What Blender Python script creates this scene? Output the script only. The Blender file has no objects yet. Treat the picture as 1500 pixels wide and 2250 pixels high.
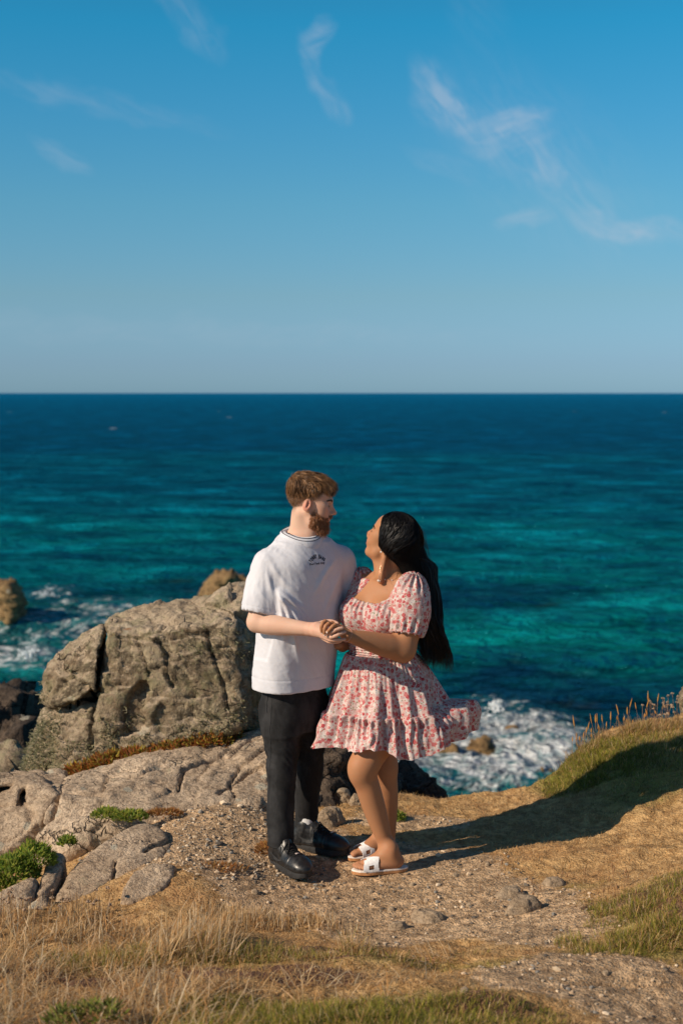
import bpy, bmesh, math, random, time
import numpy as np
from mathutils import Vector, Matrix
R = math.radians
SC = bpy.context.scene
T0 = time.time()
# ---------------------------------------------------------------- camera, sky, sun, exposure
CAM_Z, PITCH, FOC = 2.15, R(4.8), 3125.0          # focal length in pixels of the 1500 x 2250 photograph (50 mm)
cd = bpy.data.cameras.new('camera')
cam = bpy.data.objects.new('camera', cd)
SC.collection.objects.link(cam)
cam.location = (0, 0, CAM_Z)
cam.rotation_euler = (R(90) - PITCH, 0, 0)
cd.sensor_fit = 'VERTICAL'
cd.sensor_height = 36.0
cd.lens = 50.0
cd.clip_start = 0.05
cd.clip_end = 60000
cd.dof.use_dof = True
cd.dof.focus_distance = 6.42
cd.dof.aperture_fstop = 2.8
SC.camera = cam

SUN_EL, SUN_AZ = R(31), R(27)                      # light travels towards +X and, by SUN_AZ, towards +Y
ld = Vector((math.cos(SUN_EL) * math.cos(SUN_AZ), math.cos(SUN_EL) * math.sin(SUN_AZ), -math.sin(SUN_EL)))
sl = bpy.data.lights.new('sun', 'SUN')
sl.energy = 5.0
sl.angle = R(0.53)
sl.color = (1.0, 0.83, 0.64)
sun = bpy.data.objects.new('sun', sl)
SC.collection.objects.link(sun)
sun.rotation_euler = ld.to_track_quat('-Z', 'Y').to_euler()
sun.location = (-8, -4, 8)

SC.view_settings.view_transform = 'Standard'
SC.view_settings.look = 'None'
SC.view_settings.gamma = 1.0
SC.view_settings.use_curve_mapping = False
SC.view_settings.exposure = 0.0


class NT:
    """small helper for building node trees"""
    def __init__(s, tree):
        s.t = tree
        s.t.nodes.clear()

    def n(s, typ, _out=0, **kw):
        nd = s.t.nodes.new('ShaderNode' + typ)
        for k, v in kw.items():
            if k.startswith('i_'):
                key = k[2:]
                sk = nd.inputs[int(key)] if key.isdigit() else nd.inputs[key.replace('_', ' ')]
                s.put(sk, v)
            else:
                setattr(nd, k, v)
        return nd

    def put(s, sk, v):
        if isinstance(v, bpy.types.NodeSocket):
            s.t.links.new(v, sk)
        elif isinstance(v, bpy.types.Node):
            s.t.links.new(v.outputs[0], sk)
        else:
            if sk.type == 'RGBA' and len(v) == 3:
                v = (*v, 1)
            sk.default_value = v

    def math(s, op, a, b=None, c=None, clamp=False):
        nd = s.n('Math', operation=op, use_clamp=clamp)
        s.put(nd.inputs[0], a)
        if b is not None:
            s.put(nd.inputs[1], b)
        if c is not None:
            s.put(nd.inputs[2], c)
        return nd.outputs[0]

    def vmath(s, op, a, b=None, scale=None):
        nd = s.n('VectorMath', operation=op)
        s.put(nd.inputs[0], a)
        if b is not None:
            s.put(nd.inputs[1], b)
        if scale is not None:
            s.put(nd.inputs['Scale'], scale)
        return nd.outputs['Value'] if op in ('DOT_PRODUCT', 'LENGTH', 'DISTANCE') else nd.outputs[0]

    def mix(s, f, a, b, mode='MIX'):
        nd = s.n('Mix', data_type='RGBA', blend_type=mode)
        s.put(nd.inputs[0], f)
        s.put(nd.inputs[6], a)
        s.put(nd.inputs[7], b)
        return nd.outputs[2]

    def ramp(s, f, stops, interp='LINEAR'):
        nd = s.n('ValToRGB')
        s.put(nd.inputs[0], f)
        cr = nd.color_ramp
        cr.interpolation = interp
        while len(cr.elements) < len(stops):
            cr.elements.new(0.5)
        for e, (p, c) in zip(cr.elements, stops):
            e.position = p
            e.color = (*c, 1) if len(c) == 3 else c
        return nd.outputs[0]

    def smooth(s, v, a, b, lo=0.0, hi=1.0):
        nd = s.n('MapRange', interpolation_type='SMOOTHSTEP')
        s.put(nd.inputs[0], v)
        s.put(nd.inputs[1], a)
        s.put(nd.inputs[2], b)
        s.put(nd.inputs[3], lo)
        s.put(nd.inputs[4], hi)
        return nd.outputs[0]

    def noise(s, vec, scale, detail=3, rough=0.55, dist=0.0, col=False, dim='3D'):
        nd = s.n('TexNoise', noise_dimensions=dim)
        if vec is not None:
            s.put(nd.inputs['Vector'], vec)
        nd.inputs['Scale'].default_value = scale
        nd.inputs['Detail'].default_value = detail
        nd.inputs['Roughness'].default_value = rough
        nd.inputs['Distortion'].default_value = dist
        return nd.outputs[1 if col else 0]

    def voro(s, vec, scale, feature='F1', rnd=1.0, out=0):
        nd = s.n('TexVoronoi', feature=feature)
        s.put(nd.inputs['Vector'], vec)
        nd.inputs['Scale'].default_value = scale
        if 'Randomness' in nd.inputs:
            nd.inputs['Randomness'].default_value = rnd
        return nd.outputs[out]


def c255(r, g, b):
    return tuple(((v / 255) / 12.92 if v / 255 <= 0.04045 else ((v / 255 + 0.055) / 1.055) ** 2.4) for v in (r, g, b))


# sky: Nishita, with its colour tinted by height and thin cirrus in it
world = bpy.data.worlds.new('World')
SC.world = world
world.use_nodes = True
w = NT(world.node_tree)
tc = w.n('TexCoord').outputs['Generated']
sky = w.n('TexSky', sky_type='NISHITA', sun_disc=False, sun_elevation=SUN_EL,
          sun_rotation=math.atan2(-ld.x, -ld.y), altitude=30.0, air_density=1.0, dust_density=0.4, ozone_density=2.2)
sep = w.n('SeparateXYZ', i_0=tc)
elev = w.math('ARCSINE', sep.outputs[2])
azim = w.math('ARCTAN2', sep.outputs[0], sep.outputs[1])          # 0 straight ahead (+Y), positive to the right
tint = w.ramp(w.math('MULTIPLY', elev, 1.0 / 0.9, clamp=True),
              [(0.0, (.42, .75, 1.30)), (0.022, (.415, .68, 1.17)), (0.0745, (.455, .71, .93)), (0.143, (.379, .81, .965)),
               (0.208, (.258, .859, 1.055)), (0.275, (.134, .913, 1.11)), (0.45, (.24, .60, .70)), (1.0, (.44, .46, .52))])  # duller blue, more red above the view to warm the fill light
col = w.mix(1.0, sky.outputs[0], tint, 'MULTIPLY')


def fibres(ang, seed):
    """streaky field over the sky, drawn out along this slope"""
    ca, sa = math.cos(ang), math.sin(ang)
    u = w.math('ADD', w.math('MULTIPLY', azim, ca), w.math('MULTIPLY', elev, sa))
    v = w.math('SUBTRACT', w.math('MULTIPLY', elev, ca), w.math('MULTIPLY', azim, sa))
    nz = w.noise(w.n('CombineXYZ', i_0=w.math('MULTIPLY', u, 30.0), i_1=w.math('MULTIPLY', v, 105.0), i_2=float(seed)), 1.0, 7, .68, 1.0)
    return w.smooth(nz, .22, .82)


def puff(px, py, lx, ly, ang, amt):
    """soft oval round the sky direction of this pixel; sizes in radians"""
    a0 = math.atan((px - 750) / FOC)
    e0 = -(PITCH + math.atan((py - 1125) / FOC))
    da = w.math('SUBTRACT', azw, a0)
    de = w.math('SUBTRACT', elw, e0)
    ca, sa = math.cos(ang), math.sin(ang)
    u = w.math('ADD', w.math('MULTIPLY', da, ca / lx), w.math('MULTIPLY', de, sa / lx))
    v = w.math('SUBTRACT', w.math('MULTIPLY', de, ca / ly), w.math('MULTIPLY', da, sa / ly))
    q = w.math('ADD', w.math('MULTIPLY', u, u), w.math('MULTIPLY', v, v))
    return w.math('MULTIPLY', w.smooth(q, 1.5, -.1), amt)


wv = w.n('SeparateXYZ', i_0=w.noise(tc, 34.0, 2, .5, 0, col=True))
azw = w.math('ADD', azim, w.math('MULTIPLY', w.math('SUBTRACT', wv.outputs[0], .5), .022))
elw = w.math('ADD', elev, w.math('MULTIPLY', w.math('SUBTRACT', wv.outputs[1], .5), .022))
tot = None
for ang, seed, lst in [
        (R(-52), 1, [(948, 200, .026, .016, R(-62), 1.0), (985, 245, .026, .010, R(-45), .9), (1120, 325, .050, .022, R(-30), .55), (1240, 430, .055, .015, R(-42), .40),
                     (690, 140, .022, .007, R(-68), .5), (728, 222, .020, .009, R(-52), .65), (430, 50, .034, .012, R(-50), .5), (1180, 360, .10, .05, R(-40), .26), (1040, 20, .03, .02, R(-70), .15)]),
        (R(12), 5, [(1095, 275, .036, .010, R(6), 1.0), (1110, 310, .034, .010, R(12), .6), (1140, 487, .022, .007, R(8), .85), (695, 82, .015, .009, R(48), .95), (200, 725, .30, .010, R(-1), .32)]),
        (R(-18), 9, [(1340, 508, .034, .010, R(-22), .85), (1440, 520, .050, .009, R(-8), .75), (145, 352, .024, .008, R(-26), .7), (60, 195, .06, .008, R(-16), .35), (300, 245, .07, .008, R(-12), .32), (960, 360, .03, .008, R(-25), .3)])]:
    m_ = None
    for cl in lst:
        c_ = puff(*cl)
        m_ = c_ if m_ is None else w.math('ADD', m_, c_)
    f_ = w.math('MULTIPLY', fibres(ang, seed), m_)
    tot = f_ if tot is None else w.math('ADD', tot, f_)
tot = w.math('MINIMUM', w.math('MULTIPLY', tot, .33), 0.4)
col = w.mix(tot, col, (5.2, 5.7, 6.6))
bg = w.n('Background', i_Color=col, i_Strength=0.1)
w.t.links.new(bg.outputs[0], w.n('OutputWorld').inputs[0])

# ---------------------------------------------------------------- helpers: placing, linking, noise
CP, SP = math.cos(PITCH), math.sin(PITCH)


def P(px, py, Y):
    """the point at distance Y ahead that the photograph shows at this pixel"""
    r, u = (px - 750) / FOC, (1125 - py) / FOC
    d = np.array((r, CP + u * SP, -SP + u * CP))
    return np.array((0, 0, CAM_Z)) + d * (Y / d[1])


def PZ(px, py, z):
    """the point at height z that the photograph shows at this pixel"""
    r, u = (px - 750) / FOC, (1125 - py) / FOC
    d = np.array((r, CP + u * SP, -SP + u * CP))
    return np.array((0, 0, CAM_Z)) + d * ((z - CAM_Z) / d[2])


def link(o, parent=None):
    SC.collection.objects.link(o)
    if parent is not None:
        o.parent = parent
        o.matrix_parent_inverse = Matrix.Translation(-parent.location) if parent.parent is None else parent.matrix_parent_inverse.copy()
        if parent.parent is not None:
            o.matrix_parent_inverse = Matrix.Identity(4)
    return o


def tag(o, label=None, cat=None, group=None, kind=None):
    if label: o['label'] = label
    if cat: o['category'] = cat
    if group: o['group'] = group
    if kind: o['kind'] = kind
    return o


def empty(name, loc):
    o = bpy.data.objects.new(name, None)
    o.location = tuple(float(v) for v in loc)
    o.empty_display_size = 0.1
    SC.collection.objects.link(o)
    return o


def mesh_np(name, V, F, mat=None, parent=None, col=None, smooth=True, uv=None, attrs=None):
    """object from numpy arrays; F is (n,3) or (n,4) or a list of such arrays"""
    V = np.asarray(V, np.float32)
    Fs = F if isinstance(F, list) else [F]
    Fs = [np.asarray(f, np.int32) for f in Fs if len(f)]
    me = bpy.data.meshes.new(name)
    nl = sum(f.size for f in Fs)
    nf = sum(len(f) for f in Fs)
    me.vertices.add(len(V))
    me.vertices.foreach_set('co', V.ravel())
    me.loops.add(nl)
    me.loops.foreach_set('vertex_index', np.concatenate([f.ravel() for f in Fs]))
    me.polygons.add(nf)
    tot = np.concatenate([np.full(len(f), f.shape[1], np.int32) for f in Fs])
    st = np.concatenate([[0], np.cumsum(tot)[:-1]]).astype(np.int32)
    me.polygons.foreach_set('loop_start', st)
    me.polygons.foreach_set('loop_total', tot)
    me.update(calc_edges=True)
    me.polygons.foreach_set('use_smooth', np.full(nf, bool(smooth)))
    if col is not None:
        col = np.asarray(col, np.float32)
        if col.shape[1] == 3:
            col = np.concatenate([col, np.ones((len(col), 1), np.float32)], 1)
        a = me.color_attributes.new('Col', 'FLOAT_COLOR', 'POINT')
        a.data.foreach_set('color', col.ravel())
    for k, v in (attrs or {}).items():
        a = me.attributes.new(k, 'FLOAT', 'POINT')
        a.data.foreach_set('value', np.asarray(v, np.float32).ravel())
    if mat:
        me.materials.append(mat)
    me.validate()
    o = bpy.data.objects.new(name, me)
    # keep a part's mesh in its thing's own space
    if parent is not None:
        loc = parent_origin(parent)
        me.transform(Matrix.Translation(-loc))
        SC.collection.objects.link(o)
        o.parent = parent
    else:
        SC.collection.objects.link(o)
    return o


def parent_origin(p):
    loc = Vector((0, 0, 0))
    q = p
    while q is not None:
        loc += q.location
        q = q.parent
    return loc


def set_origin(o, loc):
    """move a top-level mesh's origin to loc without moving the mesh"""
    loc = Vector([float(v) for v in loc])
    o.data.transform(Matrix.Translation(-loc))
    o.location = loc
    return o


rng = np.random.RandomState(7)
_perm = rng.permutation(256).astype(np.int32)
_perm = np.concatenate([_perm, _perm, _perm])
_grad = rng.normal(size=(256, 3)).astype(np.float32)
_grad /= np.linalg.norm(_grad, axis=1, keepdims=True)


def pnoise(p):
    """gradient noise, about -0.6..0.6, p (n,3)"""
    p = np.asarray(p, np.float32)
    i = np.floor(p).astype(np.int32)
    f = p - i
    i &= 255
    u = f * f * f * (f * (f * 6 - 15) + 10)
    out = 0
    for dx in (0, 1):
        wx = u[:, 0] if dx else 1 - u[:, 0]
        a = _perm[(i[:, 0] + dx) & 255]
        for dy in (0, 1):
            wy = u[:, 1] if dy else 1 - u[:, 1]
            b = _perm[(a + i[:, 1] + dy) & 255]
            for dz in (0, 1):
                wz = u[:, 2] if dz else 1 - u[:, 2]
                g = _grad[_perm[(b + i[:, 2] + dz) & 255]]
                out = out + wx * wy * wz * (g[:, 0] * (f[:, 0] - dx) + g[:, 1] * (f[:, 1] - dy) + g[:, 2] * (f[:, 2] - dz))
    return out


def fbm(p, scale=1.0, octv=4, gain=0.5, ridged=False, off=0.0):
    p = np.asarray(p, np.float32) * scale + off
    s, a, n = 0, 1.0, 0
    for k in range(octv):
        v = pnoise(p)
        if ridged:
            v = 0.5 - 2 * np.abs(v)
        s = s + a * v
        n += a
        a *= gain
        p = p * 2.03 + 17.1
    return s / n


def sstep(a, b, x):
    t = np.clip((x - a) / (b - a), 0, 1)
    return t * t * (3 - 2 * t)


# ---------------------------------------------------------------- implicit surfaces (smooth unions) and their mesher
def round_cone(p, a, b, r1, r2):
    ba = b - a
    l = math.sqrt(float(ba @ ba)) + 1e-9
    w = ba / l
    pa = p - a
    y = pa @ w
    x = np.sqrt(np.maximum(np.einsum('ij,ij->i', pa, pa) - y * y, 0))
    sb = min(max((r1 - r2) / l, -.98), .98)
    sa = math.sqrt(1 - sb * sb)
    k = -sb * x + sa * y
    d = sa * x + sb * y - r1
    lo = k < 0
    d[lo] = np.sqrt(x[lo] ** 2 + y[lo] ** 2) - r1
    hi = k > sa * l
    d[hi] = np.sqrt(x[hi] ** 2 + (y[hi] - l) ** 2) - r2
    return d


class Sdf:
    def __init__(s, M=None):
        s.ops = []
        s.M = np.eye(3) if M is None else M
        s.o = np.zeros(3)
        s.sc = 1.0

    def frame(s, origin=(0, 0, 0), M=None, scale=1.0):
        s.o = np.asarray(origin, float)
        s.M = np.eye(3) if M is None else np.asarray(M, float)
        s.sc = scale
        return s

    def tp(s, p):
        return s.M @ (np.asarray(p, float) * s.sc) + s.o

    def add(s, kind, prm, c, r, k, mode):
        s.ops.append((kind, prm, np.asarray(c, np.float32), float(r), float(k), mode))

    def cap(s, a, b, ra, rb=None, k=0.01, mode=0):
        a, b = s.tp(a), s.tp(b)
        ra *= s.sc
        rb = ra if rb is None else rb * s.sc
        s.add('cap', (a.astype(np.float32), b.astype(np.float32), ra, rb), (a + b) / 2, np.linalg.norm(b - a) / 2 + max(ra, rb), k, mode)

    def chain(s, pts, rs, k=0.006, mode=0, sub=3):
        """one smooth tapering limb through the points"""
        pts = np.array([s.tp(q) for q in pts])
        rs = np.array(rs, float) * s.sc
        if len(pts) > 2:
            n = (len(pts) - 1) * sub + 1
            c = catmull(np.c_[pts, rs], n)
            pts, rs = c[:, :3], c[:, 3]
        c = (pts.min(0) + pts.max(0)) / 2
        s.add('poly', (pts.astype(np.float32), rs.astype(np.float32)), c, np.linalg.norm(pts - c, axis=1).max() + rs.max(), k, mode)

    def ell(s, c, r, rot=None, k=0.01, mode=0):
        """ellipsoid; rot = matrix whose columns are its axes in the current frame"""
        c = s.tp(c)
        A = s.M @ (np.eye(3) if rot is None else np.asarray(rot, float))
        r = np.asarray(r, float) * s.sc
        s.add('ell', (c.astype(np.float32), A.astype(np.float32), r.astype(np.float32)), c, r.max(), k, mode)

    def box(s, c, r, rot=None, rnd=0.005, k=0.01, mode=0):
        c = s.tp(c)
        A = s.M @ (np.eye(3) if rot is None else np.asarray(rot, float))
        r = np.asarray(r, float) * s.sc
        s.add('box', (c.astype(np.float32), A.astype(np.float32), r.astype(np.float32), rnd), c, np.linalg.norm(r), k, mode)

    def loft(s, rows, M2=None, p=2.4, k=0.01, mode=0):
        """stack of superellipses: rows (z, cx, cy, a, b) in world; M2 columns = lateral, depth directions"""
        r = np.array(rows, np.float32)
        r = r[np.argsort(r[:, 0])]
        c = np.array([r[:, 1].mean(), r[:, 2].mean(), (r[0, 0] + r[-1, 0]) / 2])
        rad = math.hypot((r[-1, 0] - r[0, 0]) / 2, float(r[:, 3:5].max())) + float(np.abs(r[:, 1] - c[0]).max() + np.abs(r[:, 2] - c[1]).max())
        m = np.stack([np.gradient(r[:, i], r[:, 0]) for i in range(1, 5)], 1).astype(np.float32)
        s.add('loft', (r, np.asarray(M2, np.float32), p, m), c, rad, k, mode)

    def hull(s, pts, k=0.01, mode=0, rnd=0.02):
        pts = np.array([s.tp(p) for p in pts])
        N, D = hull_planes(pts)
        c = pts.mean(0)
        s.add('hull', (N, D, rnd), c, np.linalg.norm(pts - c, axis=1).max() + .05, k, mode)

    def one(s, op, p):
        kind, q = op[0], op[1]
        if kind == 'cap':
            return round_cone(p, *q)
        if kind == 'poly':
            P_, R_ = q
            out = None
            lo, hi = p.min(0), p.max(0)
            bc, br = (lo + hi) / 2, float(np.linalg.norm(hi - lo)) / 2
            mc = (P_[:-1] + P_[1:]) / 2
            ml_ = np.linalg.norm(P_[1:] - P_[:-1], axis=1) / 2 + np.maximum(R_[1:], R_[:-1])
            near = np.linalg.norm(mc - bc, axis=1) - ml_ - br
            lim = max(.06, float(near.min()) + 2 * br + .05)
            for i in np.flatnonzero(near <= lim):
                dd = round_cone(p, P_[i], P_[i + 1], float(R_[i]), float(R_[i + 1]))
                out = dd if out is None else np.minimum(out, dd)
            return out
        if kind == 'ell':
            c, A, r = q
            l = (p - c) @ A
            k0 = np.sqrt(((l / r) ** 2).sum(1))
            k1 = np.sqrt(((l / (r * r)) ** 2).sum(1)) + 1e-9
            return k0 * (k0 - 1) / k1
        if kind == 'box':
            c, A, r, rnd = q
            l = np.abs((p - c) @ A) - (r - rnd)
            return np.sqrt((np.maximum(l, 0) ** 2).sum(1)) + np.minimum(l.max(1), 0) - rnd
        if kind == 'loft':
            r, M2, pw, m = q
            z = p[:, 2]
            zz = r[:, 0]
            i = np.clip(np.searchsorted(zz, z) - 1, 0, len(zz) - 2)
            h = zz[i + 1] - zz[i]
            f = np.clip((z - zz[i]) / h, 0, 1)
            f2, f3 = f * f, f * f * f
            w0, w1, w2, w3 = 2 * f3 - 3 * f2 + 1, (f3 - 2 * f2 + f) * h, 3 * f2 - 2 * f3, (f3 - f2) * h
            cx, cy, a, b = (w0 * r[i, c] + w1 * m[i, c - 1] + w2 * r[i + 1, c] + w3 * m[i + 1, c - 1] for c in (1, 2, 3, 4))
            dx, dy = p[:, 0] - cx, p[:, 1] - cy
            u = np.abs(dx * M2[0, 0] + dy * M2[1, 0]) / a
            v = np.abs(dx * M2[0, 1] + dy * M2[1, 1]) / b
            qq = (u ** pw + v ** pw + 1e-9) ** (1 / pw)
            d = (qq - 1) * np.minimum(a, b)
            return np.maximum(d, np.maximum(zz[0] - z, z - zz[-1]))
        if kind == 'hull':
            N, D, rnd = q
            d = p @ N.T - D
            m = d.max(1)
            if rnd > 0:
                w_ = np.abs(m) < .04 + 4 * rnd
                if w_.any():
                    m[w_] += rnd * np.log(np.exp(np.clip((d[w_] - m[w_, None]) / rnd, -30, 0)).sum(1))
            return m

    def __call__(s, p, cull=True):
        p = np.asarray(p, np.float32)
        out = np.full(len(p), 1.0, np.float32)
        lo, hi = p.min(0), p.max(0)
        bc, br = (lo + hi) / 2, np.linalg.norm(hi - lo) / 2
        for op in s.ops:
            if cull:
                if np.linalg.norm(op[2] - bc) - op[3] - br > op[4] + 0.03:
                    continue
            d = s.one(op, p)
            k, mode = op[4], op[5]
            if mode == 0:
                h = np.maximum(k - np.abs(out - d), 0) / k
                out = np.minimum(out, d) - h * h * k * 0.25
            elif mode == 1:      # carve away
                h = np.maximum(k - np.abs(out + d), 0) / k
                out = np.maximum(out, -d) + h * h * k * 0.25
            elif mode == 2:      # keep only what is inside
                h = np.maximum(k - np.abs(out - d), 0) / k
                out = np.maximum(out, d) + h * h * k * 0.25
        return out

    def subset(s, a, b, inside=True):
        r = Sdf()
        r.ops = s.ops[a:b] if inside else s.ops[:a] + s.ops[b:]
        return r

    def bounds(s, pad=0.02):
        c = np.array([o[2] for o in s.ops if o[5] == 0])
        r = np.array([o[3] for o in s.ops if o[5] == 0])[:, None]
        return (c - r).min(0) - pad, (c + r).max(0) + pad


def hull_planes(pts):
    bm = bmesh.new()
    for p in pts:
        bm.verts.new([float(v) for v in p])
    bmesh.ops.convex_hull(bm, input=bm.verts)
    bm.normal_update()
    N, D = [], []
    for f in bm.faces:
        n = f.normal
        N.append(n[:])
        D.append(n.dot(f.verts[0].co))
    bm.free()
    N = np.array(N, np.float32)
    D = np.array(D, np.float32)
    c = pts.mean(0)
    sg = np.sign(D - N @ c)
    N = N * sg[:, None]
    D = D * sg
    _, idx = np.unique(np.round(np.c_[N, D], 3), axis=0, return_index=True)
    return N[idx].astype(np.float32), D[idx].astype(np.float32)


def polygonise(f, lo, hi, h, B=8, slack=1.7):
    """sparse surface nets: vertices and quads of f = 0"""
    lo = np.asarray(lo, float)
    n = np.maximum(1, np.ceil((np.asarray(hi, float) - lo) / (B * h)).astype(int))
    gi = np.stack(np.meshgrid(*[np.arange(k) for k in n], indexing='ij'), -1).reshape(-1, 3)
    key = (gi[:, 0] // 6) * 1000000 + (gi[:, 1] // 6) * 1000 + gi[:, 2] // 6
    order = np.argsort(key, kind='stable')
    gi, key = gi[order], key[order]
    keep = []
    for ch in np.split(np.arange(len(gi)), np.flatnonzero(np.diff(key)) + 1):
        v = f(((gi[ch] + 0.5) * B * h + lo).astype(np.float32))
        keep.append(ch[np.abs(v) < B * h * 0.87 * slack])
    gi = gi[np.concatenate(keep)]
    if not len(gi) or False:
        return np.zeros((0, 3)), np.zeros((0, 4), int)
    gq = 2 if B * h < .03 else 3
    key = (gi[:, 0] // gq) * 1000000 + (gi[:, 1] // gq) * 1000 + gi[:, 2] // gq
    order = np.argsort(key, kind='stable')
    gi, key = gi[order], key[order]
    off = np.stack(np.meshgrid(*[np.arange(B + 1)] * 3, indexing='ij'), -1).reshape(-1, 3)
    cidx, cval = [], []
    loc = np.stack(np.meshgrid(*[np.arange(B)] * 3, indexing='ij'), -1).reshape(-1, 3)
    for ch in np.split(np.arange(len(gi)), np.flatnonzero(np.diff(key)) + 1):
        g = gi[ch]
        pi = (g[:, None, :] * B + off[None]).reshape(-1, 3)
        v = f((pi * h + lo).astype(np.float32)).reshape(-1, B + 1, B + 1, B + 1)
        cs = np.stack([v[:, a:a + B, b:b + B, c:c + B] for a in (0, 1) for b in (0, 1) for c in (0, 1)], -1).reshape(-1, 8)
        neg = cs < 0
        m = neg.any(1) & ~neg.all(1)
        if not m.any():
            continue
        cell = (g[:, None, :] * B + loc[None]).reshape(-1, 3)[m]
        cidx.append(cell)
        cval.append(cs[m])
    cell = np.concatenate(cidx)
    cv = np.concatenate(cval)
    cor = np.array([(a, b, c) for a in (0, 1) for b in (0, 1) for c in (0, 1)], float)
    acc = np.zeros((len(cell), 3))
    cnt = np.zeros(len(cell))
    for i in range(8):
        for j in range(i + 1, 8):
            if np.abs(cor[i] - cor[j]).sum() == 1:
                a, b = cv[:, i], cv[:, j]
                m = (a < 0) != (b < 0)
                t = np.where(m, a / np.where(m, a - b, 1), 0)
                acc += np.where(m[:, None], cor[i] + t[:, None] * (cor[j] - cor[i]), 0)
                cnt += m
    V = (cell + acc / cnt[:, None]) * h + lo
    K = cell[:, 0].astype(np.int64) * (1 << 40) + cell[:, 1].astype(np.int64) * (1 << 20) + cell[:, 2]
    so = np.argsort(K)
    K, V, cell, cv = K[so], V[so], cell[so], cv[so]

    def find(c):
        k = c[:, 0].astype(np.int64) * (1 << 40) + c[:, 1].astype(np.int64) * (1 << 20) + c[:, 2]
        i = np.clip(np.searchsorted(K, k), 0, len(K) - 1)
        return np.where(K[i] == k, i, -1)
    quads = []
    for ax, ci in ((0, 4), (1, 2), (2, 1)):
        m = (cv[:, 0] < 0) != (cv[:, ci] < 0)
        c = cell[m]
        b, d = (ax + 1) % 3, (ax + 2) % 3
        eb, ed = np.zeros(3, int), np.zeros(3, int)
        eb[b] = 1
        ed[d] = 1
        i0, i1, i2, i3 = find(c), find(c - eb), find(c - eb - ed), find(c - ed)
        q = np.stack([i0, i1, i2, i3], 1)
        inside = cv[m][:, 0] < 0
        q = np.where(inside[:, None], q, q[:, ::-1])
        quads.append(q[(q >= 0).all(1)])
    return V, np.concatenate(quads)


def grad(f, V, e=0.002):
    V = np.asarray(V, np.float32)
    f0 = f(V)
    g = np.stack([f(V + np.array(d, np.float32) * e) - f0 for d in ((1, 0, 0), (0, 1, 0), (0, 0, 1))], 1)
    return g / (np.linalg.norm(g, axis=1, keepdims=True) + 1e-9)


def sdf_mesh(name, f, h, mat, parent=None, col=None, lo=None, hi=None, disp=None, smooth_it=0, B=8, slack=1.7):
    if lo is None:
        lo, hi = f.bounds()
    V, F = polygonise(f, lo, hi, h, B, slack)
    if disp is not None:
        V = disp(V)
    for _ in range(smooth_it):
        V = relax(V, F)
    return mesh_np(name, V, F, mat, parent, col=None if col is None else col(V))


def relax(V, F, a=0.5):
    s = np.zeros_like(V)
    c = np.zeros(len(V))
    for i in range(4):
        j = (i + 1) % 4
        np.add.at(s, F[:, i], V[F[:, j]])
        np.add.at(s, F[:, j], V[F[:, i]])
        np.add.at(c, F[:, i], 1)
        np.add.at(c, F[:, j], 1)
    return V * (1 - a) + a * s / np.maximum(c, 1)[:, None]


# ribbons (grass, hair) ------------------------------------------------------
def ribbons(pts, wid, side):
    """pts (n,m,3) centre lines, wid (n,m) half widths, side (n,m,3) or (n,1,3) unit vectors -> V,F"""
    n, m, _ = pts.shape
    L = pts - side * wid[..., None]
    Rr = pts + side * wid[..., None]
    V = np.stack([L, Rr], 2).reshape(-1, 3)
    base = (np.arange(n) * m * 2)[:, None]
    k = np.arange(m - 1)[None] * 2
    a = base + k
    F = np.stack([a, a + 1, a + 3, a + 2], -1).reshape(-1, 4)
    return V, F


def tube(pts, r, n=6, closed=False, cap=True):
    """tube along pts -> V,F(list)"""
    pts = np.asarray(pts, float)
    m = len(pts)
    r = np.full(m, r) if np.isscalar(r) else np.asarray(r, float)
    t = np.gradient(pts, axis=0) if not closed else (np.roll(pts, -1, 0) - np.roll(pts, 1, 0))
    t /= np.linalg.norm(t, axis=1, keepdims=True) + 1e-12
    u = np.cross(t[0], (0.13, 0.27, 0.95))
    u /= np.linalg.norm(u)
    V = []
    for i in range(m):
        u = u - t[i] * (u @ t[i])
        u /= np.linalg.norm(u) + 1e-12
        v = np.cross(t[i], u)
        for k in range(n):
            a = 2 * math.pi * k / n
            V.append(pts[i] + r[i] * (math.cos(a) * u + math.sin(a) * v))
    F = []
    rows = m if closed else m - 1
    for i in range(rows):
        j = (i + 1) % m
        for k in range(n):
            l = (k + 1) % n
            F.append((i * n + k, i * n + l, j * n + l, j * n + k))
    V = np.array(V)
    return V, np.array(F)


def join(parts):
    Vs, Fs, o = [], [], 0
    for V, F in parts:
        Vs.append(V)
        Fs.append(np.asarray(F) + o)
        o += len(V)
    return np.concatenate(Vs), np.concatenate(Fs)


def catmull(pts, n):
    """smooth curve through pts, n samples"""
    p = np.asarray(pts, float)
    p = np.concatenate([[2 * p[0] - p[1]], p, [2 * p[-1] - p[-2]]])
    t = np.linspace(0, len(pts) - 1 - 1e-6, n)
    i = t.astype(int)
    f = (t - i)[:, None]
    a, b, c, d = p[i], p[i + 1], p[i + 2], p[i + 3]
    return 0.5 * (2 * b + (c - a) * f + (2 * a - 5 * b + 4 * c - d) * f * f + (3 * b - a - 3 * c + d) * f ** 3)


def new_mat(name):
    m = bpy.data.materials.new(name)
    m.use_nodes = True
    t = NT(m.node_tree)
    p = t.n('BsdfPrincipled')
    o = t.n('OutputMaterial')
    t.t.links.new(p.outputs[0], o.inputs[0])
    return m, t, p


def setp(t, p, **kw):
    for k, v in kw.items():
        t.put(p.inputs[k.replace('_', ' ')], v)


def project(V):
    """photo pixel of points"""
    d = np.asarray(V) - np.array((0, 0, CAM_Z))
    f = d[:, 1] * CP - d[:, 2] * SP
    u = d[:, 1] * SP + d[:, 2] * CP
    return np.stack([750 + FOC * d[:, 0] / f, 1125 - FOC * u / f], 1)


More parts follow.
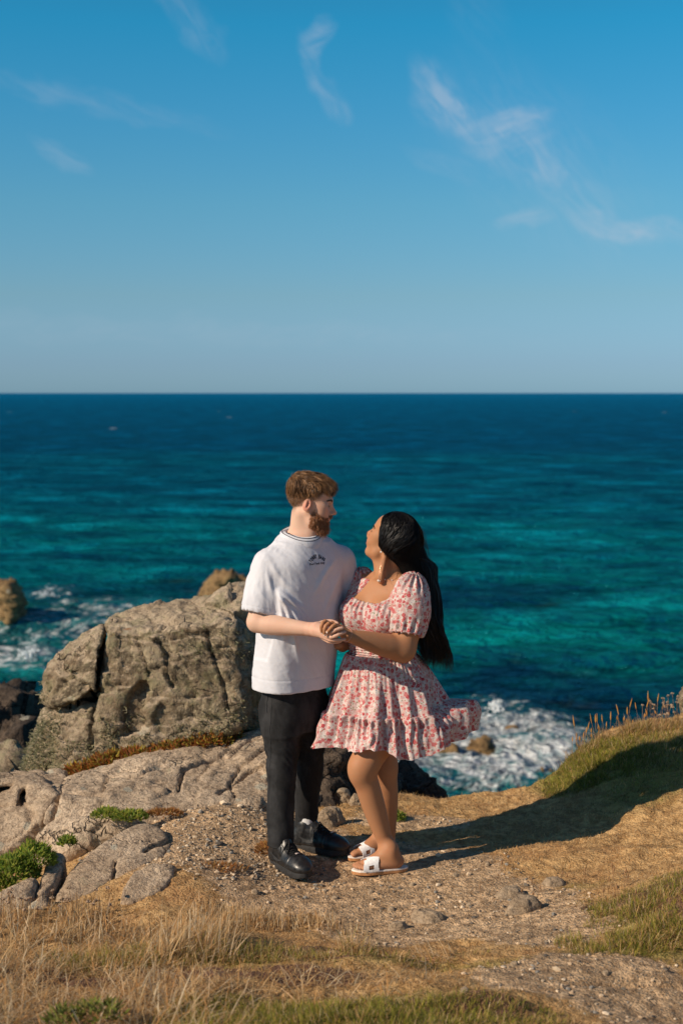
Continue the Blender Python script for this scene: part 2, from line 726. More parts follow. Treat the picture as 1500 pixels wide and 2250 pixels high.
def fissures(V, N, lines, seed=0.0):
    """depth to cut along fissures traced on the rock face; lines: (points, width px, depth m)"""
    q = project(V)
    q = q + 5 * np.stack([fbm(V, 9, 2, off=seed), fbm(V, 9, 2, off=seed + 9)], 1)
    out = np.zeros(len(V))
    for pts, w_, dep in lines:
        pts = np.array(pts, float)
        best = np.full(len(V), 1e9)
        for i in range(len(pts) - 1):
            a, b = pts[i], pts[i + 1]
            ba = b - a
            h = np.clip(((q - a) @ ba) / (ba @ ba), 0, 1)
            best = np.minimum(best, np.linalg.norm(q - a - h[:, None] * ba, axis=1))
        out = np.maximum(out, dep * sstep(w_, w_ * .2, best))
    return out * (N[:, 1] < .35)

# ---------------------------------------------------------------- the headland
CTRL = np.array([
    (-3, 0, .55), (0, 0, .5), (3, 0, .55), (-3, 2.5, .45), (0, 2.5, .40), (3, 2.5, .42),
    (-2.5, 3.5, .35), (-1, 3.5, .33), (0, 3.5, .31), (1, 3.5, .28), (2.5, 3.5, .34),
    (-1.5, 4.3, .24), (-.5, 4.4, .20), (.3, 4.4, .20), (.9, 4.4, .16), (1.6, 4.4, .10),
    (-1.5, 5.0, .11), (-.6, 5.1, .11), (0, 5.1, .08), (.35, 5.05, .06), (.58, 5.02, .12), (.8, 4.9, .15), (1.1, 4.85, .12), (1.25, 5.05, .08), (1.55, 5.45, .27), (1.2, 5.6, .12), (2.1, 5.2, .40),
    (-1.6, 5.6, .02), (-.9, 5.6, .02), (-.3, 5.7, 0), (.4, 5.7, 0), (.9, 5.75, .03), (1.45, 5.75, .15), (2.3, 5.8, .3),
    (-.3, 6.3, 0), (.3, 6.3, 0), (.9, 6.4, .02), (1.5, 6.2, .10), (2.2, 6.2, .25),
    (-.3, 7, .0), (.4, 7.2, 0), (.9, 7.2, .03), (1.1, 7.25, .07), (1.12, 7.38, .05), (1.25, 7.45, .17), (1.38, 7.52, .22), (1.6, 7.7, .27), (1.9, 7.8, .30), (2.5, 7.8, .42), (1.25, 6.9, .08), (1.7, 6.95, .23), (3, 7, .6), (4, 6, .7),
    (-1.2, 6.3, -.05), (-1.8, 6.8, -.25), (-.8, 7, .0), (-.9, 7.6, .05), (-.3, 7.8, .03), (-1.6, 7.8, -.15), (-2.6, 7, -.6), (-4, 5, -.2), (-4, 8, -1.2), (5, 3, .8), (-5, 1, .5)])


CTRL = np.concatenate([CTRL, [P(*q_) - (0, 0, .012) for q_ in ((400, 1852, 6.33), (395, 1880, 6.2), (480, 1758, 6.90), (560, 1768, 6.93), (395, 1775, 6.86), (385, 1905, 5.95), (640, 1775, 7.0))]])


def tps_fit(C):
    n = len(C)
    d = np.linalg.norm(C[:, None, :2] - C[None, :, :2], axis=2)
    K = np.where(d > 0, d * d * np.log(d + 1e-12), 0) + np.eye(n) * 0.02
    A = np.zeros((n + 3, n + 3))
    A[:n, :n] = K
    A[:n, n:] = np.c_[np.ones(n), C[:, :2]]
    A[n:, :n] = A[:n, n:].T
    return np.linalg.solve(A, np.r_[C[:, 2], 0, 0, 0])


TPS = tps_fit(CTRL)
EDGE_X = np.array([-40, -6, -3.5, -2.2, -1.5, -.5, 0, .5, 1.0, 1.2, 1.5, 2.0, 3, 5, 40])
EDGE_Y = np.array([-2, 7.0, 7.4, 7.4, 8.6, 8.3, 7.5, 7.42, 7.42, 7.55, 7.85, 8.05, 8.3, 9, 14])


def height(x, y, fine=True):
    """ground height, metres; x, y arrays"""
    x, y = np.asarray(x, float), np.asarray(y, float)
    sh = x.shape
    x, y = x.ravel(), y.ravel()
    xc, yc = np.clip(x, -5, 5), np.clip(y, 0, 8.3)
    z = TPS[-3] + TPS[-2] * xc + TPS[-1] * yc
    for (cx, cy, _), wt in zip(CTRL, TPS[:-3]):
        d2 = (xc - cx) ** 2 + (yc - cy) ** 2
        z = z + wt * 0.5 * d2 * np.log(d2 + 1e-12)
    z = z + np.clip(np.hypot(x - xc, y - yc) - 1, 0, 30) * 0.05
    q = np.stack([x, y, np.zeros_like(x)], 1)
    e = np.interp(x, EDGE_X, EDGE_Y) + 0.10 * fbm(q, 1.3, 3) + .05 * fbm(q, 5, 2)
    # mats of turf and soil
    near = sstep(5.9, 4.6, y)
    hum = 0.045 * fbm(q, 1.9, 3, off=3.1) * (0.35 + 1.6 * near) * sstep(.1, .6, np.hypot(x, (y - 6.3) * 1.0))
    z = z + hum
    for px_, py_, dz_, rx_, ry_ in ((.155, 5.12, -.085, .09, .045), (.30, 5.10, -.05, .07, .035), (.48, 5.28, -.04, .05, .03), (.155, 4.98, .035, .16, .06), (1.02, 4.72, -.04, .20, .03), (.55, 4.45, .04, .3, .08)):
        z = z + dz_ * np.exp(-((x - px_ - .02 * np.sin(y * 40)) / rx_) ** 2 - ((y - py_ - .15 * (x - px_)) / ry_) ** 2)
    d = y - e
    z = np.where(d > 0, z - 0.5 * d * sstep(0, .1, d) - 2.1 * np.maximum(d - .03, 0) ** 1.05 + 0.25 * np.minimum(d, 1) * fbm(q, 1.5, 4), z)
    z = np.maximum(z, -9.5)
    return z.reshape(sh)


def hz(x, y):
    return float(height(np.array([x]), np.array([y]))[0])


def G(px, py):
    """ground point seen at this pixel"""
    z = 0.05
    for _ in range(25):
        p = PZ(px, py, z)
        z = 0.6 * z + 0.4 * float(gh(p[0], p[1])[0])
    return np.array((p[0], p[1], float(gh(p[0], p[1])[0])))


def blob(x, y, cx, cy, rx, ry, ang=0, soft=.5):
    ca, sa = math.cos(ang), math.sin(ang)
    u = ((x - cx) * ca + (y - cy) * sa) / rx
    v = ((y - cy) * ca - (x - cx) * sa) / ry
    return sstep(1 + soft, 1 - soft, np.sqrt(u * u + v * v))


def zones(x, y):
    """how bare (gravel path), green and mossy-dark the ground is; each 0..1"""
    q = np.stack([x, y, np.zeros_like(x)], 1)
    wx = x + .22 * fbm(q, 2.2, 3, off=9)
    wy = y + .22 * fbm(q, 2.2, 3, off=21)
    bare = np.zeros_like(x)
    for b in [(-.60, 6.65, .62, .62, 0, .3), (0.0, 6.2, .75, .50, 0, .3), (.45, 5.85, .55, .45, -.2, .35), (.75, 5.45, .30, .28, 0, .4), (.25, 5.55, .35, .25, 0, .4),
              (.85, 4.75, .42, .30, .1, .25), (1.3, 4.45, .6, .35, -.2, .25), (1.7, 4.2, .8, .35, -.1, .25), (.30, 6.95, .28, .15, 0, .6), (1.0, 4.0, .25, .5, 0, .3), (.1, 5.12, .22, .08, 0, .3)]:
        bare = np.maximum(bare, blob(wx, wy, *b))
    green = np.zeros_like(x)
    for b in [(1.35, 7.45, .28, .28, .8, .35, 1.0), (1.65, 7.25, .5, .3, .9, .5, .75), (1.25, 5.35, .28, .16, 0, .5, .75), (1.05, 5.05, .25, .12, 0, .5, .7), (.05, 4.25, .5, .25, 0, .5, .65),
              (-.45, 4.05, .35, .2, 0, .5, .75), (-.5, 5.05, .35, .2, .2, .5, .5), (-.85, 4.95, .2, .15, 0, .5, .4), (.35, 4.95, .4, .06, 0, .5, .5), (1.5, 5.65, .5, .1, .1, .5, .5), (.85, 5.95, .25, .10, .1, .5, .4), (-.95, 4.0, .3, .2, 0, .5, .3), (.5, 3.9, .6, .2, 0, .5, .45)]:
        green = np.maximum(green, blob(wx, wy, *b[:6]) * b[6])
    return np.clip(bare, 0, 1), np.clip(green, 0, 1)


def axis_coords(lo, hi, step, far, g=1.12):
    a = [np.arange(lo, hi, step)]
    s, p = step, hi
    up = []
    while p < far[1]:
        up.append(p)
        s *= g
        p += s
    s, p = step, lo
    dn = []
    while p > far[0]:
        s *= g
        p -= s
        dn.append(p)
    return np.concatenate([dn[::-1], a[0], up])


xs = axis_coords(-2.1, 2.3, .0125, (-34, 34))
ys = axis_coords(3.7, 8.0, .0125, (-24, 34))
GX, GY = np.meshgrid(xs, ys)
gx, gy = GX.ravel(), GY.ravel()
gz = height(gx, gy)
bare, green = zones(gx, gy)
q = np.stack([gx, gy, np.zeros_like(gx)], 1)
nearm = ((np.abs(gx) < 2.6) & (gy > 3.4) & (gy < 8.6)).astype(float)
edge_d = gy - np.interp(gx, EDGE_X, EDGE_Y)
# stones pressed in the soil, crumbs of turf
st = np.maximum(0, fbm(q, 9, 3, off=5) - .12) * .05 + .010 * fbm(q, 28, 2) + .006 * np.maximum(0, fbm(q, 60, 1, off=2))
tf = .030 * fbm(q, 6, 3, off=8) + .016 * fbm(q, 22, 2, off=3) + .05 * (1 + 1.2 * (gx > .7)) * np.maximum(0, fbm(q, 2.6, 3, off=14)) * sstep(.5, 1.0, np.hypot(gx, gy - 6.3))
gz2 = gz + nearm * (bare * st + (1 - bare) * tf)
gz2 += np.where(edge_d > 0.1, .16 * fbm(np.stack([gx, gy, gz], 1), 1.6, 5, ridged=True), 0) * sstep(.1, .5, edge_d)
nx, ny = len(xs), len(ys)
ii = np.arange(ny - 1)[:, None] * nx + np.arange(nx - 1)[None]
GF = np.stack([ii, ii + 1, ii + 1 + nx, ii + nx], -1).reshape(-1, 4)
rockm = sstep(.12, .35, edge_d)


def ground_material():
    m, t, p = new_mat('ground')
    co = t.n('TexCoord').outputs['Object']
    bare_ = t.n('Attribute', attribute_name='bare').outputs['Fac']
    green_ = t.n('Attribute', attribute_name='green').outputs['Fac']
    rock_ = t.n('Attribute', attribute_name='rock').outputs['Fac']
    n1 = t.noise(co, 3.0, 5, .6)
    n2 = t.noise(co, 22, 4, .65)
    n3 = t.noise(co, 90, 3, .7)
    cell = t.n('TexVoronoi', feature='F1')
    t.put(cell.inputs['Vector'], co)
    cell.inputs['Scale'].default_value = 95
    soil = t.mix(t.smooth(n2, .36, .64), (.31, .195, .105), (.78, .53, .31))
    soil = t.mix(t.smooth(n3, .5, .75, 0, .5), soil, (.80, .62, .43))
    soil = t.mix(t.smooth(n1, .45, .65, 0, .45), soil, (.22, .145, .085))
    peb = t.math('GREATER_THAN', t.noise(cell.outputs['Color'], 4.0, 0), .52)
    pebc = t.mix(cell.outputs['Color'], (.07, .062, .05), (.40, .34, .26))
    soil = t.mix(t.math('MULTIPLY', peb, t.smooth(cell.outputs['Distance'], .5, .25)), soil, pebc)
    turf = t.mix(t.smooth(n2, .36, .64), (.34, .19, .075), (.66, .42, .19))
    turf = t.mix(t.math('MULTIPLY', t.smooth(n1, .45, .7), .7), turf, (.36, .18, .075))
    turf = t.mix(t.math('MULTIPLY', t.smooth(n3, .45, .8), .5), turf, (.74, .52, .27))
    gr = t.mix(n2, (.09, .10, .02), (.28, .27, .055))
    turf = t.mix(t.math('MULTIPLY', green_, t.smooth(n2, .3, .6, .55, 1.0)), turf, gr)
    dark_ground_ = t.n('Attribute', attribute_name='dark_ground').outputs['Fac']
    turf = t.mix(t.smooth(t.math('ADD', dark_ground_, t.math('MULTIPLY', t.math('SUBTRACT', n2, .5), .9)), .4, .7), turf, t.mix(n3, (.10, .05, .032), (.24, .13, .085)))
    dirt = t.mix(t.smooth(t.math('ADD', bare_, t.math('MULTIPLY', t.math('SUBTRACT', n2, .5), .9)), .35, .65), turf, soil)
    rk = t.mix(t.noise(co, 4, 6, .65), (.05, .04, .032), (.22, .165, .115))
    c = t.mix(rock_, dirt, rk)
    b1 = t.n('Bump', i_Strength=.9, i_Distance=.012, i_Height=t.math('ADD', t.math('MULTIPLY', n3, .6), t.math('MULTIPLY', cell.outputs['Distance'], -.5)))
    b2 = t.n('Bump', i_Strength=.8, i_Distance=.03, i_Height=t.noise(co, 26, 5, .7), i_Normal=b1)
    setp(t, p, Base_Color=c, Roughness=.93, Normal=b2.outputs[0])
    p.inputs['Specular IOR Level'].default_value = .25
    return m


dark_ground = np.zeros_like(gx)  # dark soil, and ground darkened for gaps under straw and the turf notch
for b_ in [(-.85, 4.75, .7, .15, 0, .8), (1.38, 5.42, .28, .16, .2, .5), (-.05, 5.06, .30, .12, 0, .5), (.9, 5.62, .2, .06, .1, .5), (1.25, 5.62, .3, .07, .2, .5), (-.15, 4.75, .25, .12, 0, .6), (.35, 4.35, .3, .10, 0, .6), (.15, 5.1, .22, .08, 0, .5)]:
    dark_ground = np.maximum(dark_ground, blob(gx, gy, *b_))
gnd = mesh_np('ground', np.stack([gx, gy, gz2], 1), GF, ground_material(), attrs={'bare': bare, 'green': green, 'rock': rockm, 'dark_ground': dark_ground})
tag(gnd, kind='structure')
GZ = gz2.reshape(ny, nx)


def gh(x, y):
    """height of the built ground, bilinear"""
    x, y = np.atleast_1d(x).astype(float), np.atleast_1d(y).astype(float)
    i = np.clip(np.searchsorted(xs, x) - 1, 0, nx - 2)
    j = np.clip(np.searchsorted(ys, y) - 1, 0, ny - 2)
    fx = (x - xs[i]) / (xs[i + 1] - xs[i])
    fy = (y - ys[j]) / (ys[j + 1] - ys[j])
    return (GZ[j, i] * (1 - fx) * (1 - fy) + GZ[j, i + 1] * fx * (1 - fy) + GZ[j + 1, i] * (1 - fx) * fy + GZ[j + 1, i + 1] * fx * fy)


# ---------------------------------------------------------------- sea
SEA_Z = -7.0
sy = [6.0]
while sy[-1] < 24000:
    sy.append(sy[-1] * 1.0115 + .01)
sy = np.array(sy)
sxn = np.linspace(-1.6, 1.6, 330)
sxn = np.sign(sxn) * (np.abs(sxn) ** 1.7) * (1.6 / 1.6 ** 1.7) * 1.0
SX = sxn[None, :] * (sy[:, None] + 10)
SY = np.broadcast_to(sy[:, None], SX.shape)
sx_, sy_ = SX.ravel(), SY.ravel()
qs = np.stack([sx_, sy_, np.zeros_like(sx_)], 1)
amp = sstep(1200, 60, sy_)
zw = 0
for lam, a_, an in [(9, .10, .15), (5.3, .06, -.35), (3.1, .045, .5), (14, .10, -.1)]:
    k = 2 * math.pi / lam
    ph = k * (sx_ * math.sin(an) + sy_ * math.cos(an)) + 2.5 * fbm(qs, .10, 2, off=lam)
    s_ = np.sin(ph)
    zw = zw + a_ * (1 - np.abs(s_) * 1.3) * sstep(60 * lam, 12 * lam, sy_)
zw = zw + .16 * fbm(qs * np.array([.85, 1, 1]), .55, 4, off=2) * sstep(500, 90, sy_)
# surf near the foot of the cliff
FOAM = [(7.6 / 2, 33, 3.2, 8.0, 0)]
foam_c = []
for (px, py, rx, ry, am) in [(1080, 1655, 2.6, 6.0, .95), (1190, 1640, 1.7, 5.0, .95), (960, 1700, 1.5, 3.2, .75), (1150, 1730, 1.5, 3.0, .40), (1100, 1590, 1.9, 4.5, .7), (930, 1640, 1.2, 4.5, .7), (1250, 1690, 1.2, 3.5, .9),
                             (110, 1310, 1.8, 3.6, .62), (200, 1365, 5.5, 8.0, .60), (60, 1450, 2.6, 3.5, .75), (40, 1400, 4.0, 6.0, .60), (540, 1290, 2, 3, .35), (120, 1490, 2.4, 2.6, .38), (280, 1400, 2, 4, .3), (1190, 1620, 2.2, 4, .6)]:
    c = PZ(px, py, SEA_Z)
    foam_c.append((c[0], c[1], rx, ry, am))
fo = np.zeros_like(sx_)
for cx, cy, rx, ry, am in foam_c:
    fo = np.maximum(fo, am * sstep(1.25, .35, np.sqrt(((sx_ - cx) / rx) ** 2 + ((sy_ - cy) / ry) ** 2)))
zw = zw + fo * (.55 * fbm(qs * np.array([1, .8, 1]), 1.1, 4, ridged=True, off=4) + .10)
sz_ = SEA_Z + zw * np.where(sy_ < 60, 1, amp)
r_, c_n = SX.shape
ii = np.arange(r_ - 1)[:, None] * c_n + np.arange(c_n - 1)[None]
SF = np.stack([ii, ii + 1, ii + 1 + c_n, ii + c_n], -1).reshape(-1, 4)
# reef patches under the water, darker
reef = np.zeros_like(sx_)
wob = 1 + .5 * fbm(qs, .35, 3, off=6)
for (px, py, rx, ry, am) in [(1130, 1505, 3.6, 7, 1.0), (1040, 1310, 6.0, 8, .8), (1330, 1480, 4.5, 6, .6), (1230, 1540, 3.6, 6, 1.0), (420, 1300, 5, 7, .8), (560, 1290, 4, 7, .7), (200, 1330, 6, 9, .55), (1100, 1560, 3, 5, .8), (1450, 1470, 3, 3, .4), (940, 1450, 2, 6, .2), (60, 1340, 4, 7, .6), (150, 1500, 3, 3, .5)]:
    c = PZ(px, py, SEA_Z)
    reef = np.maximum(reef, am * sstep(1.3, .3, wob * np.sqrt(((sx_ - c[0]) / rx) ** 2 + ((sy_ - c[1]) / ry) ** 2)))


def sea_material():
    m, t, p = new_mat('sea_water')
    geo = t.n('NewGeometry').outputs['Position']
    s3 = t.n('SeparateXYZ', i_0=geo)
    foam_ = t.n('Attribute', attribute_name='foam').outputs['Fac']
    reef_ = t.n('Attribute', attribute_name='reef').outputs['Fac']
    lg = t.math('LOGARITHM', t.math('MAXIMUM', s3.outputs[1], 10), 10.0)      # distance off shore, powers of ten
    big = t.noise(t.vmath('MULTIPLY', geo, (.35, 1, 1)), .028, 3, .5, .6)
    f = t.math('ADD', t.math('MULTIPLY', t.math('SUBTRACT', lg, 1.4), .5), t.math('MULTIPLY', t.math('SUBTRACT', big, .5), .34))
    deep = t.ramp(f, [(0.0, SEA_C[0]), (.18, SEA_C[1]), (.34, SEA_C[2]), (.52, SEA_C[3]), (1.0, SEA_C[4])])
    mot = t.noise(t.vmath('MULTIPLY', geo, (.75, 1, 1)), .16, 9, .70, .3)  # mottling puts light and dark wave faces into the water colour
    deep = t.mix(t.smooth(mot, .50, .60, .0, .9), deep, t.mix(1.0, deep, (.30, .36, .40), 'MULTIPLY'))
    deep = t.mix(t.smooth(mot, .47, .37, .0, .85), deep, t.mix(.85, t.mix(1.0, deep, (1.5, 1.9, 1.9), 'MULTIPLY'), t.mix(1.0, deep, (1.9, 2.3, 2.5), 'MULTIPLY')))
    deep = t.mix(t.math('MULTIPLY', reef_, t.smooth(t.noise(geo, .5, 4, .6), .3, .6, .7, 1)), deep, (.001, .016, .034))
    deep = t.mix(t.math('MULTIPLY', t.smooth(reef_, .3, .8), t.smooth(t.noise(geo, .4, 3, .6, 0), .55, .75, 0, .35)), deep, (.05, .05, .018))
    # lacy foam
    fn = t.noise(t.vmath('MULTIPLY', geo, (1, .75, 1)), 1.0, 5, .58, 1.4)
    fn2 = t.noise(t.vmath('MULTIPLY', geo, (1, .6, 1)), 3.0, 3, .55, 1.0)
    fk = t.math('ADD', t.math('MULTIPLY', foam_, .95), t.math('ADD', t.math('MULTIPLY', t.math('SUBTRACT', fn, .5), 1.7), t.math('MULTIPLY', t.math('SUBTRACT', fn2, .5), .55)))
    fk = t.math('MULTIPLY', t.smooth(fk, .50, .92), t.smooth(foam_, .02, .2))
    milky = t.math('MULTIPLY', t.smooth(foam_, .1, .9), .45)
    deep = t.mix(milky, deep, (.04, .19, .21))
    # far whitecaps: small ovals here and there
    wv = t.n('TexVoronoi', feature='F1')
    t.put(wv.inputs['Vector'], t.vmath('MULTIPLY', geo, (.052, .022, .05)))
    wv.inputs['Scale'].default_value = 1.0
    rs = t.n('SeparateXYZ', i_0=wv.outputs['Color'])
    wc = t.math('MULTIPLY', t.smooth(t.math('ADD', wv.outputs['Distance'], t.math('MULTIPLY', t.noise(geo, .9, 3, .7), .06)), .105, .075), t.math('GREATER_THAN', rs.outputs[0], .78))
    wc = t.math('MULTIPLY', wc, t.math('LESS_THAN', s3.outputs[1], 700.0))
    wc = t.math('MULTIPLY', wc, t.math('GREATER_THAN', s3.outputs[1], 48.0))
    fk = t.math('MAXIMUM', fk, t.math('MULTIPLY', wc, 1.0))
    c = t.mix(fk, deep, t.mix(t.smooth(fn2, .35, .65), (.42, .50, .54), (.80, .83, .84)))
    h1 = t.noise(t.vmath('MULTIPLY', geo, (.85, 1, 1)), 1.1, 6, .66, .3)
    h2 = t.noise(t.vmath('MULTIPLY', geo, (.7, 1, 1)), .22, 5, .62, .3)
    bp = t.n('Bump', i_Strength=1.0, i_Distance=.8, i_Height=h1)
    bp2 = t.n('Bump', i_Strength=1.0, i_Distance=3.6, i_Height=h2, i_Normal=bp)
    lw = t.n('LayerWeight', i_Blend=.5, i_Normal=bp2.outputs[0])
    fr = t.math('ADD', .02, t.math('MULTIPLY', t.math('POWER', lw.outputs['Facing'], 3.0), .34))
    fr = t.math('MULTIPLY', fr, t.math('SUBTRACT', 1.0, fk))
    df = t.n('BsdfDiffuse', i_Color=c, i_Normal=bp2.outputs[0])
    gl = t.n('BsdfGlossy', i_Color=(.12, .70, 1), i_Roughness=.12, i_Normal=bp2.outputs[0])
    ms = t.n('MixShader', i_0=fr, i_1=df.outputs[0], i_2=gl.outputs[0])
    out = [n_ for n_ in m.node_tree.nodes if n_.bl_idname == 'ShaderNodeOutputMaterial'][0]
    t.t.links.new(ms.outputs[0], out.inputs[0])
    m.node_tree.nodes.remove(p)
    return m


SEA_C = [(.003, .125, .130), (.001, .190, .170), (.0003, .098, .135), (.0001, .054, .108), (.0001, .092, .190)]
sea = mesh_np('sea', np.stack([sx_, sy_, sz_], 1), SF, sea_material(), attrs={'foam': fo, 'reef': reef})
tag(sea, kind='structure')
# spray thrown up where waves strike the rocks
sp_r = np.random.RandomState(3)
sv_, sf_ = [], []
bm = bmesh.new()
bmesh.ops.create_icosphere(bm, subdivisions=1, radius=1)
iv0 = np.array([v.co[:] for v in bm.verts])
if0 = np.array([[v.index for v in f.verts] for f in bm.faces])
bm.free()
cnt = 0
for (px, py, wx, hh, n_) in [(1085, 1572, .28, .42, 420), (1065, 1588, .35, .22, 260), (60, 1462, .40, .75, 420), (95, 1318, .7, .5, 200), (1160, 1680, .35, .25, 200), (1010, 1630, .3, .22, 160), (1120, 1600, .5, .2, 200)]:
    c = PZ(px, py, SEA_Z)
    for k in range(n_):
        u = sp_r.normal(0, 1, 3)
        h_ = abs(sp_r.normal()) * .5
        p_ = c + np.array((u[0] * wx * .5 * (1 - .4 * h_) + .25 * h_ * wx, u[1] * .25, h_ * hh))
        r_s = sp_r.uniform(.010, .050) * (1.1 - .5 * min(h_, 1))
        sv_.append(iv0 * r_s * sp_r.uniform(.6, 1.4, 3) + p_)
        sf_.append(if0 + cnt * len(iv0))
        cnt += 1
m_sp, t_sp, p_sp = new_mat('sea_spray')
setp(t_sp, p_sp, Base_Color=(.82, .85, .87), Roughness=.7)
tag(mesh_np('sea_spray', np.concatenate(sv_), np.concatenate(sf_), m_sp), 'white spray thrown up where waves break on the rocks', 'spray', kind='stuff')

# ---------------------------------------------------------------- rock
def rock_material(name, base, light, dark, lichen=0.5, orange=0.3, scale=1.0, green=0.0, front=False):
    m, t, p = new_mat(name)
    co = t.n('TexCoord').outputs['Object']
    n1 = t.noise(co, 2.2 * scale, 6, .62, .6)
    n2 = t.noise(co, 11 * scale, 6, .68, .3)
    n3 = t.noise(co, 70 * scale, 4, .7)
    st = t.noise(t.vmath('MULTIPLY', co, (1.0, 1.3, 5.0)), 5 * scale, 5, .65, .8)
    c = t.mix(t.smooth(n1, .33, .68), base, light)
    c = t.mix(t.smooth(st, .50, .72, 0, .55), c, dark)
    c = t.mix(t.smooth(n2, .52, .70, 0, .55), c, dark)
    c = t.mix(t.smooth(n3, .50, .75, 0, .45), c, light)
    c = t.mix(t.smooth(n3, .48, .30, 0, .5), c, dark)
    n4 = t.noise(co, 32 * scale, 6, .75, .5)
    c = t.mix(t.smooth(n4, .50, .58, 0, .65), c, dark)
    c = t.mix(t.smooth(n4, .46, .36, 0, .35), c, light)
    # pale crustose lichen in rounded spots
    vp = t.vmath('ADD', co, t.vmath('SCALE', t.noise(co, 14 * scale, 2, .5, 0, col=True), scale=.05 / scale))
    v1 = t.voro(vp, 7.5 * scale, out=0)
    v1c = t.n('SeparateXYZ', i_0=t.voro(vp, 7.5 * scale, out=1))
    sp = t.math('MULTIPLY', t.smooth(v1, .30, .24), t.math('GREATER_THAN', v1c.outputs[0], 1 - .45 * lichen))
    c = t.mix(t.math('MULTIPLY', sp, t.smooth(n2, .35, .5, .3, .8)), c, (.46, .43, .34))
    lg = t.smooth(t.noise(co, 4 * scale, 6, .72, .5), .60, .68, 0, .7 * lichen)
    c = t.mix(lg, c, (.30, .31, .20))
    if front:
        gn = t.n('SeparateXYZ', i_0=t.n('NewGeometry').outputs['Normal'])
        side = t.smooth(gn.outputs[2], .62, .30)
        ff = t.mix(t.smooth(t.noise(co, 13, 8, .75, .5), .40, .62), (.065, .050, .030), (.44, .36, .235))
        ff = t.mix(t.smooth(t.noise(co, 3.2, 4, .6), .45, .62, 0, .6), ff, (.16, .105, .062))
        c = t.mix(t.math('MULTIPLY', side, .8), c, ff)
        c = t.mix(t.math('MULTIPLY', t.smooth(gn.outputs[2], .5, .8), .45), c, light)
    if green:
        gg = t.smooth(t.noise(co, 6 * scale, 7, .75, .3), .50, .62, 0, green)
        c = t.mix(gg, c, (.20, .20, .10))
    if orange:
        oo = t.smooth(t.noise(t.vmath('ADD', co, (7., 3., 1.)), 3.1 * scale, 7, .75, .8), .60, .70, 0, orange)
        c = t.mix(t.math('MULTIPLY', oo, t.smooth(n3, .35, .6)), c, (.42, .15, .025))
    # cracks
    cr = t.voro(t.vmath('ADD', t.vmath('MULTIPLY', co, (1, 1, 1.6)), t.vmath('SCALE', t.noise(co, 3 * scale, 4, .6, 0, col=True), scale=.5)), 1.9 * scale, feature='DISTANCE_TO_EDGE')
    crk = t.math('MULTIPLY', t.smooth(cr, .022, .0), t.smooth(t.noise(co, 1.7, 2), .45, .6))
    c = t.mix(t.math('MULTIPLY', crk, .6), c, tuple(v * .35 for v in dark))
    h = t.math('ADD', t.math('MULTIPLY', n3, .35), t.math('ADD', n2, t.math('MULTIPLY', crk, -.8)))
    b = t.n('Bump', i_Strength=.85, i_Distance=.045 / scale, i_Height=h)
    setp(t, p, Base_Color=c, Roughness=.9, Normal=b.outputs[0])
    p.inputs['Specular IOR Level'].default_value = .3
    return m


RM_WARM = rock_material('weathered_rock', (.26, .195, .13), (.50, .40, .29), (.09, .066, .045), .55, .55, 1.0, .5)
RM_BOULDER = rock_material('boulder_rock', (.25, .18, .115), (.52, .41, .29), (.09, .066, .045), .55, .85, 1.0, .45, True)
RM_SLAB = rock_material('worn_rock', (.44, .325, .22), (.68, .53, .38), (.20, .14, .095), .45, .15, 1.2)
RM_SEA = rock_material('sea_rock', (.28, .17, .075), (.40, .26, .12), (.05, .035, .02), .1, .2, .5)
RM_DARK = rock_material('dark_and_shaded_rock', (.060, .045, .036), (.15, .11, .08), (.018, .014, .012), .3, .1, .8)
RM_STONE = rock_material('loose_stone', (.36, .26, .165), (.52, .40, .28), (.15, .11, .075), .2, 0, 3.0)


def chips(q, scale, seed):
    """broken planar facets: each cell of a jittered grid tilts its own way"""
    q = np.asarray(q, float) * scale + seed * 3.7
    i0 = np.floor(q).astype(int)
    best = np.full(len(q), 1e9)
    val = np.zeros(len(q))
    for dx in (-1, 0, 1):
        for dy in (-1, 0, 1):
            for dz in (-1, 0, 1):
                c = i0 + np.array((dx, dy, dz))
                hsh = _perm[(_perm[(_perm[c[:, 0] & 255] + c[:, 1]) & 255] + c[:, 2]) & 255]
                g = _grad[hsh]
                g2 = _grad[(hsh * 7 + 13) & 255]
                pt = c + .5 + .42 * g
                dd = q - pt
                d2 = (dd * dd).sum(1)
                m = d2 < best
                best = np.where(m, d2, best)
                val = np.where(m, (dd * g2).sum(1) * 1.0 + .5 * g2[:, 0], val)
    return val


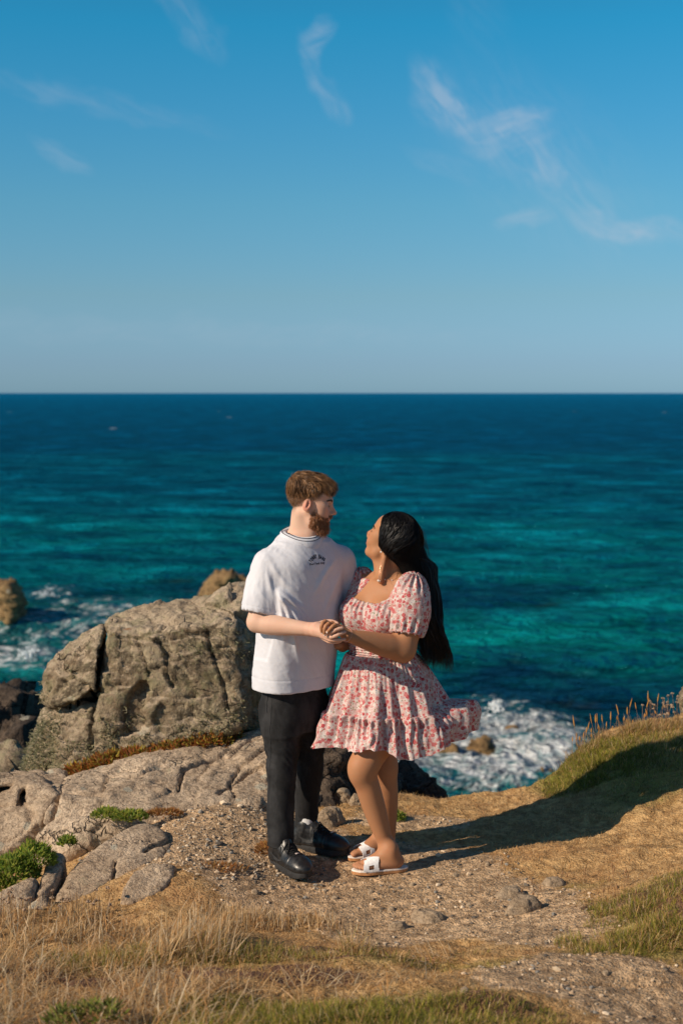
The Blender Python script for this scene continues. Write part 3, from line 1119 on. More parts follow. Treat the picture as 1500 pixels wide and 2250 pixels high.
def rock(name, label, hulls, h, mat, amp=(.05, .02), sc=(1.6, 6), carve=(), rnd=.02, k=.02, group=None, cat='rock', seed=0.0, strata=0.0, tilt=(.25, .1, .96), pits=0.0, chip=None, bury=0.0, cracks=0.0, grit=.006, lines=()):
    S = Sdf()
    if chip is None:
        chip = amp[0] * 1.1
    for pts in hulls:
        if bury:
            pts = list(pts) + [np.array(q_) - (0, 0, bury) for q_ in pts]
        S.hull(pts, k=k, rnd=rnd)
    for c in carve:
        if c[0] == 'ell':
            S.ell(c[1], c[2], k=.03, mode=1)
        else:
            S.hull(c[1], k=.015, mode=1, rnd=.012)
    tl = np.array(tilt, np.float32)
    tl /= np.linalg.norm(tl)

    allp = np.concatenate([np.array(x) for x in hulls])
    lo, hi = allp.min(0) - .06, allp.max(0) + .06
    V, F = polygonise(S, lo, hi, h, 8, 2.0)
    N = grad(S, V, .004)
    d = amp[0] * fbm(V, sc[0], 3, ridged=True, off=seed) + amp[1] * fbm(V, sc[1], 4, .55, off=seed + 5)
    d = d + chip * (chips(V, sc[0] * 2.2, seed) + .5 * chips(V, sc[0] * 5.5, seed + 3) + .25 * chips(V, sc[0] * 12, seed + 4))
    if strata:
        a = V @ tl
        d = d + strata * np.abs(((a * 9 + 1.6 * fbm(V, 1.2, 2, off=seed)) % 1) - .5) * (0.6 + 1.5 * fbm(V, 2, 2, off=seed + 8))
    if pits:
        d = d - pits * np.maximum(0, fbm(V, sc[1] * 1.7, 2, off=seed + 3) - .12)
    if cracks:
        r1 = np.abs(fbm(V * np.array([1, 1, 2.2]), sc[0] * .9, 3, .5, off=seed + 13))
        d = d - cracks * sstep(.035, .0, r1)
    d = d + grit * fbm(V, 26, 3, .6, off=seed + 2)
    if lines:
        d = d - fissures(V, N, lines, seed)
    V = V + N * d[:, None]
    o = mesh_np(name, V, F, mat)
    f = S
    set_origin(o, (float(allp[:, 0].mean()), float(allp[:, 1].mean()), float(V[:, 2].min())))
    tag(o, label, cat, group)
    return o, f


def px_hull(front, back_dy=.5, drop=0.0, grow=1.0):
    """a block whose near face has these (px, py, Y) corners and whose far side lies back_dy behind"""
    a = [P(*q) for q in front]
    c = np.mean(a, 0)
    b = [(p - c) * grow + c + np.array((0, back_dy, -drop)) for p in a]
    return a + b


# the big boulder: plateau, left bulge, foot, dark right flank
BO = []
BO.append([P(238, 1392, 7.92), P(292, 1398, 7.88), P(352, 1410, 7.90), P(455, 1388, 7.88), P(512, 1365, 7.90),
           P(238, 1352, 8.35), P(268, 1345, 8.5), P(400, 1338, 8.65), P(470, 1312, 8.6), P(520, 1300, 8.5),
           P(215, 1560, 7.78), P(205, 1680, 7.72), P(330, 1650, 7.68), P(440, 1625, 7.7), P(530, 1600, 7.74), P(560, 1480, 7.95), P(575, 1400, 8.15),
           P(560, 1600, 8.1), P(210, 1600, 8.7), P(560, 1600, 8.9)])
BO.append([P(450, 1322, 8.2), P(512, 1345, 7.98), P(560, 1320, 8.15), P(500, 1292, 8.4), P(545, 1272, 8.45), P(600, 1268, 8.6), P(640, 1300, 8.7), P(590, 1345, 8.3),
           P(520, 1420, 8.0), P(590, 1480, 8.2), P(620, 1600, 8.5), P(540, 1600, 8.5)])
BO.append([P(560, 1330, 8.2), P(590, 1480, 8.08), P(595, 1590, 8.0), P(540, 1605, 7.9), P(650, 1350, 8.5), P(680, 1500, 8.5), P(690, 1620, 8.5), P(560, 1400, 8.6)])
BO.append([P(232, 1378, 8.0), P(215, 1402, 7.9), P(180, 1412, 8.0), P(122, 1448, 8.0), P(104, 1482, 7.95), P(95, 1548, 7.92), P(160, 1545, 7.80), P(216, 1510, 7.80), P(222, 1440, 7.82),
           P(228, 1372, 8.5), P(135, 1440, 8.5), P(105, 1500, 8.5), P(200, 1560, 8.4)])
BO.append([P(98, 1562, 8.02), P(165, 1556, 7.90), P(215, 1545, 7.84), P(205, 1640, 7.74), P(255, 1700, 7.66), P(150, 1700, 7.70), P(58, 1692, 7.92), P(70, 1630, 8.0), P(100, 1560, 8.5), P(62, 1690, 8.5), P(250, 1690, 8.5)])
BO.append([P(150, 1440, 8.15), P(300, 1400, 8.15), P(300, 1640, 8.1), P(150, 1640, 8.1), P(150, 1450, 8.5), P(300, 1400, 8.6), P(150, 1640, 8.5), P(300, 1640, 8.6)])
boulder, f_boulder = rock('boulder', 'large weathered boulder covered in grey-green lichen on the left of the couple', BO, .0125, RM_BOULDER, amp=(.030, .030), sc=(2.2, 9), rnd=.005, k=.012, chip=.019, cracks=.012, grit=.012, lines=[([(236, 1395), (222, 1440), (216, 1520), (203, 1600), (200, 1650)], 7, .05), ([(95, 1556), (165, 1552), (214, 1520)], 6, .05), ([(352, 1412), (368, 1440), (366, 1480), (380, 1510)], 6, .035), ([(300, 1400), (318, 1450), (330, 1490)], 4, .02), ([(455, 1390), (470, 1450), (492, 1500), (500, 1560)], 6, .03), ([(240, 1395), (300, 1402), (352, 1412), (455, 1390), (508, 1358)], 3, .012), ([(460, 1330), (505, 1348), (512, 1362)], 5, .02), ([(400, 1470), (430, 1520), (425, 1580)], 4, .015)],
                          carve=[('hull', [P(256, 1640, 7.5), P(256, 1545, 7.5), P(280, 1500, 7.5), P(322, 1482, 7.5), P(334, 1500, 7.5), P(330, 1610, 7.5), P(262, 1630, 7.755), P(264, 1545, 7.80), P(300, 1500, 7.86), P(328, 1492, 7.90), P(331, 1600, 7.80)]),
                                 ('hull', [P(216, 1420, 7.6), P(228, 1400, 7.6), P(226, 1500, 7.6), P(210, 1600, 7.6), P(204, 1560, 7.6), P(219, 1420, 8.0), P(222, 1500, 8.0), P(207, 1600, 7.95)]),
                                 ('hull', [P(350, 1412, 7.6), P(372, 1420, 7.6), P(368, 1475, 7.6), P(352, 1450, 7.6), P(358, 1418, 7.97), P(362, 1465, 7.95)])],
                          seed=1.5, strata=.014, pits=.05)

# bedrock ledge on the left: a long slope, cracked into blocks
L1 = [[P(-120, 1700, 7.3), P(50, 1694, 7.45), P(90, 1700, 7.3), P(130, 1735, 7.0), P(95, 1790, 6.85), P(20, 1850, 6.75), P(-120, 1870, 6.8), P(-120, 1960, 6.7), P(-100, 1900, 7.4), P(100, 1900, 7.2)],
      [P(55, 1695, 7.5), P(150, 1690, 7.55), P(140, 1740, 7.0), P(128, 1745, 6.98), P(70, 1740, 7.1), P(60, 1850, 7.2), P(140, 1850, 7.2)]]
ledge_left, f_l1 = rock('rock_outcrop', 'cracked rock ledge with orange lichen in its crevices at the far left edge', L1, .013, RM_SLAB, bury=.4, cracks=.02, chip=.008, amp=(.012, .010), sc=(2, 9), rnd=.008, seed=4.2, strata=.01,
                        carve=[('hull', [P(20, 1745, 6.5), P(60, 1715, 6.5), P(76, 1722, 6.5), P(72, 1760, 6.5), P(45, 1800, 6.5), P(28, 1800, 6.5), P(40, 1735, 7.25), P(66, 1725, 7.3), P(46, 1790, 7.1)]),
                               ('hull', [P(-40, 1730, 6.5), P(20, 1716, 6.5), P(58, 1712, 6.5), P(40, 1752, 6.5), P(-40, 1758, 6.5), P(-20, 1725, 7.3), P(50, 1715, 7.32), P(0, 1750, 7.2)])])
L2 = [[P(135, 1738, 6.98), P(145, 1700, 7.35), P(205, 1682, 7.60), P(260, 1665, 7.65), P(395, 1650, 7.75), P(480, 1640, 7.78), P(540, 1600, 7.95), P(600, 1588, 8.0), P(700, 1600, 8.0), P(720, 1640, 7.65), P(715, 1750, 7.25),
       P(600, 1720, 7.15), P(560, 1765, 6.95), P(480, 1755, 6.92), P(380, 1770, 6.88), P(350, 1800, 6.80), P(215, 1793, 6.72), P(150, 1850, 6.62), P(80, 1840, 6.72), P(96, 1790, 6.82),
       P(200, 1950, 7.0), P(400, 1860, 7.2), P(690, 1800, 7.3), P(690, 1750, 8.3), P(150, 1800, 8.0)],
      [P(480, 1662, 7.45), P(560, 1612, 7.75), P(640, 1605, 7.85), P(718, 1625, 7.6), P(720, 1660, 7.45), P(640, 1690, 7.2), P(560, 1672, 7.3), P(640, 1760, 7.4), P(520, 1740, 7.4)]]
ledge, f_l2 = rock('rock_outcrop', 'long sloping slab of brown bedrock between the boulder and the man', L2, .0125, RM_SLAB, bury=.4, cracks=.010, chip=.012, grit=.007, lines=[([(392, 1735), (402, 1695), (440, 1678), (500, 1660), (560, 1622), (600, 1606)], 5, .04), ([(150, 1742), (225, 1752), (235, 1700), (300, 1712), (350, 1690)], 3.5, .02), ([(480, 1745), (530, 1710), (600, 1668)], 5, .035), ([(260, 1690), (330, 1700), (395, 1680)], 3, .015), ([(515, 1640), (470, 1672), (430, 1720)], 3, .018), ([(600, 1640), (540, 1672), (505, 1718), (515, 1750)], 4, .03), ([(130, 1742), (118, 1790), (85, 1835)], 6, .06), ([(640, 1625), (600, 1660), (590, 1720)], 4, .02)], amp=(.018, .010), sc=(1.7, 8), rnd=.012, seed=7.7, strata=.035, tilt=(-.35, .25, .9), pits=.03,
                   carve=[('hull', [P(80, 1820, 6.4), P(128, 1745, 6.4), P(135, 1742, 6.4), P(122, 1775, 6.4), P(86, 1836, 6.4), P(90, 1812, 6.90), P(130, 1748, 7.1), P(118, 1772, 7.05)]),
                          ('hull', [P(515, 1712, 6.8), P(600, 1655, 6.8), P(604, 1662, 6.8), P(560, 1700, 6.8), P(520, 1722, 6.8), P(520, 1715, 7.18), P(600, 1660, 7.4), P(552, 1700, 7.2)]),
                          ('hull', [P(395, 1690, 6.8), P(410, 1676, 6.8), P(413, 1684, 6.8), P(400, 1722, 6.8), P(394, 1718, 6.8), P(402, 1685, 7.3), P(400, 1716, 7.2)])])
# right end of the ledge, seen behind the legs, its right face's shade put into the dark rock colour
L3 = [[P(700, 1600, 7.95), P(716, 1640, 7.35), P(708, 1700, 7.28), P(712, 1800, 7.20), P(735, 1640, 7.6), P(790, 1660, 7.75), P(800, 1760, 7.55), P(780, 1640, 8.1), P(860, 1700, 8.1), P(880, 1770, 7.7), P(690, 1760, 8.0)],
      [P(850, 1672, 8.9), P(905, 1690, 8.8), P(925, 1722, 8.6), P(955, 1735, 8.6), P(968, 1762, 8.5), P(960, 1850, 8.5), P(830, 1850, 8.3), P(830, 1680, 9.3), P(960, 1760, 9.3), P(800, 1700, 8.6)]]
ledge_end, f_l3 = rock('rock_outcrop', 'dark shaded end of the bedrock ledge behind the woman\'s bare legs', L3, .015, RM_DARK, amp=(.05, .03), sc=(2, 7), rnd=.012, seed=2.7, strata=.03)

# pale smooth slab in front
S2 = [[P(265, 1797, 6.45), P(300, 1790, 6.55), P(345, 1792, 6.55), P(378, 1830, 6.38), P(392, 1845, 6.33), P(370, 1872, 6.22), P(325, 1895, 6.10), P(268, 1925, 5.98), P(200, 1960, 5.86), P(110, 2010, 5.72), P(105, 1985, 5.80),
       P(122, 1930, 5.98), P(158, 1880, 6.15), P(215, 1830, 6.35), P(300, 1960, 6.6), P(120, 2060, 6.2), P(400, 1900, 6.5)]]
slab, f_s2 = rock('rock', 'smooth pale slab with white lichen spot and short crack, in front of the bedrock', S2, .010, RM_SLAB, bury=.3, cracks=.004, chip=.004, lines=[([(255, 1890), (250, 1930)], 4, .03), ([(318, 1872), (345, 1858), (388, 1848)], 5, .03), ([(160, 1880), (128, 1935), (118, 1990)], 5, .03), ([(215, 1960), (260, 1925)], 3, .01)], amp=(.02, .008), sc=(1.5, 9), rnd=.02, seed=9.1,
                  carve=[('hull', [P(243, 1925, 5.7), P(252, 1890, 5.7), P(256, 1892, 5.7), P(249, 1932, 5.7), P(246, 1926, 6.06), P(254, 1892, 6.15)]),
                         ('hull', [P(322, 1870, 6.0), P(350, 1855, 6.0), P(385, 1845, 6.0), P(386, 1852, 6.0), P(345, 1878, 6.0), P(330, 1866, 6.30), P(380, 1847, 6.36), P(345, 1874, 6.26)])])
S3 = [[P(103, 1868, 6.22), P(128, 1866, 6.25), P(146, 1872, 6.22), P(138, 1905, 6.08), P(118, 1940, 5.94), P(80, 1968, 5.84), P(72, 1962, 5.86), P(88, 1915, 6.02), P(100, 1990, 6.2), P(150, 1920, 6.4)]]
stone3, _ = rock('rock', 'narrow leaning rock wedged between the green succulent clump and the pale slab', S3, .009, RM_SLAB, bury=.3, chip=.006, amp=(.015, .006), sc=(2, 12), rnd=.01, seed=3.3)
S4 = [[P(88, 1912, 6.0), P(84, 1925, 5.95), P(76, 1962, 5.84), P(60, 1990, 5.74), P(-60, 2050, 5.55), P(-60, 1985, 5.75), P(10, 1955, 5.86), P(-40, 2060, 6.1), P(80, 2020, 6.1)],
      [P(70, 1975, 5.78), P(110, 1955, 5.86), P(112, 2000, 5.72), P(60, 2020, 5.66), P(20, 2040, 5.6), P(100, 2060, 6.0)]]
stone4, _ = rock('rock', 'flat grey rock in the lower left corner, below the narrow leaning rock', S4, .010, RM_SLAB, bury=.3, chip=.006, amp=(.015, .008), sc=(2, 10), rnd=.01, seed=6.6)
S5 = [[P(295, 1905, 5.92), P(318, 1898, 5.95), P(350, 1896, 5.97), P(385, 1900, 5.97), P(380, 1925, 5.88), P(345, 1960, 5.78), P(285, 1975, 5.72), P(263, 1972, 5.74), P(272, 1940, 5.82), P(288, 1918, 5.88), P(330, 1990, 6.0), P(380, 1960, 6.05)]]
stone5, _ = rock('rock', 'small cream-edged rock at the front end of the pale slab, beside dry grass', S5, .008, RM_SLAB, bury=.3, chip=.006, amp=(.012, .007), sc=(3, 14), rnd=.006, seed=5.1)
# stones set in the ground
def ground_stone(px, py, w_, d_, h_, ang, label, mat=None, seed=0.0, group=None, cat='stone', name='stone'):
    c = G(px, py)
    ca, sa = math.cos(ang), math.sin(ang)
    rs = np.random.RandomState(int(seed * 10) + 3)
    pts = []
    for i in range(11):
        a = 2 * math.pi * i / 11 + rs.uniform(-.2, .2)
        for lv, zz in ((1.0, -.5 * h_), (.92, .25 * h_), (.55, h_)):
            r = rs.uniform(.8, 1.1) * lv
            u, v = w_ / 2 * r * math.cos(a), d_ / 2 * r * math.sin(a)
            pts.append(c + np.array((u * ca - v * sa, u * sa + v * ca, zz * rs.uniform(.75, 1.1))))
    return rock(name, label, [pts], max(.0028, w_ / 34), mat or RM_STONE, amp=(.12 * h_, .07 * h_), sc=(3, 20), rnd=min(.003, h_ * .03), k=.004, seed=seed, group=group, cat=cat)[0]


ground_stone(725, 1810, .20, .11, .085, .5, 'pointed pale stone half buried just behind the couple\'s feet', seed=1.1)
ground_stone(752, 1762, .13, .10, .07, .1, 'rounded stone in dry tufts behind the woman\'s knee', seed=2.2)
ground_stone(782, 1765, .09, .09, .05, .8, 'small grey stone right of the rounded stone, behind the woman\'s calf', seed=2.9)
ground_stone(1120, 1968, .17, .12, .035, .35, 'flat triangular stone with a pale edge on the path right of the woman', seed=3.7)
ground_stone(1150, 2000, .20, .10, .05, .5, 'long brown stone half covered by turf just in front of the flat triangular stone', seed=4.4)
ground_stone(940, 2020, .17, .12, .040, -.5, 'flat brown stone lying in gravel below the woman\'s sandals', seed=5.5)
ground_stone(1215, 1945, .12, .08, .03, .1, 'small flat stone sunk in dry turf near the right bank', seed=6.1)
ground_stone(875, 2040, .10, .07, .03, .3, 'small stone at the dark notch in the turf edge', seed=6.9)

# rocks further down: cliff foot and rocks in the surf
def sea_rock(name, label, pts2, dy, mat=RM_SEA, seed=0.0, amp=(.25, .12), h=.10, top=None, cat='rock', base=-7.6):
    """pts2: outline pixels with heights above the sea"""
    pts = []
    for px, py, z in pts2:
        p = PZ(px, py, z)
        Yb = p[1]
        pts.append(p)
        pts.append(np.array((p[0] * (1 + dy / Yb), Yb + dy, z - .1)))
        pts.append(np.array((p[0], Yb + dy * .3, base)))
    return rock(name, label, [pts], h, mat, amp=amp, sc=(.8, 3), rnd=.05, k=.05, seed=seed, cat=cat)[0]


SR = [('golden rock standing in the sea at the left edge', [(-40, 1358, -6.9), (-40, 1292, -5.4), (8, 1286, -5.2), (28, 1292, -5.3), (42, 1322, -6.0), (52, 1352, -6.9), (10, 1358, -6.9)], 2.5, RM_SEA, .09),
      ('golden brown rock whose tip shows above the far end of the boulder', [(452, 1320, -6.9), (458, 1290, -6.0), (478, 1266, -5.4), (500, 1268, -5.4), (560, 1285, -5.8), (580, 1320, -6.9)], 2.5, RM_SEA, .10),
      ('ochre rock in white surf, nearest to the hem of the dress', [(948, 1665, -6.9), (962, 1640, -6.55), (985, 1634, -6.5), (1010, 1645, -6.55), (1018, 1676, -6.9)], .8, RM_SEA, .035),
      ('ochre rock with a dark cleft in white surf, right of the one by the dress', [(1024, 1668, -6.9), (1030, 1640, -6.6), (1050, 1622, -6.40), (1070, 1620, -6.38), (1084, 1640, -6.6), (1080, 1660, -6.9)], .8, RM_SEA, .035),
      ('low ochre rock in the surf left of the grassy bank', [(1160, 1716, -6.92), (1165, 1698, -6.72), (1185, 1690, -6.66), (1208, 1692, -6.68), (1216, 1716, -6.92)], .7, RM_SEA, .035),
      ('thin flat rock awash at the back of the white surf', [(1100, 1610, -6.95), (1112, 1600, -6.80), (1130, 1596, -6.78), (1142, 1608, -6.95)], .6, RM_SEA, .035),
      ('brown rock awash in foam near the top of the grassy bank', [(1214, 1650, -6.95), (1226, 1632, -6.72), (1250, 1630, -6.7), (1275, 1640, -6.8), (1280, 1665, -6.95)], .7, RM_SEA, .035),
      ('wet flat rock just beyond the turf edge at the foot of the bank', [(1200, 1748, -6.95), (1215, 1730, -6.8), (1250, 1722, -6.75), (1290, 1735, -6.9)], .7, RM_SEA, .035)]
for i, (lb, pts, dy, mt, h_) in enumerate(SR):
    sea_rock('sea_rock', lb, pts, dy, mt, 2.3 * i + .7, amp=((.22, .12) if i < 2 else (.10, .06)), h=h_)
# dark cliff rocks at the lower left, below the boulder
for lb, pts, sd in [('dark brown cliff rock below and left of the boulder', [P(-160, 1530, 12.0), P(0, 1522, 12), P(45, 1524, 12), P(85, 1545, 12), P(92, 1580, 11.6), P(60, 1640, 11), P(-160, 1620, 11), P(-160, 1560, 14), P(80, 1580, 14), P(60, 1900, 11.5), P(-160, 1900, 11.5)], 1.2),
                    ('brown boulder low on the cliff, left edge, under the dark cliff rock', [P(-120, 1635, 10.6), P(0, 1628, 10.6), P(62, 1622, 10.6), P(80, 1650, 10.4), P(70, 1720, 10.2), P(-120, 1720, 10.2), P(-120, 1650, 11.5), P(90, 1800, 11.5), P(0, 1900, 10.5)], 5.2),
                    ('grey cliff rock just above the bedrock ledge at the left edge', [P(-120, 1668, 9.4), P(10, 1660, 9.4), P(55, 1680, 9.3), P(60, 1720, 9.2), P(-120, 1760, 9.2), P(-100, 1700, 10.0), P(60, 1800, 10.0)], 8.2)]:
    rock('cliff_rock', lb, [pts], .045, RM_DARK if sd < 3 else (RM_SLAB if sd > 8 else RM_WARM), amp=(.16, .08), sc=(1.1, 4), rnd=.05, k=.04, seed=sd)
# lichen-covered stone post just inside the right edge
rock('rock', 'pale lichen-covered rock tip at the right edge above the grassy bank', [[P(1490, 1530, 8.2), P(1496, 1508, 8.25), P(1520, 1500, 8.3), P(1570, 1510, 8.3), P(1580, 1580, 8.3), P(1500, 1560, 8.2), P(1495, 1600, 8.3), P(1580, 1640, 8.4), P(1500, 1520, 8.6), P(1560, 1600, 8.8)]], .012, RM_WARM, amp=(.02, .02), sc=(3, 14), rnd=.01, seed=11.0)
print('rocks', round(time.time() - T0, 1), flush=True)

# ---------------------------------------------------------------- plants
def leaf_mat(name, transl=.35, rough=.6, tint=(1, 1, 1)):
    m, t, p = new_mat(name)
    a = t.n('Attribute', attribute_name='Col').outputs['Color']
    c = t.mix(1.0, a, tint, 'MULTIPLY')
    # blades are round and turned every way: shade them part-way as the mat they form
    gn = t.n('NewGeometry').outputs['Normal']
    nn = t.vmath('NORMALIZE', t.vmath('ADD', t.vmath('SCALE', gn, scale=.55), (0, 0, .8)))
    setp(t, p, Base_Color=c, Roughness=rough, Normal=nn)
    p.inputs['Specular IOR Level'].default_value = .3
    tr = t.n('BsdfTranslucent', i_Color=c)
    mx = t.n('MixShader', i_0=transl, i_1=p.outputs[0], i_2=tr.outputs[0])
    out = [n_ for n_ in m.node_tree.nodes if n_.bl_idname == 'ShaderNodeOutputMaterial'][0]
    t.t.links.new(mx.outputs[0], out.inputs[0])
    return m


GRASS = leaf_mat('grass_blades', .45)
g_rng = np.random.RandomState(21)


def blades(name, label, root, length, width, lean, head, c0, c1, m=4, droop=.6, mat=None, kind='stuff', parent=None, jitter=.25, cat='grass'):
    """root (n,3), length/width/lean/head (n,), c0/c1 (n,3) colours at foot and tip"""
    n = len(root)
    s = np.linspace(0, 1, m)[None]
    L, ln = length[:, None], lean[:, None]
    ang = ln * (1 + droop * s)                       # angle from upright
    dx = np.cumsum(np.concatenate([np.zeros((n, 1)), np.sin(ang[:, :-1]) * L / (m - 1)], 1), 1)
    dz = np.cumsum(np.concatenate([np.zeros((n, 1)), np.cos(ang[:, :-1]) * L / (m - 1)], 1), 1)
    ch, sh = np.cos(head)[:, None], np.sin(head)[:, None]
    pts = root[:, None, :] + np.stack([dx * ch, dx * sh, dz], -1)
    tw = g_rng.uniform(0, math.pi, n)
    side = np.stack([np.cos(tw), np.sin(tw), np.zeros(n)], -1)[:, None, :]
    wd = width[:, None] * (1 - s ** 1.6 * .9)
    V, F = ribbons(pts, wd, side)
    jit = 1 + g_rng.uniform(-jitter, jitter, n)[:, None, None]
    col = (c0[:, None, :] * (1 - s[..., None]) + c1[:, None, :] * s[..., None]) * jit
    col = np.repeat(col.reshape(-1, 3), 2, 0)
    o = mesh_np(name, V, F, mat or GRASS, parent, col=col, smooth=False)
    if parent is None:
        tag(o, label, cat, kind=kind)
    elif kind:
        o['kind'] = kind
    return o


def scatter(n, x0, x1, y0, y1):
    return g_rng.uniform(x0, x1, n), g_rng.uniform(y0, y1, n)


ROCK_SDF = [f_boulder, f_l1, f_l2, f_s2]
def clear_of_rocks(x, y, z, d=.01):
    p = np.stack([x, y, z + .01], 1).astype(np.float32)
    ok = np.ones(len(x), bool)
    for f in ROCK_SDF:
        ok &= f(p) > d
    return ok


def in_edge(x, y, m=.05):
    return y < np.interp(x, EDGE_X, EDGE_Y) + m


DRY = np.array([(.70, .44, .19), (.80, .56, .28), (.60, .36, .15), (.84, .64, .38), (.50, .27, .10), (.74, .48, .20)])
GRN = np.array([(.20, .22, .03), (.36, .34, .045), (.48, .42, .07), (.13, .15, .03)])


def mixcol(n, gfrac):
    c = DRY[g_rng.randint(0, len(DRY), n)]
    g = GRN[g_rng.randint(0, len(GRN), n)]
    w_ = (g_rng.rand(n) < gfrac)[:, None]
    return np.where(w_, g, c)


# short parched turf
x, y = scatter(200000, -2.0, 2.4, 3.75, 8.2)
ba, gr = zones(x, y)
dens = np.clip((1 - ba * 1.25), .0, 1) * (.35 + .65 * sstep(-.35, .25, fbm(np.stack([x, y, x * 0], 1), 6, 2)))
keep = (g_rng.rand(len(x)) < dens) & in_edge(x, y)
x, y, gr = x[keep], y[keep], gr[keep]
z = gh(x, y)
k2 = clear_of_rocks(x, y, z)
x, y, z, gr = x[k2], y[k2], z[k2], gr[k2]
n = len(x)
c1 = mixcol(n, np.clip(gr * 1.1 - .05, 0, .9))
lush = np.clip(gr - .5, 0, 1) * 2
pat = fbm(np.stack([x, y, x * 0], 1), 7, 3, off=40) + .6 * fbm(np.stack([x, y, x * 0], 1), 1.8, 2, off=44)
c1 = c1 * (1 + np.clip(pat * 1.5, -.55, .35))[:, None] * np.array((1, .97, .92))
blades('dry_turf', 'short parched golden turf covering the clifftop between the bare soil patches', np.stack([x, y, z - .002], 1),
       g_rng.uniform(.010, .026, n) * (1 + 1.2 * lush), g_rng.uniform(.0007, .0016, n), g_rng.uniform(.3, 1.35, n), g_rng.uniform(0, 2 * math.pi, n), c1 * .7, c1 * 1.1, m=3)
# lusher tufts on the bank and the hummocks
rts, lns, hds, cls = [], [], [], []
for (cx, cy, rx, ry, nn, ln, gf) in [(1.36, 7.40, .24, .26, 9000, .042, .85), (1.62, 7.45, .32, .30, 7500, .040, .55), (1.95, 7.5, .4, .35, 5000, .035, .4), (1.18, 5.48, .22, .14, 2600, .055, .6), (1.05, 5.12, .24, .12, 2400, .06, .6), (1.30, 5.18, .28, .10, 2400, .06, .6), (1.7, 5.3, .4, .3, 4500, .045, .2), (1.45, 5.62, .35, .06, 1200, .035, .7), (.05, 4.22, .50, .22, 13000, .045, .75),
                                     (-.42, 4.0, .38, .20, 6000, .06, .7), (-.52, 5.02, .34, .16, 3000, .08, .5), (-.85, 4.92, .2, .12, 1500, .07, .5), (.75, 4.0, .6, .16, 4500, .05, .45), (1.6, 7.72, .40, .07, 1600, .085, .15), (1.3, 7.6, .12, .08, 500, .09, .2), (.0, 5.0, .45, .10, 1500, .04, .4), (1.5, 5.7, .4, .08, 1500, .035, .5), (.05, 5.17, .06, .05, 300, .11, .2), (2.0, 4.9, .4, .3, 2500, .06, .2)]:
    a = g_rng.uniform(0, 2 * math.pi, nn)
    rr0 = g_rng.rand(nn) ** .62
    r = rr0 * 1.15 * (1 + .25 * np.sin(a * 3 + cx * 7))
    xx, yy = cx + rx * r * np.cos(a), cy + ry * r * np.sin(a)
    clump = fbm(np.stack([xx, yy, xx * 0], 1), 11, 2, off=cx)
    ok = in_edge(xx, yy, .02) & (clump > -.12 - .1 * g_rng.rand(nn))
    xx, yy, clump, a, rr0 = xx[ok], yy[ok], clump[ok], a[ok], rr0[ok]
    rts.append(np.stack([xx, yy, gh(xx, yy)], 1))
    lns.append(ln * g_rng.uniform(.45, 1.15, len(xx)) * (1 + clump) * (1 - .6 * rr0 ** 3))
    hds.append(a + g_rng.normal(0, 1.4, len(xx)))
    cls.append(mixcol(len(xx), np.full(len(xx), gf)))
rt, ln_, hd, cl_ = map(np.concatenate, (rts, lns, hds, cls))
n = len(rt)
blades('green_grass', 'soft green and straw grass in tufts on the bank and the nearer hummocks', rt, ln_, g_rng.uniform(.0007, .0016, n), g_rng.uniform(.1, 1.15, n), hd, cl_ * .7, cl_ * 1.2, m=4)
# long bleached grass lying over in the left foreground
rts, lns, les, hds, cls = [], [], [], [], []
STRAW = np.array([(.84, .62, .38), (.74, .50, .25), (.88, .72, .48), (.58, .34, .14), (.80, .56, .29), (.66, .36, .14)])
for (x0, x1, y0, y1, nn, ln, le, hd0, sp) in [(-1.5, -.25, 3.9, 4.62, 9000, .13, 1.15, .6, 1.9), (-1.5, -.5, 4.5, 5.0, 3800, .09, 1.1, .6, 1.8), (-1.35, -.6, 4.95, 5.45, 1700, .10, .85, .8, 1.5), (-.72, -.38, 4.9, 5.3, 1500, .15, .6, .6, 1.2), (-.62, .1, 5.45, 5.72, 1500, .055, .35, 1.2, 1.5),
                                              (-1.5, -.9, 5.35, 5.7, 900, .10, .35, 1, 1.4), (-.3, .3, 4.3, 4.8, 1100, .09, 1.2, .5, 1.8), (.25, .45, 4.95, 5.2, 350, .10, 1.2, 3.6, .6), (.5, 1.6, 3.9, 4.2, 700, .06, 1.0, .5, 2)]:
    xx, yy = scatter(nn, x0, x1, y0, y1)
    cm = fbm(np.stack([xx, yy, xx * 0], 1), 5, 2, off=x0)
    fade = np.minimum(np.minimum(xx - x0, x1 - xx) / (.25 * (x1 - x0)), np.minimum(yy - y0, y1 - yy) / (.25 * (y1 - y0)))
    ok = (cm > -.22 + .15 * g_rng.rand(nn)) & (g_rng.rand(nn) < np.clip(fade, 0, 1) + .15)
    xx, yy, cm = xx[ok], yy[ok], cm[ok]
    k = len(xx)
    rts.append(np.stack([xx, yy, gh(xx, yy)], 1))
    lns.append(ln * g_rng.uniform(.4, 1.25, k))
    les.append(np.clip(g_rng.normal(le, .42, k), .05, 1.5))
    hds.append(hd0 + sp * g_rng.normal(0, 1, k) + 2.5 * fbm(np.stack([xx, yy, xx * 0], 1), 2.5, 2, off=4))
    cls.append(STRAW[g_rng.randint(0, len(STRAW), k)])
rt, ln_, le_, hd, cl_ = map(np.concatenate, (rts, lns, les, hds, cls))
n = len(rt)
ok = clear_of_rocks(rt[:, 0], rt[:, 1], rt[:, 2], .0)
rt, ln_, le_, hd, cl_ = rt[ok], ln_[ok], le_[ok], hd[ok], cl_[ok]
n = len(rt)
blades('straw_grass', 'long bleached straw grass lying over itself in the near left foreground', rt, ln_, g_rng.uniform(.0009, .0028, n), le_, hd, cl_ * .68, cl_ * 1.08, m=5, droop=.7, jitter=.4)

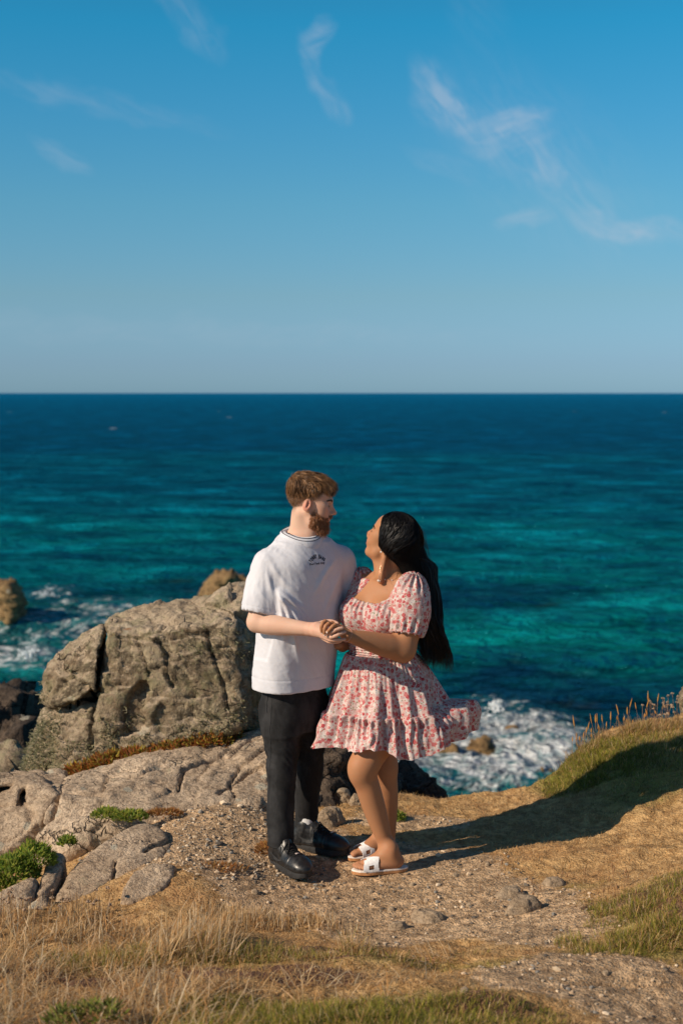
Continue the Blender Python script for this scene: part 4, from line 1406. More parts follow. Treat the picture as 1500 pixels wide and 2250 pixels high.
# gravel and crumbs of stone on the bare soil
x, y = scatter(60000, -1.6, 2.3, 3.8, 7.5)
ba, _ = zones(x, y)
cl = fbm(np.stack([x, y, x * 0], 1), 3.2, 3, off=31)
band = np.maximum(blob(x, y, -.62, 6.75, .50, .30), blob(x, y, -.50, 6.2, .35, .25))       # the grit washed up beside the slabs
keep = (ba > .25) & (g_rng.rand(len(x)) < (.10 + .35 * sstep(-.05, .35, cl) + .65 * band))
x, y = x[keep], y[keep]
z = gh(x, y)
k2 = clear_of_rocks(x, y, z)
x, y, z = x[k2], y[k2], z[k2]
n = len(x)
ico = bmesh.new()
bmesh.ops.create_icosphere(ico, subdivisions=1, radius=1)
iv = np.array([v.co[:] for v in ico.verts])
ifc = np.array([[v.index for v in f.verts] for f in ico.faces])
ico.free()
sz = .0016 + .0085 * g_rng.rand(n) ** 3.2 + .010 * (g_rng.rand(n) < .012)
sc3 = sz[:, None, None] * g_rng.uniform(.55, 1.25, (n, 1, 3)) * (1 + g_rng.uniform(-.22, .22, (n, len(iv), 1)))
a = g_rng.uniform(0, 6.28, n)
ca, sa = np.cos(a)[:, None], np.sin(a)[:, None]
v = iv[None] * sc3 * np.array([1.2, .9, .7])
v = np.stack([v[..., 0] * ca - v[..., 1] * sa, v[..., 0] * sa + v[..., 1] * ca, v[..., 2]], -1)
v += np.stack([x, y, z + sz * .25], -1)[:, None]
F = (ifc[None] + (np.arange(n) * len(iv))[:, None, None]).reshape(-1, 3)
pal = np.array([(.44, .32, .21), (.24, .19, .14), (.58, .44, .30), (.13, .11, .09), (.50, .39, .27), (.26, .24, .21), (.68, .55, .40)])
cc = np.repeat(pal[g_rng.randint(0, len(pal), n)], len(iv), 0)


def attr_mat(name, rough=.85, spec=.3, bump=0.0, bscale=60):
    m, t, p = new_mat(name)
    a_ = t.n('Attribute', attribute_name='Col').outputs['Color']
    setp(t, p, Base_Color=a_, Roughness=rough)
    p.inputs['Specular IOR Level'].default_value = spec
    if bump:
        co = t.n('TexCoord').outputs['Object']
        setp(t, p, Normal=t.n('Bump', i_Strength=.7, i_Distance=bump, i_Height=t.noise(co, bscale, 4, .6)).outputs[0])
    return m


tag(mesh_np('gravel', v.reshape(-1, 3), F, attr_mat('gravel_stone'), col=cc, smooth=False), 'loose grey and brown gravel scattered over the trodden soil', 'gravel', kind='stuff')

# countable loose stones on the path
for i, (px, py, s_, lb) in enumerate([
        (735, 1975, .028, 'small stone lying straight below the toe of the man\'s nearer trainer'),
        (815, 1962, .034, 'little grey stone just below the woman\'s nearer slide'),
        (905, 1945, .028, 'small stone a hand\'s width right of the woman\'s nearer heel'),
        (1000, 1925, .032, 'dark pebble on the path midway between the woman\'s heel and the parched turf'),
        (1070, 1900, .028, 'small stone at the turf\'s edge under the lower leg shadow'),
        (560, 1962, .040, 'light stone at the dry grass edge left of the man\'s nearer trainer'),
        (535, 1905, .032, 'brown pebble on bare soil between the pale slab and the man\'s trainer'),
        (470, 1888, .032, 'grey pebble beside the right end of the pale slab'),
        (860, 2000, .036, 'stone in the bare soil above the flat brown stone'),
        (1030, 1990, .032, 'small stone left of the flat triangular stone'),
        (1130, 2120, .032, 'lone pebble on the near bare mound, towards its top'),
        (1020, 2180, .032, 'lone pebble low on the left side of the near bare mound'),
        (1240, 2190, .038, 'larger pebble in the bare ground at the lower right'),
        (1330, 2140, .030, 'pebble below the green hummock at the lower right')]):
    ground_stone(px, py, s_ * 1.2, s_, s_ * .4, i * 1.3, lb, seed=20 + i * 1.7, name='pebble')


# stalks that stand up: ribwort spikes along the bank crest
def stalk(name, px, py, Y, hgt, lean, head, label, cat, group, mat_s, mat_h, kind_='spike', parts=True):
    b = P(px, py, Y)
    gz_ = float(gh(b[0], b[1])[0])
    base = np.array((b[0], b[1], gz_ - .01))
    d = np.array((math.sin(lean) * math.cos(head), math.sin(lean) * math.sin(head), math.cos(lean)))
    tip = base + d * hgt + np.array((.01, 0, 0)) * g_rng.normal()
    mid = (base + tip) / 2 + g_rng.normal(0, .004, 3)
    t_ = empty(name, base)
    tag(t_, label, cat, group)
    V, F = tube(catmull([base, mid, tip], 5), .0011, 4)
    mesh_np('stem', V, F, mat_s, t_)
    if kind_ == 'spike':
        l = hgt * g_rng.uniform(.30, .42)
        q = np.linspace(0, 1, 6)[:, None]
        V, F = tube(tip - d * .2 * l + d * l * q, .0035 * np.array([.4, .95, 1, .85, .6, .2]) * g_rng.uniform(.8, 1.2), 6)
        mesh_np('seed_spike', V, F, mat_h, t_)
    else:
        vs = []
        for _ in range(9):
            e = g_rng.normal(size=3)
            e[2] = abs(e[2])
            e /= np.linalg.norm(e)
            V, F = tube(np.array([tip, tip + e * .006, tip + e * .011]), [.001, .0042, .002], 4)
            vs.append((V, F))
        V, F = join(vs)
        mesh_np('flower_head', V, F, mat_h, t_)
    return t_


def plain(name, c, rough=.7, spec=.3, transl=0.0):
    m, t, p = new_mat(name)
    setp(t, p, Base_Color=c, Roughness=rough)
    p.inputs['Specular IOR Level'].default_value = spec
    if transl:
        tr = t.n('BsdfTranslucent', i_Color=c)
        mx = t.n('MixShader', i_0=transl, i_1=p.outputs[0], i_2=tr.outputs[0])
        out = [n_ for n_ in m.node_tree.nodes if n_.bl_idname == 'ShaderNodeOutputMaterial'][0]
        t.t.links.new(mx.outputs[0], out.inputs[0])
    return m


M_STEM = plain('dry_stem', (.36, .20, .10), transl=.2)
M_SPIKE = plain('seed_spike', (.62, .30, .07), transl=.25)
M_HEAD = plain('dry_flower', (.50, .36, .25), transl=.25)
for i in range(40):
    u = i / 39
    u = u ** 1.3 + g_rng.uniform(-.03, .03)
    px = 1258 + 200 * u + g_rng.uniform(-10, 10)
    py = 1690 - 118 * max(u, 0) ** .8 + g_rng.uniform(-4, 38)
    stalk('seed_stalk', px, py, 7.62 + .2 * u + g_rng.uniform(-.05, .1), g_rng.uniform(.05, .15), g_rng.uniform(0, .38), g_rng.uniform(0, 6.3),
          'thin orange-brown ribwort seed spike standing along the crest of the grassy bank', 'seed stalk', 'seed spikes on the bank crest', M_STEM, M_SPIKE)
for i in range(30):
    px, py = 1400 + 110 * g_rng.rand(), 0
    py = 1640 - .45 * (px - 1400) + g_rng.uniform(-10, 12)
    stalk('dried_flower', px, py, 7.75 + g_rng.uniform(-.08, .15), g_rng.uniform(.09, .17), g_rng.uniform(0, .25), g_rng.uniform(0, 6.3),
          'dried pale flower head on a bare stalk at the top right of the bank', 'dried flower', 'dried flower heads on the bank', M_STEM, M_HEAD, 'head')
for i in range(26):
    px, py = g_rng.uniform(5, 240), g_rng.uniform(1965, 2040)
    stalk('dried_flower', px, py, PZ(px, py, .06)[1], g_rng.uniform(.07, .13), g_rng.uniform(0, .4), g_rng.uniform(0, 6.3),
          'faded brownish flower head on a thin stalk below the flat rock at lower left', 'dried flower', 'faded flowers below the flat rocks', M_STEM, M_HEAD, 'head')
for i in range(20):
    px, py = g_rng.uniform(1060, 1400), g_rng.uniform(1925, 1985)
    stalk('seed_stalk', px, py, G(px, py)[1], g_rng.uniform(.03, .075), g_rng.uniform(0, .35), g_rng.uniform(0, 6.3),
          'short reddish dry stalk standing in the parched turf right of the path', 'seed stalk', 'short dry stalks in the turf', M_STEM, M_STEM)


# fleshy green clumps and the red-orange cover at the boulder's foot
def leafy(name, label, cat, spots, n, size, cols, f_on=None, h=.05, kind=None, parent=None, up=.5, surf=None):
    cs = []
    for (px, py, Y, rx, ry, wgt) in spots:
        c = P(px, py, Y)
        k = int(n * wgt)
        a = g_rng.uniform(0, 6.283, k)
        r = np.sqrt(g_rng.rand(k))
        p = np.stack([c[0] + rx * r * np.cos(a), c[1] + ry * r * np.sin(a), np.full(k, c[2])], 1)
        dome = h * np.sqrt(np.maximum(0, 1 - r * r)) * (1 + .8 * fbm(p, 16, 2))
        p[:, 2] += dome * g_rng.rand(k) ** .5 - .01
        nrm = np.stack([np.cos(a) * r, np.sin(a) * r, np.full(k, up)], 1)
        cs.append((p, nrm))
    p = np.concatenate([c[0] for c in cs])
    nrm = np.concatenate([c[1] for c in cs]) + g_rng.normal(0, .45, (len(p), 3))
    nrm /= np.linalg.norm(nrm, axis=1, keepdims=True)
    k = len(p)
    L = size * g_rng.uniform(.6, 1.3, k)
    mid = p + nrm * (L * .5)[:, None]
    tip = p + nrm * L[:, None] + np.array((0, 0, .15)) * L[:, None]
    pts = np.stack([p, mid, tip], 1)
    side = np.cross(nrm, g_rng.normal(size=(k, 3)))
    side /= np.linalg.norm(side, axis=1, keepdims=True)
    wd = (L * .16)[:, None] * np.array([.6, 1.0, .25])
    V, F = ribbons(pts, wd, side[:, None, :])
    cols = np.array(cols)
    c = cols[g_rng.randint(0, len(cols), k)] * g_rng.uniform(.7, 1.25, (k, 1))
    o = mesh_np(name, V, F, GRASS, parent, col=np.repeat(c, 6, 0), smooth=False)
    if parent is None:
        tag(o, label, cat, kind=kind)
        if not kind:
            set_origin(o, (float(V[:, 0].mean()), float(V[:, 1].mean()), float(V[:, 2].min())))
    elif kind:
        o['kind'] = kind
    return o


SAM = [(.20, .30, .035), (.30, .38, .05), (.12, .20, .03), (.42, .42, .07)]
leafy('succulent_clump', 'bright green succulent clump growing at the left edge beside the narrow leaning rock', 'plant', [(20, 1925, 6.05, .13, .12, .5), (75, 1895, 6.12, .09, .10, .3), (-20, 1960, 6.0, .12, .1, .2)], 4200, .022, SAM, h=.085)
leafy('succulent_clump', 'small green tuft filling the gap above the narrow leaning rock', 'plant', [(148, 1850, 6.45, .035, .04, 1)], 500, .018, SAM, h=.035)
leafy('succulent_clump', 'yellow-green succulent mat on the rock slab left of the gravel patch', 'plant', [(235, 1790, 6.66, .07, .05, .45), (285, 1795, 6.62, .085, .05, .55)], 1700, .017, SAM + [(.50, .46, .08)], h=.035)
leafy('ground_cover', 'rust orange and yellow low plants along the foot of the boulder', 'ground cover',
      [(190, 1700, 7.66, .12, .06, .10), (260, 1680, 7.66, .16, .07, .22), (330, 1668, 7.66, .16, .07, .24), (395, 1655, 7.68, .15, .07, .2), (460, 1635, 7.72, .13, .06, .12), (500, 1622, 7.78, .08, .05, .05)], 7000, .026,
      [(.42, .15, .035), (.50, .22, .05), (.34, .10, .03), (.48, .36, .06), (.30, .26, .04)], h=.075, kind='stuff')
leafy('ground_cover', 'rusty dry plants sprinkled along the edge between slab and gravel', 'ground cover', [(360, 1785, 6.7, .09, .04, .4), (590, 1862, 6.42, .06, .08, .35), (470, 1905, 6.1, .15, .05, .25)], 1500, .015, [(.42, .17, .05), (.50, .28, .08), (.36, .16, .05)], h=.02, kind='stuff')
leafy('weed', 'small green weed with a dry stalk at the turf edge right of the woman\'s calf', 'plant', [(873, 1800, 7.0, .035, .03, 1)], 350, .020, SAM, h=.05)
leafy('weed', 'blurred yellow-green weed low in the grass of the bottom left foreground', 'plant', [(215, 2225, 4.12, .08, .06, .6), (140, 2240, 4.08, .05, .05, .4)], 420, .022, [(.24, .28, .05), (.34, .36, .08), (.20, .18, .05)], h=.035)

# branching lichen on the boulder: crumbs set on its surface
bm_ = boulder.data
bv = np.empty(len(bm_.vertices) * 3, np.float32)
bm_.vertices.foreach_get('co', bv)
bv = bv.reshape(-1, 3) + np.array(boulder.location, np.float32)
bn = grad(f_boulder, bv, .004)
# lichen grows on the steep seaward-weathered faces and thickest near the ground
q = bv
lz = sstep(.50, .12, q[:, 2]) * .9 + .25 + .5 * sstep(-1.25, -1.9, q[:, 0])
pr = sstep(.0, .30, fbm(q, 3.5, 4, off=3) + .25 * lz - .08) * sstep(.65, .25, bn[:, 2]) * sstep(-.05, -.35, bn[:, 1]) * lz
sel = g_rng.rand(len(q)) < pr * .75
p = q[sel] + g_rng.normal(0, .006, (sel.sum(), 3))
nr = bn[sel]
rep = 4
p = np.repeat(p, rep, 0) + g_rng.normal(0, .009, (len(p) * rep, 3))
nr = np.repeat(nr, rep, 0) + g_rng.normal(0, .65, (len(p), 3)) + np.array((0, 0, -.25))
nr /= np.linalg.norm(nr, axis=1, keepdims=True)
k = len(p)
L = g_rng.uniform(.007, .020, k)
pts = np.stack([p - nr * .004, p + nr * (L * .5)[:, None], p + nr * L[:, None]], 1)
side = np.cross(nr, g_rng.normal(size=(k, 3)))
side /= np.linalg.norm(side, axis=1, keepdims=True)
V, F = ribbons(pts, (L * .16)[:, None] * np.array([.7, 1.1, .6]), side[:, None, :])
lc = np.array([(.36, .34, .20), (.27, .26, .14), (.46, .42, .28), (.20, .19, .10)])
c = lc[g_rng.randint(0, 4, k)]
o = mesh_np('lichen', V, F, GRASS, boulder, col=np.repeat(c, 6, 0), smooth=False)
o['kind'] = 'stuff'
print('plants', round(time.time() - T0, 1), len(V), flush=True)

# ---------------------------------------------------------------- people: shared pieces
def unit(v):
    v = np.asarray(v, float)
    return v / np.linalg.norm(v)


def head_frame(yaw_dir, pitch, roll=0.0):
    """yaw_dir: horizontal facing (x, y); pitch up positive -> columns forward, left, up"""
    f0 = unit((yaw_dir[0], yaw_dir[1], 0))
    l = np.array((-f0[1], f0[0], 0))
    u0 = np.array((0, 0, 1.0))
    f = f0 * math.cos(pitch) + u0 * math.sin(pitch)
    u = u0 * math.cos(pitch) - f0 * math.sin(pitch)
    l2 = l * math.cos(roll) + u * math.sin(roll)
    u2 = u * math.cos(roll) - l * math.sin(roll)
    return np.stack([f, l2, u2], 1)


def add_head(S, o, M, scale=1.0, male=True):
    S.frame(o, M, scale)
    w_ = 1.0 if male else .95
    S.ell((-.012, 0, .045), (.096, .077, .080), k=.02)
    S.ell((.040, 0, .040), (.055, .064, .062), k=.03)
    S.ell((.036, 0, -.025), (.056, .058 * w_, .078), k=.03)
    for sg in (-1, 1):
        S.cap((-.005, sg * .052 * w_, -.035), (.025, sg * .045 * w_, -.072), .016, .018, k=.025)
        S.cap((.025, sg * .045 * w_, -.072), (.068, sg * .016, -.096), .018, .017, k=.02)
        S.ell((.058, sg * .038, -.028), (.026, .022, .026), k=.035)                     # cheek, raised by the smile
        S.ell((.050, sg * .048, .000), (.03, .016, .018), k=.02)
    S.ell((.076 if male else .070, 0, -.099 if male else -.093), (.020, .022, .016), k=.022)
    S.cap((.084, -.030, .024), (.090, 0, .022), .010 if male else .007, .011 if male else .008, k=.016)
    S.cap((.084, .030, .024), (.090, 0, .022), .010 if male else .007, .011 if male else .008, k=.016)
    for sg in (-1, 1):
        S.ell((.0985, sg * .034, .002), (.0145, .016, .0095), k=.014, mode=1)             # eye sockets
        S.ell((.0755, sg * .031, .001), (.0135, .0135, .0125), k=.003)
        S.cap((.0835, sg * .020, .006), (.0855, sg * .033, .0085), .003, .0036, k=.004)  # upper lid
        S.cap((.0855, sg * .033, .0085), (.078, sg * .044, .004), .0036, .003, k=.004)
        S.cap((.084, sg * .022, -.0065), (.0795, sg * .042, -.006), .003, .003, k=.005)
    # nose
    S.chain([(.082, 0, .014), (.093, 0, -.012), (.098, 0, -.030)], [.010, .012, .011], k=.010)
    if male:
        S.chain([(.092, 0, .014), (.103, 0, -.004), (.1185, 0, -.026)], [.0075, .0085, .0098], k=.010)
        S.ell((.117, 0, -.029), (.0115, .010, .009), k=.007)
    else:
        S.chain([(.090, 0, .014), (.1015, 0, -.002), (.1145, 0, -.022)], [.0065, .0075, .0088], k=.010)
        S.ell((.113, 0, -.026), (.011, .0095, .009), k=.007)
    for sg in (-1, 1):
        S.ell((.104, sg * .0125, -.033), (.0105, .0065, .0075), k=.007)
        S.ell((.111, sg * .0065, -.0395), (.0045, .003, .003), k=.003, mode=1)
    # mouth, smiling: corners drawn back and up
    S.ell((.086, 0, -.055), (.020, .028, .022), k=.016)
    S.chain([(.086, -.026, -.052), (.098, -.011, -.0545), (.1025, 0, -.0535), (.098, .011, -.0545), (.086, .026, -.052)], [.003, .0052, .0056, .0052, .003], k=.006)
    S.chain([(.086, -.024, -.055), (.0955, -.010, -.0655), (.0985, 0, -.0665), (.0955, .010, -.0655), (.086, .024, -.055)], [.003, .0058, .0066, .0058, .003], k=.006)
    S.chain([(.092, -.022, -.0545), (.108, -.007, -.0600), (.109, .007, -.0600), (.092, .022, -.0545)], [.0014, .0022, .0022, .0014], k=.004, mode=1)
    # ears
    for sg in (-1, 1):
        A = np.stack([unit((.95, sg * .25, -.15)), unit((-.2, sg * 1.0, .1)), unit((.12, 0, .99))], 1)
        S.ell((-.012, sg * .080, -.004), (.0185, .0065, .0305), rot=A, k=.006)
        S.ell((-.006, sg * .0865, .000), (.0105, .0055, .0200), rot=A, k=.004, mode=1)
        S.cap((-.014, sg * .084, .010), (-.017, sg * .085, -.012), .0028, .0028, k=.004)
        S.ell((-.004, sg * .079, -.031), (.009, .005, .009), k=.006)


def skin_col(V, o, M, sc_, base, lip, blush, male):
    q = ((V - o) @ M) / sc_
    c = np.tile(np.array(base), (len(V), 1))
    def m(cx, cy, cz, rx, ry, rz, soft=.6):
        d = np.sqrt(((q[:, 0] - cx) / rx) ** 2 + ((np.abs(q[:, 1]) - cy) / ry) ** 2 + ((q[:, 2] - cz) / rz) ** 2)
        return sstep(1 + soft, 1 - soft, d)[:, None]
    bl = np.clip(m(.07, .038, -.022, .03, .024, .02) + m(.115, 0, -.03, .014, .014, .012) + 1.3 * m(-.01, .083, -.004, .022, .012, .034, .3), 0, 1.3)
    c = c * (1 - bl * .5) + np.array(blush) * bl * .5
    l = np.clip(m(.100, 0, -.060, .013, .026, .0125, .25), 0, 1)
    c = c * (1 - l * .8) + np.array(lip) * l * .8
    return c


def skin_mat(name, sss=.12, rough=.55):
    m, t, p = new_mat(name)
    a = t.n('Attribute', attribute_name='Col').outputs['Color']
    co = t.n('TexCoord').outputs['Object']
    n1 = t.noise(co, 14, 4, .6)
    c = t.mix(t.smooth(n1, .35, .7, 0, .22), a, t.mix(1.0, a, (1.0, .72, .62), 'MULTIPLY'))
    c = t.mix(t.smooth(t.noise(co, 240, 2), .55, .8, 0, .25), c, t.mix(1.0, a, (.82, .70, .62), 'MULTIPLY'))
    setp(t, p, Base_Color=c, Roughness=rough, Normal=t.n('Bump', i_Strength=.25, i_Distance=.0015, i_Height=t.noise(co, 260, 4, .7)).outputs[0])
    p.inputs['Subsurface Weight'].default_value = sss
    p.inputs['Subsurface Radius'].default_value = (.012, .004, .002)
    p.inputs['Subsurface Scale'].default_value = 1.0
    p.inputs['Specular IOR Level'].default_value = .2
    return m


def body_mesh(name, f, parent, mat, colf, coarse, fine, limb, h0=.013, h1=.0028):
    """one body: fine where skin shows, coarse under the clothes; limb = (first op, last op, lo, hi, h) is meshed by itself"""
    parts = []
    rest = f.subset(limb[0], limb[1], False)
    arm = f.subset(limb[0], limb[1])
    V, F = polygonise(rest, coarse[0], coarse[1], h0)
    cen = V[F].mean(1)
    kill = np.zeros(len(F), bool)
    for b in fine:
        kill |= ((cen > np.array(b[0])) & (cen < np.array(b[1]))).all(1)
    parts.append((V, F[~kill]))
    for b in fine:
        v, q = polygonise(rest, b[0], b[1], b[2])
        c = v[q].mean(1)
        inb = ((c > np.array(b[0]) - .004) & (c < np.array(b[1]) + .004)).all(1)
        parts.append((v, q[inb]))
    v, q = polygonise(arm, limb[2], limb[3], limb[4])
    parts.append((v, q))
    V, F = join(parts)
    used = np.zeros(len(V), bool)
    used[F.ravel()] = True
    idx = np.cumsum(used) - 1
    return mesh_np(name, V[used], idx[F], mat, parent, col=colf(V[used]))


def wrinkle(V, f, amp, sc3, octv=3, off=0.0, ridged=False, mask=None):
    n = grad(f, V, .003)
    d = amp * fbm(V * np.array(sc3), 1.0, octv, .5, off=off, ridged=ridged)
    if mask is not None:
        d = d * mask(V)
    return V + n * d[:, None]


def hair_mat(name, root, tip, rough=.38, spec=.5):
    m, t, p = new_mat(name)
    a = t.n('Attribute', attribute_name='Col').outputs['Color']
    setp(t, p, Base_Color=a, Roughness=rough)
    p.inputs['Specular IOR Level'].default_value = spec
    p.inputs['Anisotropic'].default_value = .5
    return m


def strand_mesh(name, pts, w0, side, col, mat, parent):
    n, m, _ = pts.shape
    s = np.linspace(0, 1, m)
    wd = np.outer(w0, 1 - .75 * s ** 3)
    V, F = ribbons(pts, wd, side)
    c = np.repeat(col.reshape(-1, 3), 2, 0)
    return mesh_np(name, V, F, mat, parent, col=c)


def ico_ball(c, r):
    bm = bmesh.new()
    bmesh.ops.create_icosphere(bm, subdivisions=2, radius=1)
    V = np.array([v.co[:] for v in bm.verts]) * r + np.asarray(c, float)
    F = np.array([[v.index for v in f.verts] for f in bm.faces])
    bm.free()
    return V, F


p_rng = np.random.RandomState(5)

# ---------------------------------------------------------------- the man
man = empty('person', (float(P(645, 1900, 6.3)[0]), 6.36, 0.0))
tag(man, 'man in white T-shirt, black jeans and black trainers holding the woman\'s hand', 'person')
mf = unit((math.sin(R(41)), -math.cos(R(41)), 0))
ml = np.array((-mf[1], mf[0], 0))                 # towards his left: image right, away from the camera
ML2 = np.stack([ml[:2], mf[:2]], 1)
MHc = P(680, 1105, 6.41)                           # between the ears
MHc[1] += .0
MHM = head_frame((.999, .02), R(-9), R(0))
MHS = .985
mB = Sdf()
add_head(mB, MHc, MHM, MHS, True)
mB.frame()
neck0 = P(660, 1182, 6.44)
nk1 = MHc + MHM @ np.array((-.024, 0, -.055))
mB.cap(neck0 - (0, 0, .03), nk1, .056, .050, k=.02)
mB.cap(P(680, 1172, 6.40), MHc + MHM @ np.array((.02, 0, -.085)), .040, .035, k=.04)
shR, shL = P(590, 1243, 6.33), P(748, 1232, 6.53)
mB.cap(neck0 - (0, 0, .015), shR, .046, .046, k=.05)
mB.cap(neck0 - (0, 0, .015), shL, .046, .046, k=.05)
mcx = P(664, 1300, 6.43)
rows = []
for py, cx, a, b in [(1195, 668, .13, .075), (1225, 668, .165, .09), (1300, 666, .165, .105), (1400, 660, .152, .100), (1500, 652, .140, .095), (1560, 650, .135, .09)]:
    q_ = P(cx, py, 6.43)
    rows.append((q_[2], q_[0], q_[1], a, b))
mB.loft(rows, ML2, k=.04)
elR, wrR = P(563, 1369, 6.27), P(684, 1383, 6.155)
arm_a = len(mB.ops)
mB.chain([shR, shR + (elR - shR) * .5, elR + (.004, .0, .01)], [.056, .050, .043], k=.02)
mB.chain([elR + (.002, 0, .0), elR + (wrR - elR) * .28, elR + (wrR - elR) * .65, wrR], [.042, .0455, .036, .0285], k=.02)
# his right hand: palm and five fingers round hers
mB.chain([wrR, P(697, 1384, 6.14)], [.0285, .027], k=.012)
mB.chain([P(696, 1376, 6.14), P(712, 1380, 6.115)], [.019, .015], k=.014)
mB.chain([P(695, 1390, 6.13), P(712, 1396, 6.10)], [.019, .015], k=.014)
mB.chain([P(693, 1384, 6.13), P(712, 1389, 6.10)], [.022, .017], k=.014)
MF = [([(712, 1389, 6.095), (724, 1391, 6.060), (737, 1384, 6.046), (751, 1380, 6.052)], [.0098, .0092, .0086, .0074]),
      ([(711, 1394, 6.095), (727, 1400, 6.062), (743, 1394, 6.052), (757, 1389, 6.062)], [.0098, .0092, .0086, .0074]),
      ([(708, 1398, 6.10), (726, 1406, 6.075), (743, 1406, 6.070), (757, 1405, 6.078)], [.0095, .0086, .0080, .0068]),
      ([(705, 1399, 6.12), (722, 1410, 6.10), (738, 1411, 6.095), (748, 1409, 6.10)], [.0088, .0078, .0072, .0062]),
      ([(700, 1372, 6.145), (716, 1366, 6.155), (730, 1366, 6.15), (741, 1370, 6.14)], [.0125, .0108, .0096, .0080])]
for pts, rs in MF:
    mB.chain([P(*q) for q in pts], rs, k=.004, sub=2)
arm_b = len(mB.ops)
elL, wrL = P(766, 1352, 6.60), P(800, 1400, 6.57)
mB.chain([shL, (shL + elL) / 2, elL], [.052, .047, .042], k=.02)
mB.chain([elL, wrL], [.042, .028], k=.02)
mB.ell(P(812, 1404, 6.56), (.045, .015, .03), k=.012)
# legs and feet under the clothes
hpR, knR, anR = P(616, 1540, 6.40), P(620, 1690, 6.34), P(616, 1862, 6.30)
hpL, knL, anL = P(682, 1530, 6.50), P(678, 1680, 6.50), P(670, 1820, 6.55)
for h_, k_, a_ in ((hpR, knR, anR), (hpL, knL, anL)):
    mB.chain([h_, k_, a_], [.072, .050, .034], k=.02)
M_SKIN_M = skin_mat('fair_skin')
mbase, mlip, mblush = (.66, .43, .32), (.48, .17, .13), (.62, .22, .15)


def man_col(V):
    c = skin_col(V, MHc, MHM, MHS, mbase, mlip, mblush, True)
    q = ((V - MHc) @ MHM) / MHS
    fc = (sstep(.0, .05, q[:, 0]) * (np.linalg.norm(q, axis=1) < .16))[:, None]
    c = c * (1 - .45 * fc) + np.array((.60, .31, .21)) * .45 * fc
    # shaved sides and nape, stubble under the beard
    fade = sstep(-.012, .040, q[:, 2] - .30 * np.maximum(q[:, 0] + .02, 0) + 1.0 * np.maximum(-q[:, 0] - .03, 0)) * sstep(.062, .035, q[:, 0])
    fade2 = sstep(-.075, -.02, q[:, 2]) * sstep(-.045, -.070, q[:, 0])
    fd = np.clip(np.maximum(fade, fade2), 0, 1)[:, None] * (np.linalg.norm(q, axis=1) < .14)[:, None]
    c = c * (1 - .72 * fd) + np.array((.15, .09, .055)) * .72 * fd
    bd = sstep(-.010, -.042, q[:, 2] + .42 * np.maximum(q[:, 0] - .012, 0)) * sstep(.005, .02, q[:, 0]) * sstep(-.118, -.105, q[:, 2]) * (1 - (q[:, 2] > -.045) * (q[:, 0] > .06)) * (1 - (np.abs(q[:, 1]) < .024) * (q[:, 2] > -.072) * (q[:, 0] > .085))
    bd = bd[:, None] * (np.linalg.norm(q, axis=1) < .15)[:, None]
    c = c * (1 - .65 * bd) + np.array((.30, .12, .05)) * .65 * bd
    ha = sstep(1.18, 1.15, V[:, 2])[:, None] * sstep(-.20, -.16, V[:, 0])[:, None]     # knuckles a little redder
    c = c * (1 - .25 * ha) + np.array((.62, .30, .22)) * .25 * ha
    return c


body_m = body_mesh('body', mB, man, M_SKIN_M, man_col, ((-.62, 6.0, .0), (.25, 6.75, 1.85)),
                   [((-.33, 6.20, 1.478), (.10, 6.62, 1.80), .0027)], (arm_a, arm_b, (-.50, 6.00, 1.00), (.06, 6.45, 1.50), .0027))

def on_surface(f, p, it=7):
    p = np.asarray(p, float).copy()
    for _ in range(it):
        g = grad(f, p, .002)
        p = p - g * f(p.astype(np.float32), False)[:, None] * .8
    return p


# eye, brow, teeth
M_EYE = plain('eye_white', (.75, .72, .68), .2, .5)
M_IRIS = plain('iris', (.05, .07, .08), .15, .5)
M_TEETH = plain('teeth', (.78, .74, .66), .3, .5)


def small_ell(name, c, r, M, mat, parent):
    S = Sdf()
    S.frame((0, 0, 0), np.eye(3))
    th = np.linspace(0, math.pi, 9)
    ph = np.linspace(0, 2 * math.pi, 13)[:-1]
    V = np.array([(math.sin(t) * math.cos(a), math.sin(t) * math.sin(a), math.cos(t)) for t in th for a in ph])
    F = [(i * 12 + k, i * 12 + (k + 1) % 12, (i + 1) * 12 + (k + 1) % 12, (i + 1) * 12 + k) for i in range(8) for k in range(12)]
    V = (V * np.array(r)) @ np.asarray(M).T + c
    return mesh_np(name, V, np.array(F)[:, ::-1], mat, parent)


def brow(parent, o, M, sc_, sg, col, mat, thick=1.0, n=260, z0=.0225, f=None):
    u = p_rng.rand(n)
    r = np.stack([.0965 - .022 * u ** 2, sg * (.012 + .036 * u), z0 + .006 * np.sin(u * 2.6) + p_rng.uniform(-.0022, .0022, n) * thick], 1)
    d = np.stack([.0 - .3 * u, sg * (.8 + 0 * u), .25 - .5 * u], 1) + p_rng.normal(0, .15, (n, 3))
    r = on_surface(f, (r * sc_) @ M.T + o)
    nn = grad(f, r, .002)
    d = d @ M.T
    d = d - nn * (d * nn).sum(1, keepdims=True) + nn * .35
    pts = np.stack([r, r + d * .0045, r + d * .008], 1)
    side = np.tile((M @ np.array((.2, 0, 1.)))[None, None], (n, 1, 1))
    c = np.tile(np.array(col), (n, 3, 1)) * p_rng.uniform(.7, 1.2, (n, 1, 1))
    return strand_mesh('eyebrow', pts, np.full(n, .0009), side, c, mat, parent)


